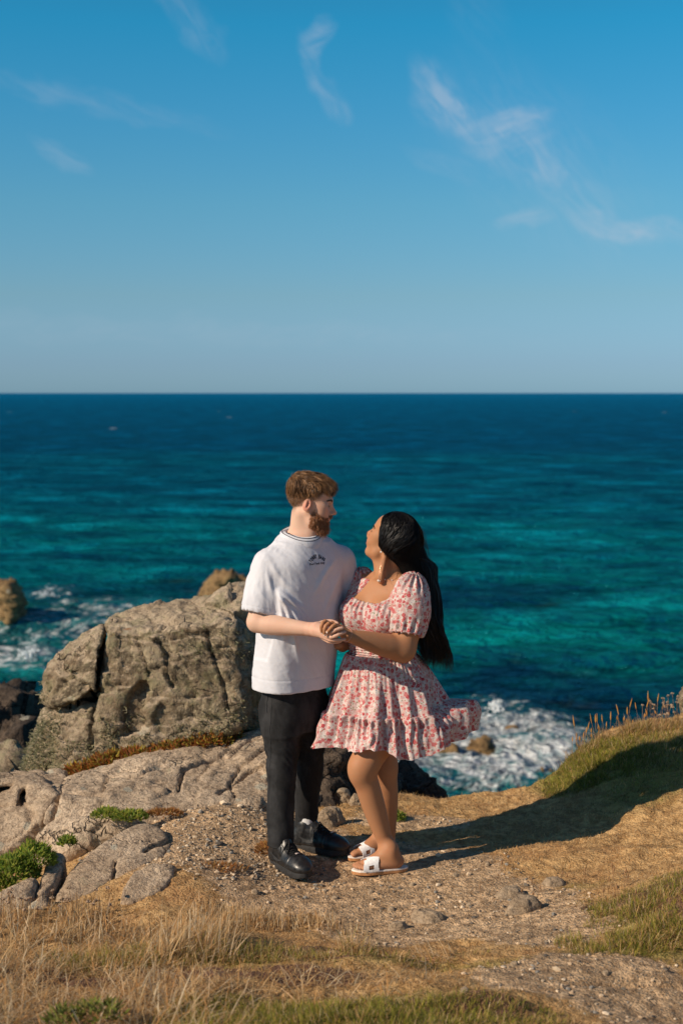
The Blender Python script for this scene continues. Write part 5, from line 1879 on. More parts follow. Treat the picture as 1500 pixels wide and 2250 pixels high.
def lash(parent, o, M, sc_, sg, mat, w_):
    n_ = 44
    u = p_rng.uniform(-1, 1, n_)
    r_ = np.stack([.0905 - .006 * u * u, sg * (.033 + .014 * u), .0030 - .003 * u * u], 1)
    d_ = np.stack([np.ones(n_), sg * .4 * u, np.full(n_, -.15)], 1) * .0055
    pts = (np.stack([r_ - d_ * .5, r_ + d_ * .5, r_ + d_], 1) * sc_) @ M.T + o
    strand_mesh('eyelashes', pts, np.full(n_, w_), np.tile((M @ np.array((0, 1., 0)))[None, None], (n_, 1, 1)), np.full((n_, 3, 3), .010), mat, parent)


M_HAIR_M = hair_mat('auburn_hair', None, None, .45, .35)
for sg in (-1, 1):
    small_ell('eye', MHc + MHM @ np.array((.0772, sg * .031, .0010)) * MHS, np.array((.0125, .0125, .0112)) * MHS, MHM, M_EYE, man)
    small_ell('iris', MHc + MHM @ np.array((.0885, sg * .0290, -.0008)) * MHS, np.array((.0022, .0052, .0048)) * MHS, MHM, M_IRIS, man)
    lash(man, MHc, MHM, MHS, sg, M_HAIR_M, .0016)
    brow(man, MHc, MHM, MHS, sg, (.26, .14, .075), M_HAIR_M, 1.3, f=mB)
small_ell('teeth', MHc + MHM @ np.array((.0905, 0, -.0585)) * MHS, np.array((.009, .017, .0045)) * MHS, MHM, M_TEETH, man)

# hair: a cap and thousands of short locks swept forward and up
mH = Sdf()
mH.frame(MHc, MHM, MHS)
mH.ell((-.010, 0, .054), (.101, .080, .082), k=.02)
mH.ell((.040, 0, .078), (.056, .058, .042), k=.03)
mH.ell((-.055, 0, .072), (.046, .056, .048), k=.03)
mH.hull([(.13, -.1, .074), (.13, .1, .074), (.080, -.1, .070), (.080, .1, .070), (.056, -.1, .046), (.056, .1, .046), (-.040, -.1, .014), (-.040, .1, .014), (-.078, -.1, -.046), (-.078, .1, -.046),
         (-.13, -.1, -.065), (-.13, .1, -.065), (.13, -.1, -.12), (.13, .1, -.12), (-.13, -.1, -.12), (-.13, .1, -.12)], k=.008, mode=1, rnd=.003)
V, F = polygonise(mH, *mH.bounds(.01), .0045)
hc0, hc1 = np.array((.085, .042, .020)), np.array((.36, .19, .085))
mesh_np('hair', V, F, M_HAIR_M, man, col=np.tile(hc0 * .8, (len(V), 1)))
Nn = grad(mH, V, .003)
q = ((V - MHc) @ MHM) / MHS
nq = Nn @ MHM
ok = (nq[:, 2] > -.35) & (mH(V.astype(np.float32)) < .003)
idx = np.flatnonzero(ok)
idx = idx[p_rng.randint(0, len(idx), 15000)]
q0, n0 = q[idx] + p_rng.normal(0, .0025, (len(idx), 3)), nq[idx]
top = sstep(.085, .125, q0[:, 2])
side_ = 1 - top
# clumps share a direction; sides lie down along the head, the top is swept forward and lifted
cl = fbm(q0 * np.array((1, 1, .5)), 34, 2, off=3)
cl2 = fbm(q0 * np.array((1, 1, .5)), 34, 2, off=30)
flow = np.stack([.30 + .9 * top, .25 * np.sign(q0[:, 1]) * top * 0, -.95 * side_ + .10 * top], 1)
back = sstep(-.02, -.08, q0[:, 0])
flow = flow + back[:, None] * np.array((-.35, 0, -.25)) * side_[:, None]
tang = np.cross(n0, flow)
d0 = flow - n0 * (flow * n0).sum(1, keepdims=True)
d0 /= np.linalg.norm(d0, axis=1, keepdims=True) + 1e-6
d0 = d0 + tang * (2.2 * cl)[:, None] + n0 * (.22 + .75 * top * (.6 + 1.6 * cl2))[:, None]
d0 += p_rng.normal(0, .10, d0.shape)
d0 /= np.linalg.norm(d0, axis=1, keepdims=True)
front = sstep(.05, .085, q0[:, 0])
low = sstep(-.03, .065, q0[:, 2] - .25 * q0[:, 0])
Ls = (.005 + .013 * low + .014 * top + .004 * front) * p_rng.uniform(.6, 1.25, len(idx))
sv = np.linspace(0, 1, 6)[None, :, None]
curl = -n0 * .55 + np.array((.15, 0, -.45)) + tang * (1.2 * cl2)[:, None]
curl = np.where(front[:, None] > .4, np.array((.10, 0, -.75)) + tang * .5 * cl2[:, None], curl)
pts = q0[:, None] + d0[:, None] * Ls[:, None, None] * sv + curl[:, None] * (Ls * .6)[:, None, None] * sv ** 2
pts = (pts * MHS) @ MHM.T + MHc
cm = np.clip(.42 + 2.2 * fbm(q0, 42, 2, off=9) + p_rng.uniform(-.22, .3, len(idx)), 0, 1)[:, None, None]
col = hc0 * (1 - cm) + hc1 * cm
col = col * (.7 + .6 * sv)
sd = np.cross(d0 @ MHM.T, p_rng.normal(size=d0.shape))
sd /= np.linalg.norm(sd, axis=1, keepdims=True)
strand_mesh('hair_locks', pts, p_rng.uniform(.0005, .0010, len(idx)), sd[:, None], col, M_HAIR_M, man)

# beard: short coppery hairs over jaw, chin and lip
Vh, Fh = polygonise(mB, MHc - .16, MHc + .16, .004)
Nh = grad(mB, Vh, .002)
q = ((Vh - MHc) @ MHM) / MHS
nq = Nh @ MHM
jaw = sstep(-.016, -.040, q[:, 2] + .42 * np.maximum(q[:, 0] - .012, 0)) * sstep(.006, .020, q[:, 0]) * sstep(-.125, -.112, q[:, 2]) * sstep(-.22, .25, nq[:, 0] * .5 + nq[:, 2] * .1 + np.abs(nq[:, 1]) + .1)
upl = sstep(.0, .5, nq[:, 0]) * (np.abs(q[:, 2] + .0455) < .0055) * (np.abs(q[:, 1]) < .028) * (q[:, 0] > .075)
mouth = (np.abs(q[:, 1]) < .026) * (q[:, 2] > -.073) * (q[:, 2] < -.05) * (q[:, 0] > .080)
cheek = 0 * q[:, 0]
below = q[:, 2] < -.100 - .25 * (q[:, 0] - .07) - .02
dens = np.clip(jaw * (1 - mouth) * (1 - cheek), 0, 1) + upl
dens = dens * (1 - below * (q[:, 0] < .05)) * (q[:, 0] > .008)
idx = np.flatnonzero(p_rng.rand(len(dens)) < dens * .9)
idx = idx[p_rng.randint(0, len(idx), 13000)]
q0, n0 = q[idx] + p_rng.normal(0, .0015, (len(idx), 3)) - nq[idx] * .001, nq[idx]
d0 = n0 * .45 + np.array((.30, 0, -.72)) + p_rng.normal(0, .22, n0.shape) + .8 * np.stack([fbm(q0, 60, 2, off=1), fbm(q0, 60, 2, off=7), 0 * q0[:, 0]], 1)
Ls = (.0075 + .010 * sstep(-.06, -.10, q0[:, 2]) * sstep(.03, .07, q0[:, 0])) * p_rng.uniform(.6, 1.2, len(idx)) * np.where(q0[:, 2] > -.052, .75, 1)
sv = np.linspace(0, 1, 4)[None, :, None]
pts = q0[:, None] + d0[:, None] * Ls[:, None, None] * sv + np.array((0, 0, -.25)) * (Ls[:, None, None]) * sv ** 2
pts = (pts * MHS) @ MHM.T + MHc
cm = p_rng.rand(len(idx))[:, None, None]
col = (np.array((.22, .085, .035)) * (1 - cm) + np.array((.50, .23, .10)) * cm) * (.8 + .4 * sv)
sd = np.cross(d0, p_rng.normal(size=d0.shape))
sd /= np.linalg.norm(sd, axis=1, keepdims=True)
strand_mesh('beard', pts, np.full(len(idx), .00055), sd[:, None], col, M_HAIR_M, man)

# clipped hair fading down the sides and nape
fz = sstep(-.012, .030, q[:, 2] - .30 * np.maximum(q[:, 0] + .02, 0) + 1.0 * np.maximum(-q[:, 0] - .03, 0)) * sstep(.062, .035, q[:, 0]) * sstep(.09, .06, q[:, 2])
fz = fz * (np.abs(q[:, 1]) < .0795) * (q[:, 2] > -.06)
idx = np.flatnonzero(p_rng.rand(len(fz)) < fz)
idx = idx[p_rng.randint(0, len(idx), 5000)]
q0, n0 = q[idx] + p_rng.normal(0, .0014, (len(idx), 3)), nq[idx]
d0 = n0 * .35 + np.array((-.2, 0, -.85)) + p_rng.normal(0, .15, n0.shape)
Ls = (.0025 + .0065 * np.clip(fz[idx], 0, 1) ** 2) * p_rng.uniform(.7, 1.2, len(idx))
sv = np.linspace(0, 1, 3)[None, :, None]
pts = (q0[:, None] + d0[:, None] * Ls[:, None, None] * sv) * MHS @ MHM.T + MHc
col = (hc0 * .5 + hc1 * .5) * p_rng.uniform(.6, 1.2, (len(idx), 1, 1)) * np.ones((1, 3, 1))
sd = np.cross(d0, p_rng.normal(size=d0.shape))
sd /= np.linalg.norm(sd, axis=1, keepdims=True)
strand_mesh('clipped_hair', pts, np.full(len(idx), .00045), sd[:, None], col, M_HAIR_M, man)

# T-shirt ---------------------------------------------------------------
mS = Sdf()
rows = []
for py, cx, a, b in [(1192, 668, .125, .080), (1205, 668, .155, .094), (1225, 668, .192, .112), (1270, 664, .204, .128), (1340, 658, .200, .132), (1420, 652, .196, .132), (1490, 645, .193, .134), (1506, 645, .193, .134)]:
    q_ = P(cx, py, 6.42)
    rows.append((q_[2], q_[0], q_[1], a, b))
mS.loft(rows, ML2, p=2.5, k=.03)
mS.cap(neck0 + (0, 0, -.010), shR + (.02, 0, -.002), .074, .062, k=.04)
mS.cap(neck0 + (0, 0, -.010), shL + (-.02, 0, -.002), .074, .062, k=.04)
mS.ell(neck0 + (0, 0, -.016), (.102, .102, .042), k=.04)
# sleeves, wide and square
slR = P(569, 1336, 6.29)
mS.chain([shR, (shR + slR) / 2 + (-.004, 0, 0), slR], [.071, .075, .076], k=.035)
slL = P(764, 1322, 6.585)
mS.chain([shL, (shL + slL) / 2, slL], [.068, .072, .074], k=.03)
# cut the sleeve ends square, the hem, the neck, and hollow the openings
axR = unit(slR - shR)
mS.box(slR + axR * .115 + (0, 0, .0), (.13, .13, .09), rot=np.stack([unit(np.cross(axR, (0, 1, 0))), np.cross(axR, unit(np.cross(axR, (0, 1, 0)))), axR], 1), k=.002, mode=1) if False else None
cutR = slR + axR * .022
e1 = unit(np.cross(axR, (0, 1, 0)))
e2 = np.cross(axR, e1)
mS.ops[-1:] = mS.ops[-1:]
mS.box(cutR + axR * .10 - np.array((.02, 0, 0)), (.115, .115, .10), rot=np.stack([e1, e2, axR], 1), k=.002, mode=1)
mS.chain([slR - axR * .06, slR + axR * .05], [.060, .069], k=.003, mode=1)
# the cut must not bite the side of the shirt: put the torso back
mS.loft([(rr[0], rr[1], rr[2], rr[3] - (.03 if i_ == 3 else .001), rr[4] - (.03 if i_ == 3 else .001)) for i_, rr in enumerate(rows) if i_ >= 3], ML2, p=2.5, k=.015)
mS.ell(neck0 + (.006, -.026, .046), (.085, .085, .054), k=.004, mode=1)


def shirt_fold(V):
    z = V[:, 2]
    hem = sstep(1.05, .92, z)
    sl = sstep(-.20, -.32, V[:, 0]) * sstep(1.15, 1.2, z)
    low = V * np.array((9, 9, 2.4)) + np.stack([z * 2.5, z * 0, z * 0], 1)
    d = .0060 * fbm(low, 1.0, 2, .5, off=3)
    d += .0055 * fbm(V * np.array((14, 14, 7)) + np.stack([z * 9, z * 0, z * 0], 1), 1.0, 3, .5, ridged=True, off=12)
    d += hem * .007 * fbm(V * np.array((11, 11, 1.5)), 1.0, 2, off=22)
    d += sl * .009 * fbm(V * np.array((16, 16, 4)), 1.0, 2, ridged=True, off=2)
    # drag lines running down from his right armpit
    arm = P(612, 1295, 6.30)
    for (a_, w_, L_, A_) in [(-60, .011, .30, .020), (-72, .010, .36, .019), (-85, .010, .28, .014), (-46, .010, .22, .016), (-32, .010, .18, .010)]:
        dv = np.array((math.cos(R(a_)), math.sin(R(a_))))
        rel = np.stack([V[:, 0] - arm[0], z - arm[2]], 1)
        al = rel @ dv
        ac = rel @ np.array((-dv[1], dv[0])) + .010 * np.sin(al * 13 + a_)
        d += A_ * np.exp(-(ac / w_) ** 2) * sstep(-.02, .05, al) * sstep(L_, L_ * .4, al) * (V[:, 1] < 6.45)
    # soft pulls from both shoulders towards the chest
    for (px, py, a_, w_, L_, A_) in [(600, 1235, -50, .012, .22, .007), (585, 1245, -70, .012, .2, .008), (735, 1235, -125, .013, .2, .008), (748, 1250, -108, .014, .26, .008), (742, 1300, -100, .015, .25, .007)]:
        o_ = P(px, py, 6.35)
        dv = np.array((math.cos(R(a_)), math.sin(R(a_))))
        rel = np.stack([V[:, 0] - o_[0], z - o_[2]], 1)
        al = rel @ dv
        ac = rel @ np.array((-dv[1], dv[0])) + .008 * np.sin(al * 17 + a_)
        d += A_ * np.exp(-(ac / w_) ** 2) * sstep(-.02, .04, al) * sstep(L_, L_ * .4, al)
    # waist gathers low down
    d += .006 * np.sin((z - .95) * 60 + V[:, 0] * 24) * np.exp(-((z - 1.02) / .05) ** 2) * sstep(-.3, -.15, V[:, 0]) * .5
    # double stitched hems
    d -= .0022 * np.exp(-((z - (P(645, 1492, 6.30)[2] + .002)) / .0022) ** 2)
    ts_ = (V - slR) @ axR
    d -= .0022 * np.exp(-((ts_ - .002) / .0022) ** 2) * (V[:, 0] < -.24)
    return d


Vs, Fs = polygonise(mS, *mS.bounds(.01), .0046)
Vs = relax(Vs, Fs)
Ns = grad(mS, Vs, .004)
Vs = Vs + Ns * (shirt_fold(Vs) * sstep(.092, .14, np.linalg.norm(Vs - (neck0 + (.006, -.026, .02)), axis=1)))[:, None]


def cloth_mat(name, c, rough=.85, weave=900, bump=.0006, var=.06):
    m, t, p = new_mat(name)
    co = t.n('TexCoord').outputs['Object']
    n1 = t.noise(co, 9, 4, .6)
    cc = t.mix(t.smooth(n1, .3, .7, 0, 1), tuple(v * (1 - var) for v in c), c)
    h = t.math('ADD', t.math('MULTIPLY', t.noise(co, weave, 2), .3), t.noise(co, 40, 5, .65, .6))
    setp(t, p, Base_Color=cc, Roughness=rough, Normal=t.n('Bump', i_Strength=.5, i_Distance=bump * 6, i_Height=h).outputs[0])
    p.inputs['Sheen Weight'].default_value = .15
    p.inputs['Specular IOR Level'].default_value = .2
    return m


M_TEE = cloth_mat('white_cotton', (.66, .665, .72))
tee = mesh_np('t_shirt', Vs, Fs, M_TEE, man)
# hem and sleeve stitching lines, ribbed collar with two navy bands
M_NAVY = cloth_mat('navy_knit', (.010, .014, .035), bump=.0002)


a = np.linspace(0, 2 * math.pi, 73)[:-1]
nc = neck0 + np.array((.006, -.026, .055))


def collar_ring(rad, off):
    p = np.stack([nc[0] + rad * np.cos(a), nc[1] + rad * np.sin(a), nc[2] + 0 * a], 1)
    # slide down each vertical until the shirt is met
    z = np.full(len(a), 1.62)
    for _ in range(60):
        pz = p.copy()
        pz[:, 2] = z
        z = z - np.clip(mS(pz.astype(np.float32), False), -.01, .02) * .8
    p[:, 2] = z
    return p + grad(mS, p, .004) * off


RB = [collar_ring(r_, o_) for r_, o_ in ((.070, .002), (.074, .0070), (.081, .0078), (.088, .0076), (.094, .0060), (.097, .001))]
nR, nA = len(RB), len(a)
V = np.concatenate(RB)
F = np.array([(i * nA + k, i * nA + (k + 1) % nA, (i + 1) * nA + (k + 1) % nA, (i + 1) * nA + k) for i in range(nR - 1) for k in range(nA)])
col_o = mesh_np('collar', V, F, M_TEE, tee)
for r_ in (.0775, .0865):
    rr = collar_ring(r_, .0080)
    V, F = tube(rr, .0017, 6, closed=True)
    mesh_np('collar_stripe', V, F, M_NAVY, col_o)


def seam(name, pts, f, mat, parent, r=.0011, off=.0004):
    p = on_surface(f, pts)
    p = p + grad(f, p, .002) * .0035
    V, F = tube(p, r, 5)
    return mesh_np(name, V, F, mat, parent)


# lettering printed on the chest: letters cut from the built-in font and laid on the cloth
from mathutils.bvhtree import BVHTree
tee_bvh = BVHTree.FromPolygons([tuple(v) for v in Vs], [tuple(int(i) for i in f) for f in Fs])


def letters(text, cpx, cpy, size, arc_r, bold, squeeze=.75, tall=1.0, shear=0.0, gap=1.0):
    """print text centred at this pixel of the shirt, optionally on an arc (radius in metres)"""
    cu = bpy.data.curves.new('txt', 'FONT')
    out = []
    x = 0
    adv = []
    for ch in text:
        cu.body = ch
        cu.size = size
        cu.offset = bold
        cu.shear = shear
        cu.resolution_u = 2
        ob = bpy.data.objects.new('txt', cu)
        me = ob.to_mesh()
        vs = np.array([v.co[:] for v in me.vertices]).reshape(-1, 3)
        fs = [tuple(p.vertices) for p in me.polygons]
        wd = (vs[:, 0].max() if len(vs) else size * .35)
        adv.append((ch, vs.copy(), fs, wd))
        ob.to_mesh_clear()
        bpy.data.objects.remove(ob)
    bpy.data.curves.remove(cu)
    tot = sum(a_[3] * squeeze + size * .05 * gap for a_ in adv)
    x = -tot / 2
    co_ = Vector((0, 0, CAM_Z))
    hit0 = tee_bvh.ray_cast(co_, (Vector(P(cpx, cpy, 6.2)) - co_).normalized())
    c = np.array(hit0[0])
    nh = unit((hit0[1][0], hit0[1][1], 0))
    nh = nh if nh @ mf > 0 else -nh
    nh = unit(nh + mf)
    right = np.array((-nh[1], nh[0], 0))
    for ch, vs, fs, wd in adv:
        if len(vs):
            u = vs[:, 0] * squeeze + x
            v = vs[:, 1] * tall
            if arc_r:
                mid = x + wd * squeeze / 2
                an = mid / arc_r
                uu = (u - mid)
                px_ = (arc_r + v) * math.sin(an) + uu * math.cos(an)
                pz_ = (arc_r + v) * math.cos(an) - uu * math.sin(an) - arc_r
            else:
                px_, pz_ = u, v
            pts = c + px_[:, None] * right + pz_[:, None] * np.array((0, 0, 1.0))
            P2 = []
            for p_ in pts:
                hit = tee_bvh.ray_cast(Vector(p_ + nh * .10), Vector(-nh))
                P2.append(np.array(hit[0]) + nh * .0014 if hit[0] else p_)
            V2 = np.array(P2)
            out.append((V2, fs))
        x += wd * squeeze + size * .05 * gap
    Vv, Ff, o_ = [], [], 0
    for V2, fs in out:
        Vv.append(V2)
        Ff += [tuple(i + o_ for i in f_) for f_ in fs]
        o_ += len(V2)
    me = bpy.data.meshes.new('lettering')
    Vv = np.concatenate(Vv) - np.array(parent_origin(tee))
    me.from_pydata([tuple(v_) for v_ in Vv], [], Ff)
    me.materials.append(M_NAVY)
    ob = bpy.data.objects.new('lettering', me)
    SC.collection.objects.link(ob)
    ob.parent = tee
    return ob


letters('TOMMY JEANS', 696, 1226, .0215, .048, .0014, .50, 1.0)
letters('New York City', 697, 1240, .0118, 0, .0009, .72, 1.0, .35)

# jeans -------------------------------------------------------------------
mJ = Sdf()
rows = []
for py, cx, a_, b_ in [(1480, 648, .150, .112), (1530, 646, .158, .118), (1575, 646, .160, .115), (1600, 648, .150, .105)]:
    q_ = P(cx, py, 6.43)
    rows.append((q_[2], q_[0], q_[1], a_, b_))
mJ.loft(rows, ML2, p=2.3, k=.03)
mJ.chain([P(617, 1560, 6.40), P(619, 1620, 6.37), P(620, 1690, 6.34), P(617, 1760, 6.325), P(616, 1850, 6.31)], [.090, .083, .069, .063, .0600], k=.045)
mJ.chain([P(678, 1560, 6.47), P(680, 1620, 6.48), P(680, 1680, 6.49), P(675, 1740, 6.515), P(671, 1812, 6.55)], [.086, .079, .066, .059, .054], k=.045)
mJ.box(P(616, 1850, 6.31) - (0, 0, .085), (.12, .12, .07), k=.003, mode=1)
mJ.chain([P(616, 1835, 6.31), P(616, 1880, 6.31)], [.050, .054], k=.003, mode=1)
mJ.box(P(671, 1815, 6.55) - (0, 0, .085), (.10, .12, .07), k=.003, mode=1)
mJ.chain([P(671, 1800, 6.55), P(671, 1850, 6.55)], [.042, .050], k=.003, mode=1)


def jean_fold(V):
    z = V[:, 2]
    kn = np.exp(-((z - .50) / .10) ** 2) + .9 * np.exp(-((z - .14) / .07) ** 2) + .7 * np.exp(-((z - .80) / .07) ** 2)
    d = .0045 * fbm(V * np.array((10, 10, 3)), 1.0, 3, off=1)
    sw = V[:, 0] * 7 + V[:, 1] * 5
    d += (.35 + kn) * .017 * fbm(np.stack([V[:, 0] * 9, V[:, 1] * 9, z * 15 + 1.6 * sw], 1), 1.0, 3, off=5)
    return d


V, F = polygonise(mJ, *mJ.bounds(.01), .0050)
V = relax(V, F)
V = V + grad(mJ, V, .004) * jean_fold(V)[:, None]


def denim():
    m, t, p = new_mat('black_denim')
    co = t.n('TexCoord').outputs['Object']
    n = t.noise(t.vmath('MULTIPLY', co, (1, 1, .5)), 16, 5, .65)
    c = t.mix(t.smooth(n, .4, .7), (.011, .011, .012), (.030, .030, .032))
    c = t.mix(t.math('MULTIPLY', t.smooth(t.noise(co, 420, 3, .7), .5, .8), .45), c, (.07, .07, .072))
    setp(t, p, Base_Color=c, Roughness=.82, Normal=t.n('Bump', i_Strength=.4, i_Distance=.002, i_Height=t.noise(co, 380, 3, .6)).outputs[0])
    p.inputs['Specular IOR Level'].default_value = .25
    return m


M_DENIM = denim()
jeans = mesh_np('jeans', V, F, M_DENIM, man)
M_THREAD = plain('seam_thread', (.05, .05, .052), .8)
Yo = np.linspace(1525, 1838, 26)
seam_off = .003
seam('outer_seam', np.array([P(600 - 10 * math.sin((y_ - 1525) / 110) * 0 - (6 if y_ > 1600 else 3), y_, 6.30) for y_ in Yo]), mJ, M_THREAD, jeans, .0009)
seam('pocket_seam', np.array([P(x_, y_, 6.33) for x_, y_ in ((588, 1512), (592, 1530), (594, 1550), (596, 1565))]), mJ, M_THREAD, jeans, .0014)

# trainers -----------------------------------------------------------------
def leather(name, c, rough=.38, spec=.5, bump=.001):
    m, t, p = new_mat(name)
    co = t.n('TexCoord').outputs['Object']
    n = t.noise(co, 60, 4, .6)
    setp(t, p, Base_Color=t.mix(t.smooth(n, .4, .7), c, tuple(min(1, v * 1.35 + .004) for v in c)), Roughness=t.smooth(n, .3, .7, rough - .08, rough + .14),
         Normal=t.n('Bump', i_Strength=.35, i_Distance=bump, i_Height=t.noise(co, 120, 4, .6)).outputs[0])
    p.inputs['Specular IOR Level'].default_value = spec
    return m


M_SHOE = leather('black_leather', (.014, .014, .015))
M_SOLE = leather('black_rubber', (.026, .026, .027), .6, .3)
M_LACE = plain('black_lace', (.012, .012, .012), .8)
M_SOCK = cloth_mat('white_sock', (.75, .75, .76), bump=.0003)
M_METAL = plain('lace_tag_metal', (.55, .45, .42), .25, .8)


def sneaker(o, d, label=None, mirror=1):
    """o: ground point under the ankle; d: heading"""
    f = unit((d[0], d[1], 0))
    l = np.array((-f[1], f[0], 0)) * mirror
    M = np.stack([f, l, (0, 0, 1.0)], 1)
    S = Sdf()
    S.frame(o, M)
    S.ell((.125, .004, .054), (.060, .046, .032), k=.02)
    S.ell((.155, .002, .046), (.045, .043, .024), k=.02)
    S.chain([(.13, .003, .050), (.06, 0, .068), (.02, 0, .088)], [.034, .041, .040], k=.03)
    S.ell((.052, 0, .044), (.152, .0475, .030), k=.02)
    S.ell((-.035, 0, .070), (.052, .041, .055), k=.025)
    S.ell((-.048, 0, .060), (.040, .038, .050), k=.02)
    S.chain([(-.012, 0, .10), (-.018, 0, .122)], [.044, .043], k=.02)
    S.cap((-.066, 0, .110), (-.064, 0, .120), .018, .016, k=.02)
    S.chain([(.045, 0, .105), (.022, 0, .128)], [.022, .022], k=.015)
    S.box((.05, 0, .012), (.3, .2, .020), k=.002, mode=1)
    S.ell((-.012, 0, .150), (.044, .033, .030), k=.004, mode=1)
    S.cap((-.012, 0, .12), (-.012, 0, .16), .030, .034, k=.003, mode=1)
    V, F = polygonise(S, *S.bounds(.01), .0034)
    V = relax(V, F)
    q = (V - o) @ M
    N = grad(S, V, .002)
    dsp = .0028 * fbm(q * np.array((26, 12, 12)), 1.0, 2, ridged=True) * np.exp(-((q[:, 0] - .085) / .04) ** 2)
    # toe cap edge, eyestay and heel panel as raised steps in the leather
    dsp += .0022 * sstep(.112, .116, q[:, 0] + .35 * np.abs(q[:, 1])) * (q[:, 2] < .10) - .0022 * (sstep(.150, .146, (q[:, 0] + 1.1 * (q[:, 2] - .05))) * 0)
    dsp += .0020 * sstep(-.018, -.022, q[:, 0] - .3 * (q[:, 2] - .06)) + .0020 * sstep(.026, .029, np.abs(q[:, 1])) * sstep(.045, .06, q[:, 2]) * sstep(.02, .03, q[:, 0]) * sstep(.112, .108, q[:, 0])
    V = V + N * dsp[:, None]
    sh = mesh_np('sneaker', V, F, M_SHOE, man)
    # cup sole
    th = np.linspace(0, 2 * math.pi, 49)[:-1]
    def outl(gr):
        x = np.cos(th)
        X = .053 + (.150 + gr) * np.sign(x) * np.abs(x) ** .75
        wd = np.interp(X, [-.11, -.08, -.02, .06, .13, .19, .22], [.033, .040, .040, .043, .0495, .042, .028]) + gr
        Yy = wd * np.sign(np.sin(th)) * np.abs(np.sin(th)) ** .62
        return X, Yy
    rings = []
    for gr, zz in ((-.012, .0), (-.001, .001), (.0005, .005), (.000, .018), (-.0005, .031), (-.0025, .0355), (-.010, .036)):
        X, Yy = outl(gr)
        lift = .012 * sstep(.15, .21, X) + .004 * sstep(-.07, -.10, X)
        hh = 1 + .18 * sstep(.05, -.08, X)
        rings.append(np.stack([X, Yy, zz * hh + lift], 1))
    V = np.concatenate(rings) @ M.T + o
    n_ = len(th)
    F = [(i * n_ + k, i * n_ + (k + 1) % n_, (i + 1) * n_ + (k + 1) % n_, (i + 1) * n_ + k) for i in range(len(rings) - 1) for k in range(n_)]
    F = np.array(F) if mirror > 0 else np.array(F)[:, ::-1]
    mesh_np('sole', V, F, M_SOLE, sh)
    # stitched groove round the sole
    X, Yy = outl(.0006)
    V, F = tube(np.stack([X, Yy, np.full_like(X, .031) + .012 * sstep(.15, .21, X)], 1) @ M.T + o, .0009, 4, closed=True)
    mesh_np('sole_stitching', V, F, M_THREAD, sh)
    # laces
    def top(x, y):
        p = np.array((x, y, .2))
        for _ in range(24):
            v = float(S((M @ p + o)[None].astype(np.float32), True)[0])
            p[2] -= max(min(v, .03), -.004) * .9
            if abs(v) < .0008:
                break
        return M @ (p + (0, 0, .003)) + o
    for k in range(6):
        x = .048 + .013 * k
        for sg in (-1, 1):
            pts = catmull([top(x + .002, sg * .026), top(x + .006, sg * .010), top(x + .010, -sg * .006), top(x + .013, -sg * .024)], 9)
            V, F = tube(pts, .0028, 6)
            mesh_np('lace', V, F, M_LACE, sh)
    for pp in ([(.05, -.01), (.055, -.03), (.045, -.045), (.035, -.035)], [(.05, .01), (.06, .03), (.052, .046), (.04, .035)], [(.05, 0), (.075, -.02), (.085, -.034)]):
        pts = catmull([top(*u) + (0, 0, .006) for u in pp], 10)
        V, F = tube(pts, .0026, 6)
        mesh_np('lace', V, F, M_LACE, sh)
    c_ = top(.118, 0)
    V, F = polygonise_box(c_ + (0, 0, .001), (.004, .010, .0025), M)
    mesh_np('lace_tag', V, F, M_METAL, sh)
    # swept curve of the side emblem, tone on tone
    for sg in (-1, 1):
        cp = [(-.030, .072), (.0, .052), (.035, .052), (.075, .066), (.035, .060), (.005, .064), (-.010, .072)]
        up = np.array([(x_, z_) for x_, z_ in cp])
        lo_ = catmull(up[:4], 14)
        hi_ = catmull(np.array([up[6] + (-.012, .004), up[5], up[4], up[3]]), 14)
        ed = []
        for (x_, z_) in np.concatenate([lo_, hi_]):
            pt = np.array((x_, sg * .07, z_))
            for _ in range(14):
                v = float(S((M @ pt + o)[None].astype(np.float32), True)[0])
                pt[1] -= sg * max(min(v, .02), -.004) * .9
                if abs(v) < .0006:
                    break
            ed.append(M @ (pt + (0, sg * .0045, 0)) + o)
        ed = np.array(ed)
        F = np.array([(i, i + 1, 14 + i + 1, 14 + i) for i in range(13)])
        mesh_np('side_emblem', ed, F, M_SOLE, sh)
    # sock
    V, F = tube(np.array([o + M @ np.array((-.012, 0, .09)), o + M @ np.array((-.012, 0, .15)), o + M @ np.array((-.012, 0, .18))]), [.038, .040, .040], 20)
    mesh_np('sock', V, F, M_SOCK, man)
    return sh


def polygonise_box(c, r, M):
    V = np.array([(a_, b_, c_) for a_ in (-1, 1) for b_ in (-1, 1) for c_ in (-1, 1)]) * np.array(r) @ np.asarray(M).T + c
    F = np.array([(0, 1, 3, 2), (4, 6, 7, 5), (0, 4, 5, 1), (2, 3, 7, 6), (0, 2, 6, 4), (1, 5, 7, 3)])
    return V, F


gz1 = float(gh(-.22, 6.3)[0])
gz2_ = float(gh(-.07, 6.48)[0])
sneaker(np.array((-.262, 6.292, gz1 + .004)), (.56, -.83), mirror=1)
sneaker(np.array((-.150, 6.520, gz2_ + .004)), (.90, -.44), mirror=-1)
print('man', round(time.time() - T0, 1), flush=True)

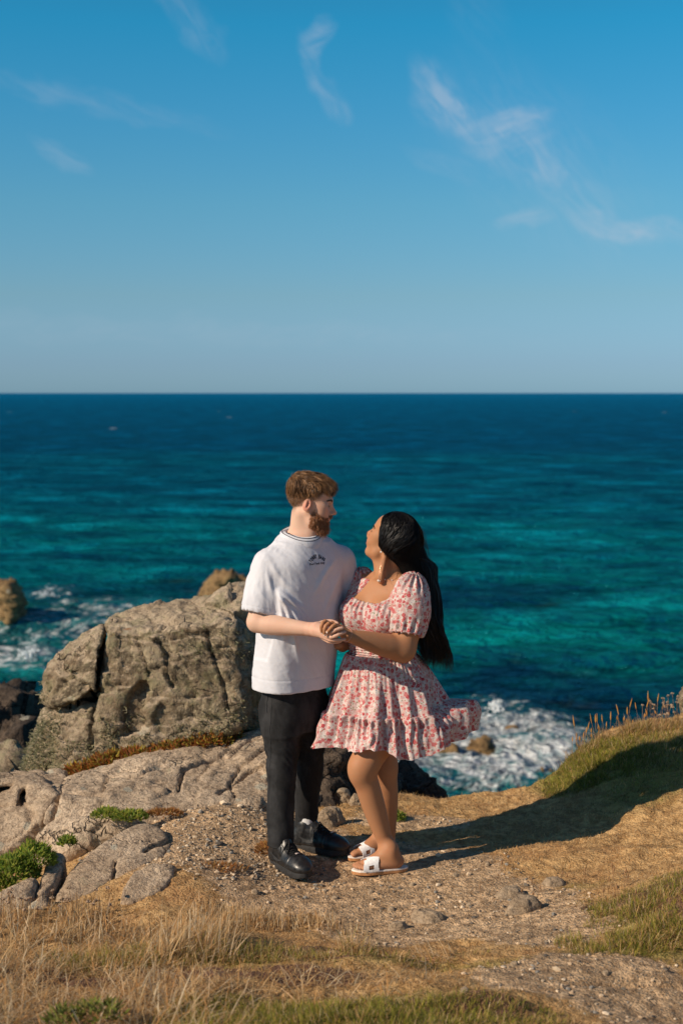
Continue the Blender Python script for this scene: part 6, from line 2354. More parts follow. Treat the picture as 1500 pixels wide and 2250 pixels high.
# ---------------------------------------------------------------- the woman
wom = empty('person', (float(P(845, 1905, 6.3)[0]), 6.34, 0.0))
tag(wom, 'woman with long black hair in a pink rose-patterned dress and white slides', 'person')
wf = unit((-.60, -.80, 0))
wl = np.array((-wf[1], wf[0], 0))                  # towards her left: image right and nearer the camera
WL2 = np.stack([wl[:2], wf[:2]], 1)
WHc = P(859, 1187, 6.40)
WHM = head_frame((-.89, .46), R(25), R(2))
WHS = .985
wB = Sdf()
add_head(wB, WHc, WHM, WHS, False)
wB.frame()
wneck = P(853, 1262, 6.43)
wB.cap(wneck, WHc + WHM @ np.array((-.035, 0, -.045)), .053, .050, k=.025)
wB.cap(P(838, 1262, 6.38), WHc + WHM @ np.array((.022, 0, -.082)), .030, .030, k=.045)
wB.cap(P(835, 1278, 6.33), WHc + WHM @ np.array((-.02, .055, -.045)), .010, .010, k=.02)
wsL, wsR = P(903, 1297, 6.30), P(800, 1282, 6.53)
wB.cap(wneck - (0, 0, .02), wsL, .040, .046, k=.05)
wB.cap(wneck - (0, 0, .02), wsR, .040, .046, k=.05)
WROW = [(1272, 846, .115, .060), (1290, 845, .160, .080), (1330, 838, .172, .105), (1380, 834, .152, .108), (1425, 834, .136, .100), (1480, 840, .160, .125), (1530, 843, .178, .138), (1580, 843, .170, .135)]


def wrows(dz=0, da=0.0, lo=None, hi=None):
    out = []
    for py, cx, a_, b_ in WROW:
        q_ = P(cx, py, 6.42)
        out.append((q_[2] + dz, q_[0], q_[1], a_ + da, b_ + da))
    return out


wB.loft(wrows(), WL2, p=2.2, k=.03)
chest = P(836, 1345, 6.42)
for sg, dx in ((1, .075), (-1, .075)):
    wB.ell(chest + wf * .070 + wl * sg * dx + (0, 0, -.005), (.078, .078, .082), k=.03)
# arms
welL, wwrL = P(884, 1428, 6.235), P(766, 1397, 6.115)
arm_a = len(wB.ops)
wB.chain([wsL, P(900, 1360, 6.265), welL], [.058, .060, .055], k=.02)
wB.chain([welL + (0, 0, .004), welL + (wwrL - welL) * .30, welL + (wwrL - welL) * .7, wwrL], [.054, .0530, .040, .0255], k=.025)
# her left hand: back of the hand to us, fingers hooked over his
wB.chain([wwrL, P(753, 1390, 6.112)], [.0245, .021], k=.012)
wB.chain([P(754, 1386, 6.112), P(738, 1376, 6.09)], [.017, .013], k=.012)
wB.chain([P(754, 1392, 6.108), P(740, 1383, 6.085)], [.017, .013], k=.012)
WF = [([(730, 1376, 6.092), (714, 1365, 6.078), (706, 1376, 6.062), (707, 1390, 6.068)], [.0100, .0092, .0084, .0068]),
      ([(737, 1378, 6.088), (722, 1370, 6.060), (713, 1382, 6.050), (713, 1394, 6.056)], [.0098, .0090, .0082, .0066]),
      ([(743, 1382, 6.085), (736, 1373, 6.052), (726, 1381, 6.042), (719, 1389, 6.046)], [.0094, .0088, .0080, .0064]),
      ([(748, 1388, 6.09), (742, 1392, 6.072), (733, 1394, 6.075)], [.0084, .0076, .0062]),
      ([(757, 1386, 6.13), (742, 1372, 6.145), (728, 1368, 6.14)], [.0115, .0095, .0078])]
for pts, rs in WF:
    wB.chain([P(*q) for q in pts], rs, k=.0035, sub=2)
arm_b = len(wB.ops)
welR = P(782, 1392, 6.57)
wB.chain([wsR, welR], [.055, .046], k=.02)
wB.chain([welR, P(752, 1420, 6.44)], [.044, .028], k=.02)
wB.ell(P(745, 1418, 6.42), (.03, .04, .018), k=.012)
# legs
wgz = float(gh(.2, 6.25)[0])
hipL, knL_, anL_ = P(862, 1545, 6.36), P(797, 1695, 6.25), P(851, 1868, 6.285)
hipR, knR_, anR_ = P(822, 1545, 6.48), P(842, 1700, 6.42), P(850, 1850, 6.47)
wB.chain([hipL, hipL + (knL_ - hipL) * .55, knL_ + (.006, 0, .03)], [.100, .084, .062], k=.03)
wB.chain([knL_ + (.006, 0, .03), knL_ + (.004, 0, -.01), P(811, 1740, 6.26), P(825, 1785, 6.275), P(841, 1835, 6.285), anL_], [.061, .056, .0545, .0500, .0385, .0345], k=.03)
wB.ell(knL_ + (-.020, -.018, .0), (.034, .032, .045), k=.05)
wB.chain([hipR, hipR + (knR_ - hipR) * .55, knR_ + (0, 0, .03)], [.100, .082, .060], k=.03)
wB.chain([knR_ + (0, 0, .03), P(846, 1745, 6.435), P(848, 1795, 6.455), anR_], [.060, .059, .050, .035], k=.03)


def foot(S, o, d, sg):
    """bare foot: o on the sole's upper face under the ankle, d heading, sg +1 when the little toe is on the left"""
    f = unit((d[0], d[1], 0))
    l = np.array((-f[1], f[0], 0)) * sg
    M = np.stack([f, l, (0, 0, 1.0)], 1)
    S.frame(o, M)
    S.ell((-.030, 0, .026), (.034, .028, .028), k=.02)
    S.chain([(0, 0, .085), (-.004, 0, .05)], [.036, .036], k=.03)
    S.chain([(.005, 0, .062), (.055, -.003, .044), (.105, -.004, .024)], [.034, .029, .020], k=.03)
    S.chain([(-.02, .008, .022), (.06, .020, .016), (.10, .020, .014)], [.024, .018, .014], k=.02)
    S.chain([(-.02, -.010, .026), (.06, -.020, .026), (.115, -.020, .017)], [.022, .018, .0165], k=.02)
    S.ell((-.002, .028, .078), (.012, .008, .012), k=.012)
    for x0, y0, L, r in ((.125, -.024, .040, .0125), (.128, -.006, .038, .0088), (.124, .008, .034, .0082), (.117, .021, .030, .0078), (.108, .033, .026, .0074)):
        S.chain([(x0 - .012, y0, .017), (x0 + L * .45, y0 + .002, .0165), (x0 + L * .85, y0 + .002, .0105)], [r, r * .92, r * .9], k=.005, sub=1)
    S.frame()
    return f, M


fo1 = np.array((.262 - .055, 6.235, wgz + .022))
fd1 = unit((-.985, -.17, 0))
fo2 = np.array((.190, 6.475, float(gh(.1, 6.42)[0]) + .022))
fd2 = unit((-.90, -.44, 0))
fo1 = np.array((anL_[0] + .012, 6.262, wgz + .024))
_, FM1 = foot(wB, fo1, fd1, 1)
_, FM2 = foot(wB, fo2, fd2, -1)
M_SKIN_W = skin_mat('brown_skin', .10, .55)
wbase, wlip, wblush = (.42, .205, .105), (.40, .11, .075), (.46, .16, .085)


def wom_col(V):
    c = skin_col(V, WHc, WHM, WHS, wbase, wlip, wblush, False)
    ft = sstep(.06, .03, V[:, 2])[:, None]
    return c * (1 - ft * .25) + np.array((.52, .27, .17)) * ft * .25


body_w = body_mesh('body', wB, wom, M_SKIN_W, wom_col, ((-.1, 5.95, -.02), (.62, 6.8, 1.66)),
                   [((-.05, 6.18, 1.20), (.42, 6.66, 1.66), .0027), ((-.05, 6.0, -.02), (.42, 6.62, .62), .0034)], (arm_a, arm_b, (-.14, 5.96, .95), (.46, 6.50, 1.42), .0028))
for sg in (-1, 1):
    small_ell('eye', WHc + WHM @ np.array((.0768, sg * .031, .0012)) * WHS, np.array((.0125, .0125, .0112)) * WHS, WHM, M_EYE, wom)
    small_ell('iris', WHc + WHM @ np.array((.0882, sg * .0290, -.0006)) * WHS, np.array((.0022, .0052, .0048)) * WHS, WHM, M_IRIS, wom)
M_HAIR_W = hair_mat('black_hair', None, None, .44, .30)
for sg in (-1, 1):
    brow(wom, WHc, WHM, WHS, sg, (.008, .006, .005), M_HAIR_W, .8, f=wB)
    lash(wom, WHc, WHM, WHS, sg, M_HAIR_W, .0013)

# her hair: crown volume, then a long fall behind the near shoulder
wH = Sdf()
wH.frame(WHc, WHM, WHS)
wH.ell((-.018, 0, .050), (.103, .086, .090), k=.02)
wH.ell((-.060, 0, .010), (.062, .078, .085), k=.03)
wH.hull([(.16, -.12, .088), (.16, .12, .088), (.078, -.12, .090), (.078, .12, .090), (.056, -.12, .040), (.056, .12, .040), (.030, -.12, -.010), (.030, .12, -.010), (-.004, -.12, -.055), (-.004, .12, -.055), (.0, -.12, -.16), (.0, .12, -.16), (.16, -.12, -.16), (.16, .12, -.16)],
        k=.010, mode=1, rnd=.003)
wH.frame()
fall = [(P(893, 1185, 6.44), .080), (P(902, 1232, 6.45), .090), (P(916, 1275, 6.43), .082), (P(931, 1322, 6.41), .062), (P(939, 1368, 6.39), .056), (P(944, 1410, 6.38), .046)]
wH.chain([f_[0] for f_ in fall], [f_[1] * (.82, .84, .78, .68, .62, .55)[i_] for i_, f_ in enumerate(fall)], k=.05)
wH.chain([WHc + WHM @ np.array((-.030, .062, -.010)) * WHS, P(884, 1225, 6.36), P(905, 1258, 6.38), P(920, 1290, 6.40)], [.034, .034, .038, .04], k=.04)
V, F = polygonise(wH, *wH.bounds(.01), .006)
N = grad(wH, V, .004)
V = V + N * (.004 * fbm(V * np.array((60, 60, 5)), 1.0, 2))[:, None]
mesh_np('hair', V, F, plain('hair_underlayer', (.004, .0035, .0035), .9, .1), wom, col=np.tile(np.array((.003, .0028, .003)), (len(V), 1)))
# strands: guide from the parting over the head, gathered at the nape, out to windy ends
ns = 6500
th = p_rng.uniform(0, 1, ns)
side_s = np.where(p_rng.rand(ns) < .62, 1, -1)
x0 = .085 - .188 * th ** 1.15
y0 = side_s * (.004 + .012 * p_rng.rand(ns))
root = np.stack([x0, y0, .050 + .092 * np.sqrt(np.clip(1 - ((x0 + .018) / .106) ** 2, .02, 1))], 1)
lat = side_s * p_rng.uniform(.35, 1.0, ns)
m1 = np.stack([x0 - .02 - .03 * th, lat * .078, .052 + .055 * np.sqrt(1 - .8 * lat ** 2) - .02 * p_rng.rand(ns)], 1)
m2 = np.stack([.014 - .085 * th + .018 * p_rng.rand(ns), lat * .093, -.008 - .034 * p_rng.rand(ns)], 1)
to_w = lambda q_: (q_ * WHS) @ WHM.T + WHc
A0, A1, A2 = to_w(root), to_w(m1), to_w(m2)
ang = p_rng.uniform(0, 2 * math.pi, ns)
rr_ = .45 + .6 * np.sqrt(p_rng.rand(ns))
def ringpt(k, grow=1.0, sx=1.0):
    c, r = fall[k]
    # nearer strands keep to the near side
    cx = c[0] + r * grow * rr_ * np.cos(ang) * sx
    cy = c[1] + r * grow * rr_ * np.sin(ang) * .8
    return np.stack([cx, cy, np.full(ns, c[2])], 1)
A3, A4, A5 = ringpt(1, 1.02), ringpt(2, 1.05), ringpt(4, 1.15)
endl = p_rng.rand(ns)
clump = fbm(np.stack([np.cos(ang) * 2.2, np.sin(ang) * 2.2, rr_ * 3], 1), 1.3, 2, off=2)
A6 = ringpt(5, 1.15 - .5 * endl[:, None].ravel().mean()) + np.stack([.012 + .12 * clump + .02 * endl, .05 * clump, -.12 * endl ** 1.1 - .14 * clump], 1)
A5[:, 0] += clump * .05
A4[:, 0] -= clump * .02
ctrl = np.stack([A0, A1, A2, A3, A4, A5, A6], 1)
ts = np.linspace(0, 5.999, 22)
ii_ = ts.astype(int)
ff = (ts - ii_)[None, :, None]
pc = np.concatenate([2 * ctrl[:, :1] - ctrl[:, 1:2], ctrl, 2 * ctrl[:, -1:] - ctrl[:, -2:-1]], 1)
a_, b_, c_, d_ = pc[:, ii_], pc[:, ii_ + 1], pc[:, ii_ + 2], pc[:, ii_ + 3]
pts = .5 * (2 * b_ + (c_ - a_) * ff + (2 * a_ - 5 * b_ + 4 * c_ - d_) * ff ** 2 + (3 * b_ - a_ - 3 * c_ + d_) * ff ** 3)
# keep the strands outside the skull and just outside the hair volume
shp = pts.shape
fl = pts.reshape(-1, 3)
for _ in range(1):
    d = wH(fl.astype(np.float32), False)
    g = grad(wH, fl, .003)
    tgt = .0015 + .003 * np.repeat(p_rng.rand(ns), shp[1])
    tz = np.tile(np.clip((3.1 - ts) / 1.6, 0, 1), ns)
    push = (tgt - d) * tz + (1 - tz) * np.maximum(-.004 - d, 0)
    fl = fl + g * np.clip(push, -.05, .05)[:, None]
pts = fl.reshape(shp)
lowr = np.clip((ts - 3.2) / 2.0, 0, 1)[None, :]
pts[..., 0] += lowr * (.016 * np.sin(pts[..., 2] * 24 + 9 * clump[:, None] + 2) + .018 * clump[:, None])
pts[..., 1] += lowr * .012 * np.cos(pts[..., 2] * 20 + 7 * clump[:, None])
pts += .0015 * np.stack([fbm(pts.reshape(-1, 3), 22, 2, off=o_) for o_ in (1, 5, 9)], 1).reshape(shp) * 2
# hidden under the face side? drop strands that cross the face
loc_ = ((pts.reshape(-1, 3) - WHc) @ WHM / WHS).reshape(shp)
bad = ((loc_[..., 0] > .055 - .0 * loc_[..., 2]) & (loc_[..., 2] < .055) & (np.linalg.norm(loc_, axis=-1) < .15)).any(1)
pts = pts[~bad]
sd = np.cross(np.gradient(pts, axis=1), p_rng.normal(size=(len(pts), 1, 3)))
sd /= np.linalg.norm(sd, axis=2, keepdims=True) + 1e-9
cc_ = np.array((.010, .009, .0095)) * p_rng.uniform(.5, 1.9, (len(pts), 1, 1)) * np.ones((1, shp[1], 1))
strand_mesh('hair_locks', pts, p_rng.uniform(.0006, .0012, len(pts)), sd, cc_, M_HAIR_W, wom)
# loose strands lifted by the wind and a few on the neck and chest
fly = []
for k in range(30):
    if k < 22:
        a0 = to_w(np.array([[-.05 - .04 * p_rng.rand(), .03 * p_rng.normal(), .10 + .03 * p_rng.rand()]]))[0]
        p1 = P(925 + 14 * p_rng.rand(), 1170 + 40 * p_rng.rand(), 6.42)
        p2 = P(938 + 14 * p_rng.rand(), 1240 + 30 * p_rng.rand(), 6.42)
        p3 = P(955 + 14 * p_rng.rand(), 1320 + 40 * p_rng.rand(), 6.40)
        p4 = P(965 + 12 * p_rng.rand(), 1380 + 60 * p_rng.rand(), 6.38)
        c_ = [a0, p1, p2, p3, p4]
    else:
        a0 = to_w(np.array([[.010 + .02 * p_rng.rand(), .080, -.005]]))[0]
        x_ = p_rng.uniform(-8, 22)
        c_ = [a0, P(848 + x_ * .4, 1225, 6.34), P(846 + x_, 1255, 6.31), P(838 + x_ * 1.5, 1285 + 12 * p_rng.rand(), 6.29)]
        c_[-3:] = [q_ for q_ in on_surface(wB, np.array(c_[-3:])) + grad(wB, np.array(c_[-3:]), .002) * .004]
    fly.append(catmull(np.array(c_), 18))
fly = np.array(fly)
sd = np.tile(np.array((.7, .7, .1))[None, None], (len(fly), 18, 1))
strand_mesh('stray_hair', fly, np.full(len(fly), .00055), sd, np.full((len(fly), 18, 3), .010), M_HAIR_W, wom)
print('woman body', round(time.time() - T0, 1), flush=True)


# the dress --------------------------------------------------------------
def floral():
    m, t, p = new_mat('rose_print')
    co = t.n('TexCoord').outputs['Object']
    wob = t.vmath('SCALE', t.noise(co, 60, 2, .5, 0, col=True), scale=.008)
    c0 = t.vmath('ADD', co, wob)
    base = t.mix(t.smooth(t.noise(co, 55, 3, .6), .40, .60), (.70, .62, .58), (.60, .38, .36))
    # small grey-blue filler flowers and olive leaves
    v3 = t.n('TexVoronoi', feature='F1')
    t.put(v3.inputs['Vector'], t.vmath('ADD', c0, (5., 2., 1.)))
    v3.inputs['Scale'].default_value = 105
    s3 = t.n('SeparateXYZ', i_0=v3.outputs['Color'])
    base = t.mix(t.math('MULTIPLY', t.smooth(v3.outputs['Distance'], .34, .26), t.math('GREATER_THAN', s3.outputs[0], .72)), base, (.36, .38, .42))
    base = t.mix(t.math('MULTIPLY', t.smooth(v3.outputs['Distance'], .36, .28), t.math('LESS_THAN', s3.outputs[0], .30)), base, (.23, .22, .10))
    base = t.mix(t.math('MULTIPLY', t.smooth(v3.outputs['Distance'], .40, .32), t.math('MULTIPLY', t.math('GREATER_THAN', s3.outputs[0], .30), t.math('LESS_THAN', s3.outputs[0], .50))), base, (.66, .30, .29))
    # roses in two sizes
    for sc_, off, lim, c_in, c_out in ((58, (9., 4., 8.), .18, (.50, .075, .08), (.66, .26, .25)), (40, (1., 7., 3.), .26, (.42, .035, .045), (.60, .15, .155))):
        v = t.n('TexVoronoi', feature='F1')
        t.put(v.inputs['Vector'], t.vmath('ADD', c0, off))
        v.inputs['Scale'].default_value = sc_
        s_ = t.n('SeparateXYZ', i_0=v.outputs['Color'])
        on = t.math('GREATER_THAN', s_.outputs[1], lim)
        rose = t.mix(t.smooth(t.math('SINE', t.math('ADD', t.math('MULTIPLY', v.outputs['Distance'], 26.0), t.math('MULTIPLY', t.noise(co, 160, 2), 9.0))), -.2, .6), c_in, c_out)
        rose = t.mix(t.math('MULTIPLY', s_.outputs[0], .35), rose, (.74, .42, .40))
        base = t.mix(t.math('MULTIPLY', t.smooth(v.outputs['Distance'], .40, .34), on), base, rose)
    fine = t.noise(co, 300, 4, .65)
    h = t.math('ADD', t.math('MULTIPLY', t.noise(t.vmath('MULTIPLY', co, (1, 1, .35)), 60, 4, .6), 1.0), t.math('MULTIPLY', fine, .2))
    setp(t, p, Base_Color=base, Roughness=.8, Normal=t.n('Bump', i_Strength=.5, i_Distance=.004, i_Height=h).outputs[0])
    p.inputs['Specular IOR Level'].default_value = .25
    tr = t.n('BsdfTranslucent', i_Color=base)
    mx = t.n('MixShader', i_0=.16, i_1=p.outputs[0], i_2=tr.outputs[0])
    out = [n_ for n_ in m.node_tree.nodes if n_.bl_idname == 'ShaderNodeOutputMaterial'][0]
    t.t.links.new(mx.outputs[0], out.inputs[0])
    return m


M_ROSE = floral()
dress = empty('dress', (0, 0, 0))
dress.parent = wom
wD = Sdf()
wD.loft([r_ for r_ in wrows(0, .008) if r_[2] and r_[0] < P(800, 1262, 6.42)[2]], WL2, p=2.2, k=.03)
for sg in (1, -1):
    wD.ell(chest + wf * .074 + wl * sg * .075 + (0, 0, -.008), (.084, .084, .087), k=.03)
wD.cap(wsL + (-.02, 0, 0), wsR + (.02, 0, 0), .052, .052, k=.03)
# keep above the waist seam; the skirt takes over below
seam_z = P(836, 1438, 6.42)[2]
wD.box((chest[0], chest[1], seam_z - .30), (.5, .5, .30), k=.004, mode=1)
# square-sweetheart neckline, cut from above
nk = [(829, 1226), (790, 1262), (767, 1303), (772, 1313), (793, 1324), (826, 1330), (851, 1319), (866, 1288), (884, 1262), (893, 1240), (870, 1215)]
wD.hull([P(x_, y_, 6.02) for x_, y_ in nk] + [P(x_ + 0, y_ - 3, 6.40) for x_, y_ in nk], k=.004, mode=1, rnd=.003)
wD.ell(P(853, 1245, 6.45), (.10, .10, .055), k=.004, mode=1)
V, F = polygonise(wD, *wD.bounds(.01), .0042)
N = grad(wD, V, .003)
q = (V - chest)
u_ = q @ wl
gath = .0035 * np.sin(u_ * 300 + 6 * fbm(V, 14, 2)) * (np.exp(-((V[:, 2] - P(820, 1335, 6.3)[2]) / .035) ** 2) + .9 * np.exp(-((V[:, 2] - seam_z - .03) / .03) ** 2))
dsp = gath + .0035 * fbm(V * np.array((22, 22, 12)), 1.0, 3, ridged=True)
V = V + N * dsp[:, None]
mesh_np('bodice', V, F, M_ROSE, dress)
# shirred waistband rows
for k in range(4):
    zz = seam_z + .004 + .011 * k
    a = np.linspace(0, 2 * math.pi, 121)[:-1]
    rr2 = np.stack([chest[0] + .25 * np.cos(a), chest[1] + .25 * np.sin(a), zz + 0 * a], 1)
    for _ in range(25):
        dd = wD(rr2.astype(np.float32), False)
        dirv = rr2[:, :2] - chest[:2]
        dirv /= np.linalg.norm(dirv, axis=1, keepdims=True)
        rr2[:, :2] -= dirv * np.clip(dd, -.01, .05)[:, None] * .7
    rr2[:, :2] += dirv * (.002 + .0018 * np.sin(a * 60))[:, None]
    V, F = tube(rr2, .0042, 6, closed=True)
    mesh_np('shirred_row', V, F, M_ROSE, dress)


def puff(c_top, c_mid, c_cuff, r, cuff_r, lbl=None):
    S = Sdf()
    S.chain([c_top, c_mid, c_cuff], [r * .72, r, cuff_r * 1.12], k=.05)
    S.ell(c_mid + (0, 0, .0), (r * 1.03, r * 1.0, r * 1.45), k=.04)
    ax = unit(c_cuff - c_mid)
    e1 = unit(np.cross(ax, (0, 1, 0)))
    S.box(c_cuff + ax * .06, (.13, .13, .05), rot=np.stack([e1, np.cross(ax, e1), ax], 1), k=.003, mode=1)
    S.chain([c_cuff - ax * .02, c_cuff + ax * .04], [cuff_r * .97, cuff_r], k=.003, mode=1)
    V, F = polygonise(S, *S.bounds(.01), .0045)
    N = grad(S, V, .003)
    rel = V - c_mid
    t_ = rel @ ax
    aa = np.arctan2(rel @ e1, rel @ np.cross(ax, e1))
    L = float(np.linalg.norm(c_cuff - c_mid))
    g1 = sstep(L * .35, L * .95, t_) + sstep(-.04, -.11, t_)
    d = (.0075 * np.sin(aa * 15 + 2.2 * fbm(V, 9, 2)) * g1 + .006 * fbm(V * np.array((18, 18, 7)), 1.0, 3, ridged=True))
    V = V + N * d[:, None]
    o_ = mesh_np('sleeve', V, F, M_ROSE, dress)
    th = np.linspace(0, 2 * math.pi, 61)[:-1]
    cr = cuff_r * (1.10 + .05 * np.sin(th * 18))
    ring = c_cuff + ax * .006 + np.cos(th)[:, None] * cr[:, None] * e1 + np.sin(th)[:, None] * cr[:, None] * np.cross(ax, e1)
    V, F = tube(ring, .0055, 6, closed=True)
    mesh_np('elastic_cuff', V, F, M_ROSE, o_)
    return o_


puff(P(905, 1288, 6.31), P(901, 1335, 6.275), P(893, 1388, 6.25), .082, .066)
puff(P(796, 1272, 6.53), P(786, 1300, 6.55), P(782, 1352, 6.56), .066, .056)


# skirt and wind-blown frill as pleated sheets
def sheet(name, fn, nt, na, mat, parent, thick=.0012, closed=True):
    t_ = np.linspace(0, 1, nt)[:, None]
    a_ = np.linspace(0, 2 * math.pi, na + 1)[:-1][None]
    V = fn(np.broadcast_to(t_, (nt, na)), np.broadcast_to(a_, (nt, na))).reshape(-1, 3)
    i, k = np.meshgrid(np.arange(nt - 1), np.arange(na), indexing='ij')
    k2 = (k + 1) % na
    F = np.stack([i * na + k, i * na + k2, (i + 1) * na + k2, (i + 1) * na + k], -1).reshape(-1, 4)
    return mesh_np(name, V, F, mat, parent)


def ang_bump(a, c, w_):
    d = np.angle(np.exp(1j * (a - c)))
    return np.exp(-(d / w_) ** 2)


WX = P(838, 1435, 6.42)
z_w, z_s = WX[2], P(842, 1566, 6.30)[2]


def skirt_core(t, a):
    """upper skirt: t 0 waist .. 1 seam; a: 0 = +X (image right), -pi/2 = towards the camera"""
    ca, sa = np.cos(a), np.sin(a)
    # ellipse at the waist and seam
    rx = (.160) + (.258 - .160) * (t ** .80)
    ry = (.118) + (.215 - .118) * (t ** .80)
    cx = WX[0] + .010 * t + .004 * np.sin(t * 3)
    cy = WX[1] - .01 * t
    q = np.stack([ca * 3, sa * 3, t * .8], -1).reshape(-1, 3)
    fold = fbm(q, 1.6, 2, off=4).reshape(t.shape)
    pl = .010 * np.sin(a * 21 + 3 * fold) * np.sqrt(t) + .0035 * np.sin(a * 67 + 5 * fold) * (1 - t) + .020 * t * np.sin(a * 7 + 1.3 + 2 * fold)
    pull = .006 * t * ang_bump(a, .1, .7)
    r = 1 + (pl + pull) / .2
    z = z_w + (z_s - z_w) * t + .035 * t * ang_bump(a, .10, .6)
    return np.stack([cx + rx * r * ca, cy + ry * r * sa, z], -1)


def frill(t, a):
    base = skirt_core(np.ones_like(t), a)
    ca, sa = np.cos(a), np.sin(a)
    q = np.stack([ca * 4, sa * 4, t * 1.0], -1).reshape(-1, 3)
    nz = fbm(q, 1.3, 2, off=11).reshape(t.shape)
    wind = ang_bump(a, -.08, .55)
    left = ang_bump(a, math.pi, .9)
    out = .045 * t + .100 * wind * np.sin(np.minimum(t * 2.1, 1.62)) + .022 * left * t
    drop = .150 * t * (1 - .96 * wind) + .095 * wind * sstep(.45, 1.0, t)
    pl = (.0105 * np.sin(a * 52 + 5 * nz) * sstep(0, .10, t) * (1 - .75 * t) + .011 * sstep(0, .03, t) * sstep(.30, .04, t) + .016 * np.sin(a * 9 + 5 * nz + 1.2 * t) * t ** 1.1 + .007 * np.sin(a * 17 - 3 * nz) * t)
    z = base[..., 2] - drop + .011 * np.sin(a * 7 + 4 * nz + .6) * t - .028 * t * ang_bump(a, -1.15, .45) + .018 * t * ang_bump(a, -1.9, .35) - .012 * t * left
    # the blown part curls under at its rim
    curl = wind * sstep(.72, 1.0, t)
    r = out + pl - .028 * curl
    z = z - .045 * curl
    x = base[..., 0] + ca * r
    y = base[..., 1] + sa * r * .9
    return np.stack([x, y, z], -1)


sheet('skirt', skirt_core, 60, 360, M_ROSE, dress)
sheet('frill', frill, 50, 560, M_ROSE, dress)
# slides ------------------------------------------------------------------
M_WHITE_L = leather('white_leather', (.78, .76, .76), .45, .4, .0006)
M_TAN = leather('tan_sole', (.42, .20, .085), .5, .4)
M_INSOLE = leather('cream_insole', (.72, .64, .58), .5, .3)


def slide(o, M, sg):
    """o: under the ankle, on the foot bed; M foot frame (y towards the little toe)"""
    th = np.linspace(0, 2 * math.pi, 57)[:-1]
    x = np.cos(th)
    X = .048 + .128 * np.sign(x) * np.abs(x) ** .8
    wd = np.interp(X, [-.08, -.05, 0, .05, .11, .15, .176], [.026, .033, .032, .035, .044, .041, .028])
    Y = wd * np.sign(np.sin(th)) * np.abs(np.sin(th)) ** .75 + np.interp(X, [0, .1, .18], [0, .003, -.002])
    n_ = len(th)
    def ringm(name, layers, mat, parent):
        V = np.concatenate([np.stack([X * 1.0 + (X - .048) * g, Y * (1 + g * 3), np.full(n_, z_)], 1) for g, z_ in layers])
        F = [(i * n_ + k, i * n_ + (k + 1) % n_, (i + 1) * n_ + (k + 1) % n_, (i + 1) * n_ + k) for i in range(len(layers) - 1) for k in range(n_)]
        V = V @ M.T + o
        F = np.array(F)
        if sg < 0:
            F = F[:, ::-1]
        cap_ = np.concatenate([V, V[-n_:].mean(0)[None]])
        top_ = np.array([((len(layers) - 1) * n_ + k, (len(layers) - 1) * n_ + (k + 1) % n_, len(V)) for k in range(n_)])
        return mesh_np(name, cap_, [F, top_], mat, parent, smooth=False)
    so = ringm('sandal', [(-.06, -.0205), (.0, -.020), (.005, -.017), (.005, -.006)], M_TAN, wom)
    ringm('insole', [(.006, -.0065), (.010, -.006), (.010, -.001), (.0, .0005), (-.08, .001)], M_INSOLE, so)
    # heel block a touch lower
    hx = [k for k in range(n_)]
    # strap: an arch over the foot with the slots of an H
    nu, nv = 40, 56
    U, W = np.meshgrid(np.linspace(0, 1, nu), np.linspace(0, 1, nv), indexing='ij')     # U along the foot, W across
    a_ = math.pi * W
    xx = .052 + .078 * U + .012 * np.cos(a_) * 0
    hw = np.interp(xx, [.05, .09, .13], [.0400, .0435, .0455])
    hh = np.interp(xx, [.05, .09, .13], [.0700, .0540, .0400])
    yy = -np.cos(a_) * hw
    zz = np.sin(a_) ** .85 * hh - .001
    pt = np.stack([xx, yy, zz], -1)
    cen = np.abs(W - .5)
    hole = ((cen < .085) & (U > .74)) | ((cen < .085) & (U < .22))                  # notches of the H front and back
    hole |= (np.abs(W - .90) < .055) & (np.abs(U - .52) < .16)
    hole |= (np.abs(W - .10) < .055) & (np.abs(U - .52) < .16)
    wave = ((U < .05 + .06 * np.sin(W * 9)) | (U > .95 - .05 * np.sin(W * 11 + 1)))
    hole = hole | wave
    ok = ~(hole[:-1, :-1])
    th_ = .0022
    nrm = np.stack([0 * xx, -np.cos(a_), np.sin(a_)], -1)
    outer = (pt + nrm * th_).reshape(-1, 3)
    inner = (pt - nrm * .0002).reshape(-1, 3)
    V = np.concatenate([outer, inner]) @ M.T + o
    nV = len(outer)
    I, K = np.nonzero(ok)
    idx_ = lambda i, k: i * nv + k
    fo_ = np.stack([idx_(I, K), idx_(I + 1, K), idx_(I + 1, K + 1), idx_(I, K + 1)], 1)
    fi_ = fo_[:, ::-1] + nV
    walls = []
    for (di, dk, e0, e1) in ((-1, 0, (0, 0), (0, 1)), (1, 0, (1, 1), (1, 0)), (0, -1, (1, 0), (0, 0)), (0, 1, (0, 1), (1, 1))):
        for i, k in zip(I, K):
            ni, nk_ = i + di, k + dk
            if ni < 0 or nk_ < 0 or ni >= nu - 1 or nk_ >= nv - 1 or not ok[ni, nk_]:
                p0, p1 = idx_(i + e0[0], k + e0[1]), idx_(i + e1[0], k + e1[1])
                walls.append((p0, p1, p1 + nV, p0 + nV))
    mesh_np('strap', V, np.concatenate([fo_, fi_, np.array(walls)]), M_WHITE_L, so, smooth=False)
    # low stacked heel
    hk = (X < -.01)
    xs_, ys_ = X[hk], Y[hk]
    o_idx = np.argsort(np.arctan2(ys_, xs_ + .04))
    ring_ = np.stack([xs_, ys_], 1)
    return so


slide(fo1, FM1, 1)
slide(fo2, FM2, -1)
M_NAIL = plain('toe_nail', (.62, .36, .28), .3, .5)

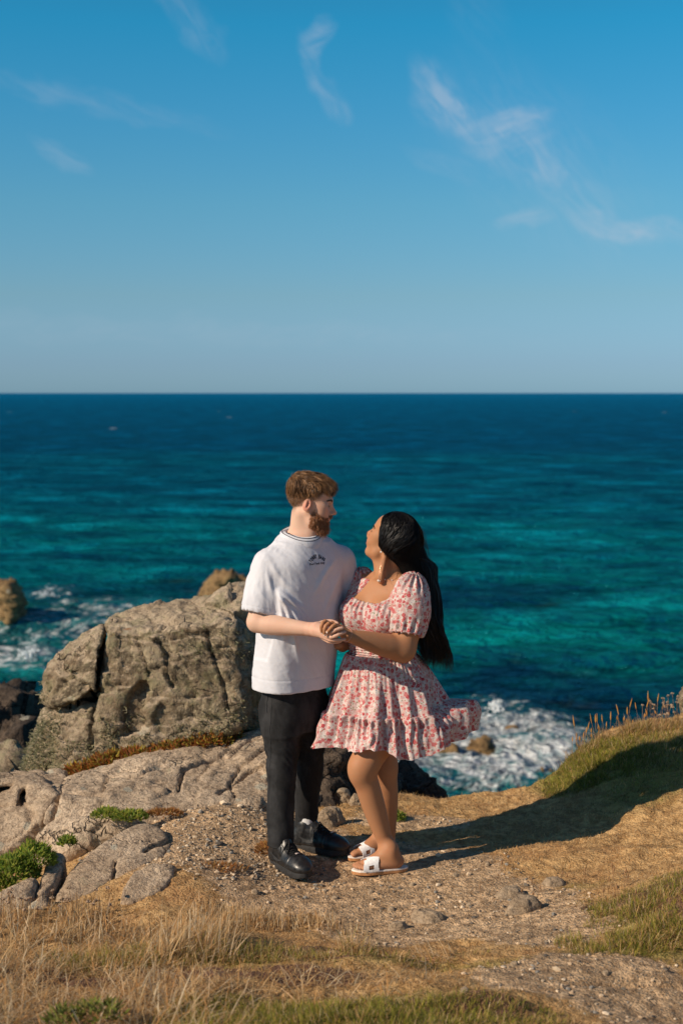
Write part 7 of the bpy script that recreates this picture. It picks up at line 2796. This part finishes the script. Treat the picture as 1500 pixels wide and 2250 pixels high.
# jewellery -----------------------------------------------------------------
M_GOLD = plain('rose_gold', (.75, .42, .28), .25, .8)
for nd in M_GOLD.node_tree.nodes:
    if nd.bl_idname == 'ShaderNodeBsdfPrincipled':
        nd.inputs['Metallic'].default_value = .9
M_PEARL = plain('pearl', (.82, .76, .70), .15, .7)


def chain_on(name, pix, r=.0009, n=26, bead=None):
    p = on_surface(wB, np.array([P(*q_) for q_ in pix]))
    c_ = catmull(p, n)
    c_ = on_surface(wB, c_, 6) + grad(wB, c_, .002) * .0015
    V, F = tube(c_, r, 5)
    return mesh_np(name, V, F, M_GOLD, wom), c_


nk1_, c1_ = chain_on('necklace', [(842, 1228, 6.34), (834, 1252, 6.33), (825, 1272, 6.32), (834, 1266, 6.33), (848, 1245, 6.34)], .0005)
nk2_, c2_ = chain_on('necklace', [(830, 1240, 6.34), (829, 1262, 6.32), (836, 1278, 6.31), (850, 1271, 6.31), (866, 1262, 6.31), (880, 1250, 6.33)], .0006)
V, F = ico_ball(c1_[np.argmin(c1_[:, 2])] + (0, -.003, -.004), .0052)
mesh_np('pendant', V, F, M_PEARL, nk1_)
for k in (9, 14, 18):
    V, F = ico_ball(c2_[k] + (0, -.001, 0), .0026)
    mesh_np('bead', V, F, M_PEARL, nk2_)
ear = WHc + WHM @ np.array((-.004, .085, -.034)) * WHS
V, F = tube(np.array([ear, ear + (0, -.002, -.012)]), .0010, 5)
er = mesh_np('earring', V, F, M_GOLD, wom)
V, F = ico_ball(ear + (0, -.002, -.016), .0046)
mesh_np('pearl', V, F, M_PEARL, er)
# bracelet of pinkish beads round the near wrist
bc = P(763, 1396, 6.115)
ax = unit(P(780, 1402, 6.13) - P(750, 1390, 6.10))
e1 = unit(np.cross(ax, (0, 1, 0)))
e2 = np.cross(ax, e1)
br = []
for k in range(30):
    a = 2 * math.pi * k / 30
    br.append(ico_ball(bc + (math.cos(a) * e1 + math.sin(a) * e2) * .0290 + ax * .004 * math.sin(a), .0024))
V, F = join(br)
mesh_np('bracelet', V, F, plain('pink_beads', (.70, .36, .30), .35, .5), wom)
# ring and nails
for (pts, rs), nm in zip(WF[:3], ('index', 'middle', 'ring')):
    tip = P(*pts[-1])
    dirv = unit(P(*pts[-1]) - P(*pts[-2]))
    V, F = ico_ball(tip + np.array((0, -.0052, .001)) + dirv * .002, 1.0)
    c_ = V.mean(0)
    V = c_ + (V - c_) * np.array((.0040, .0022, .0055))
    mesh_np('finger_nail', V, F, plain('nail_varnish', (.80, .66, .60), .25, .5), wom)
print('woman', round(time.time() - T0, 1), flush=True)
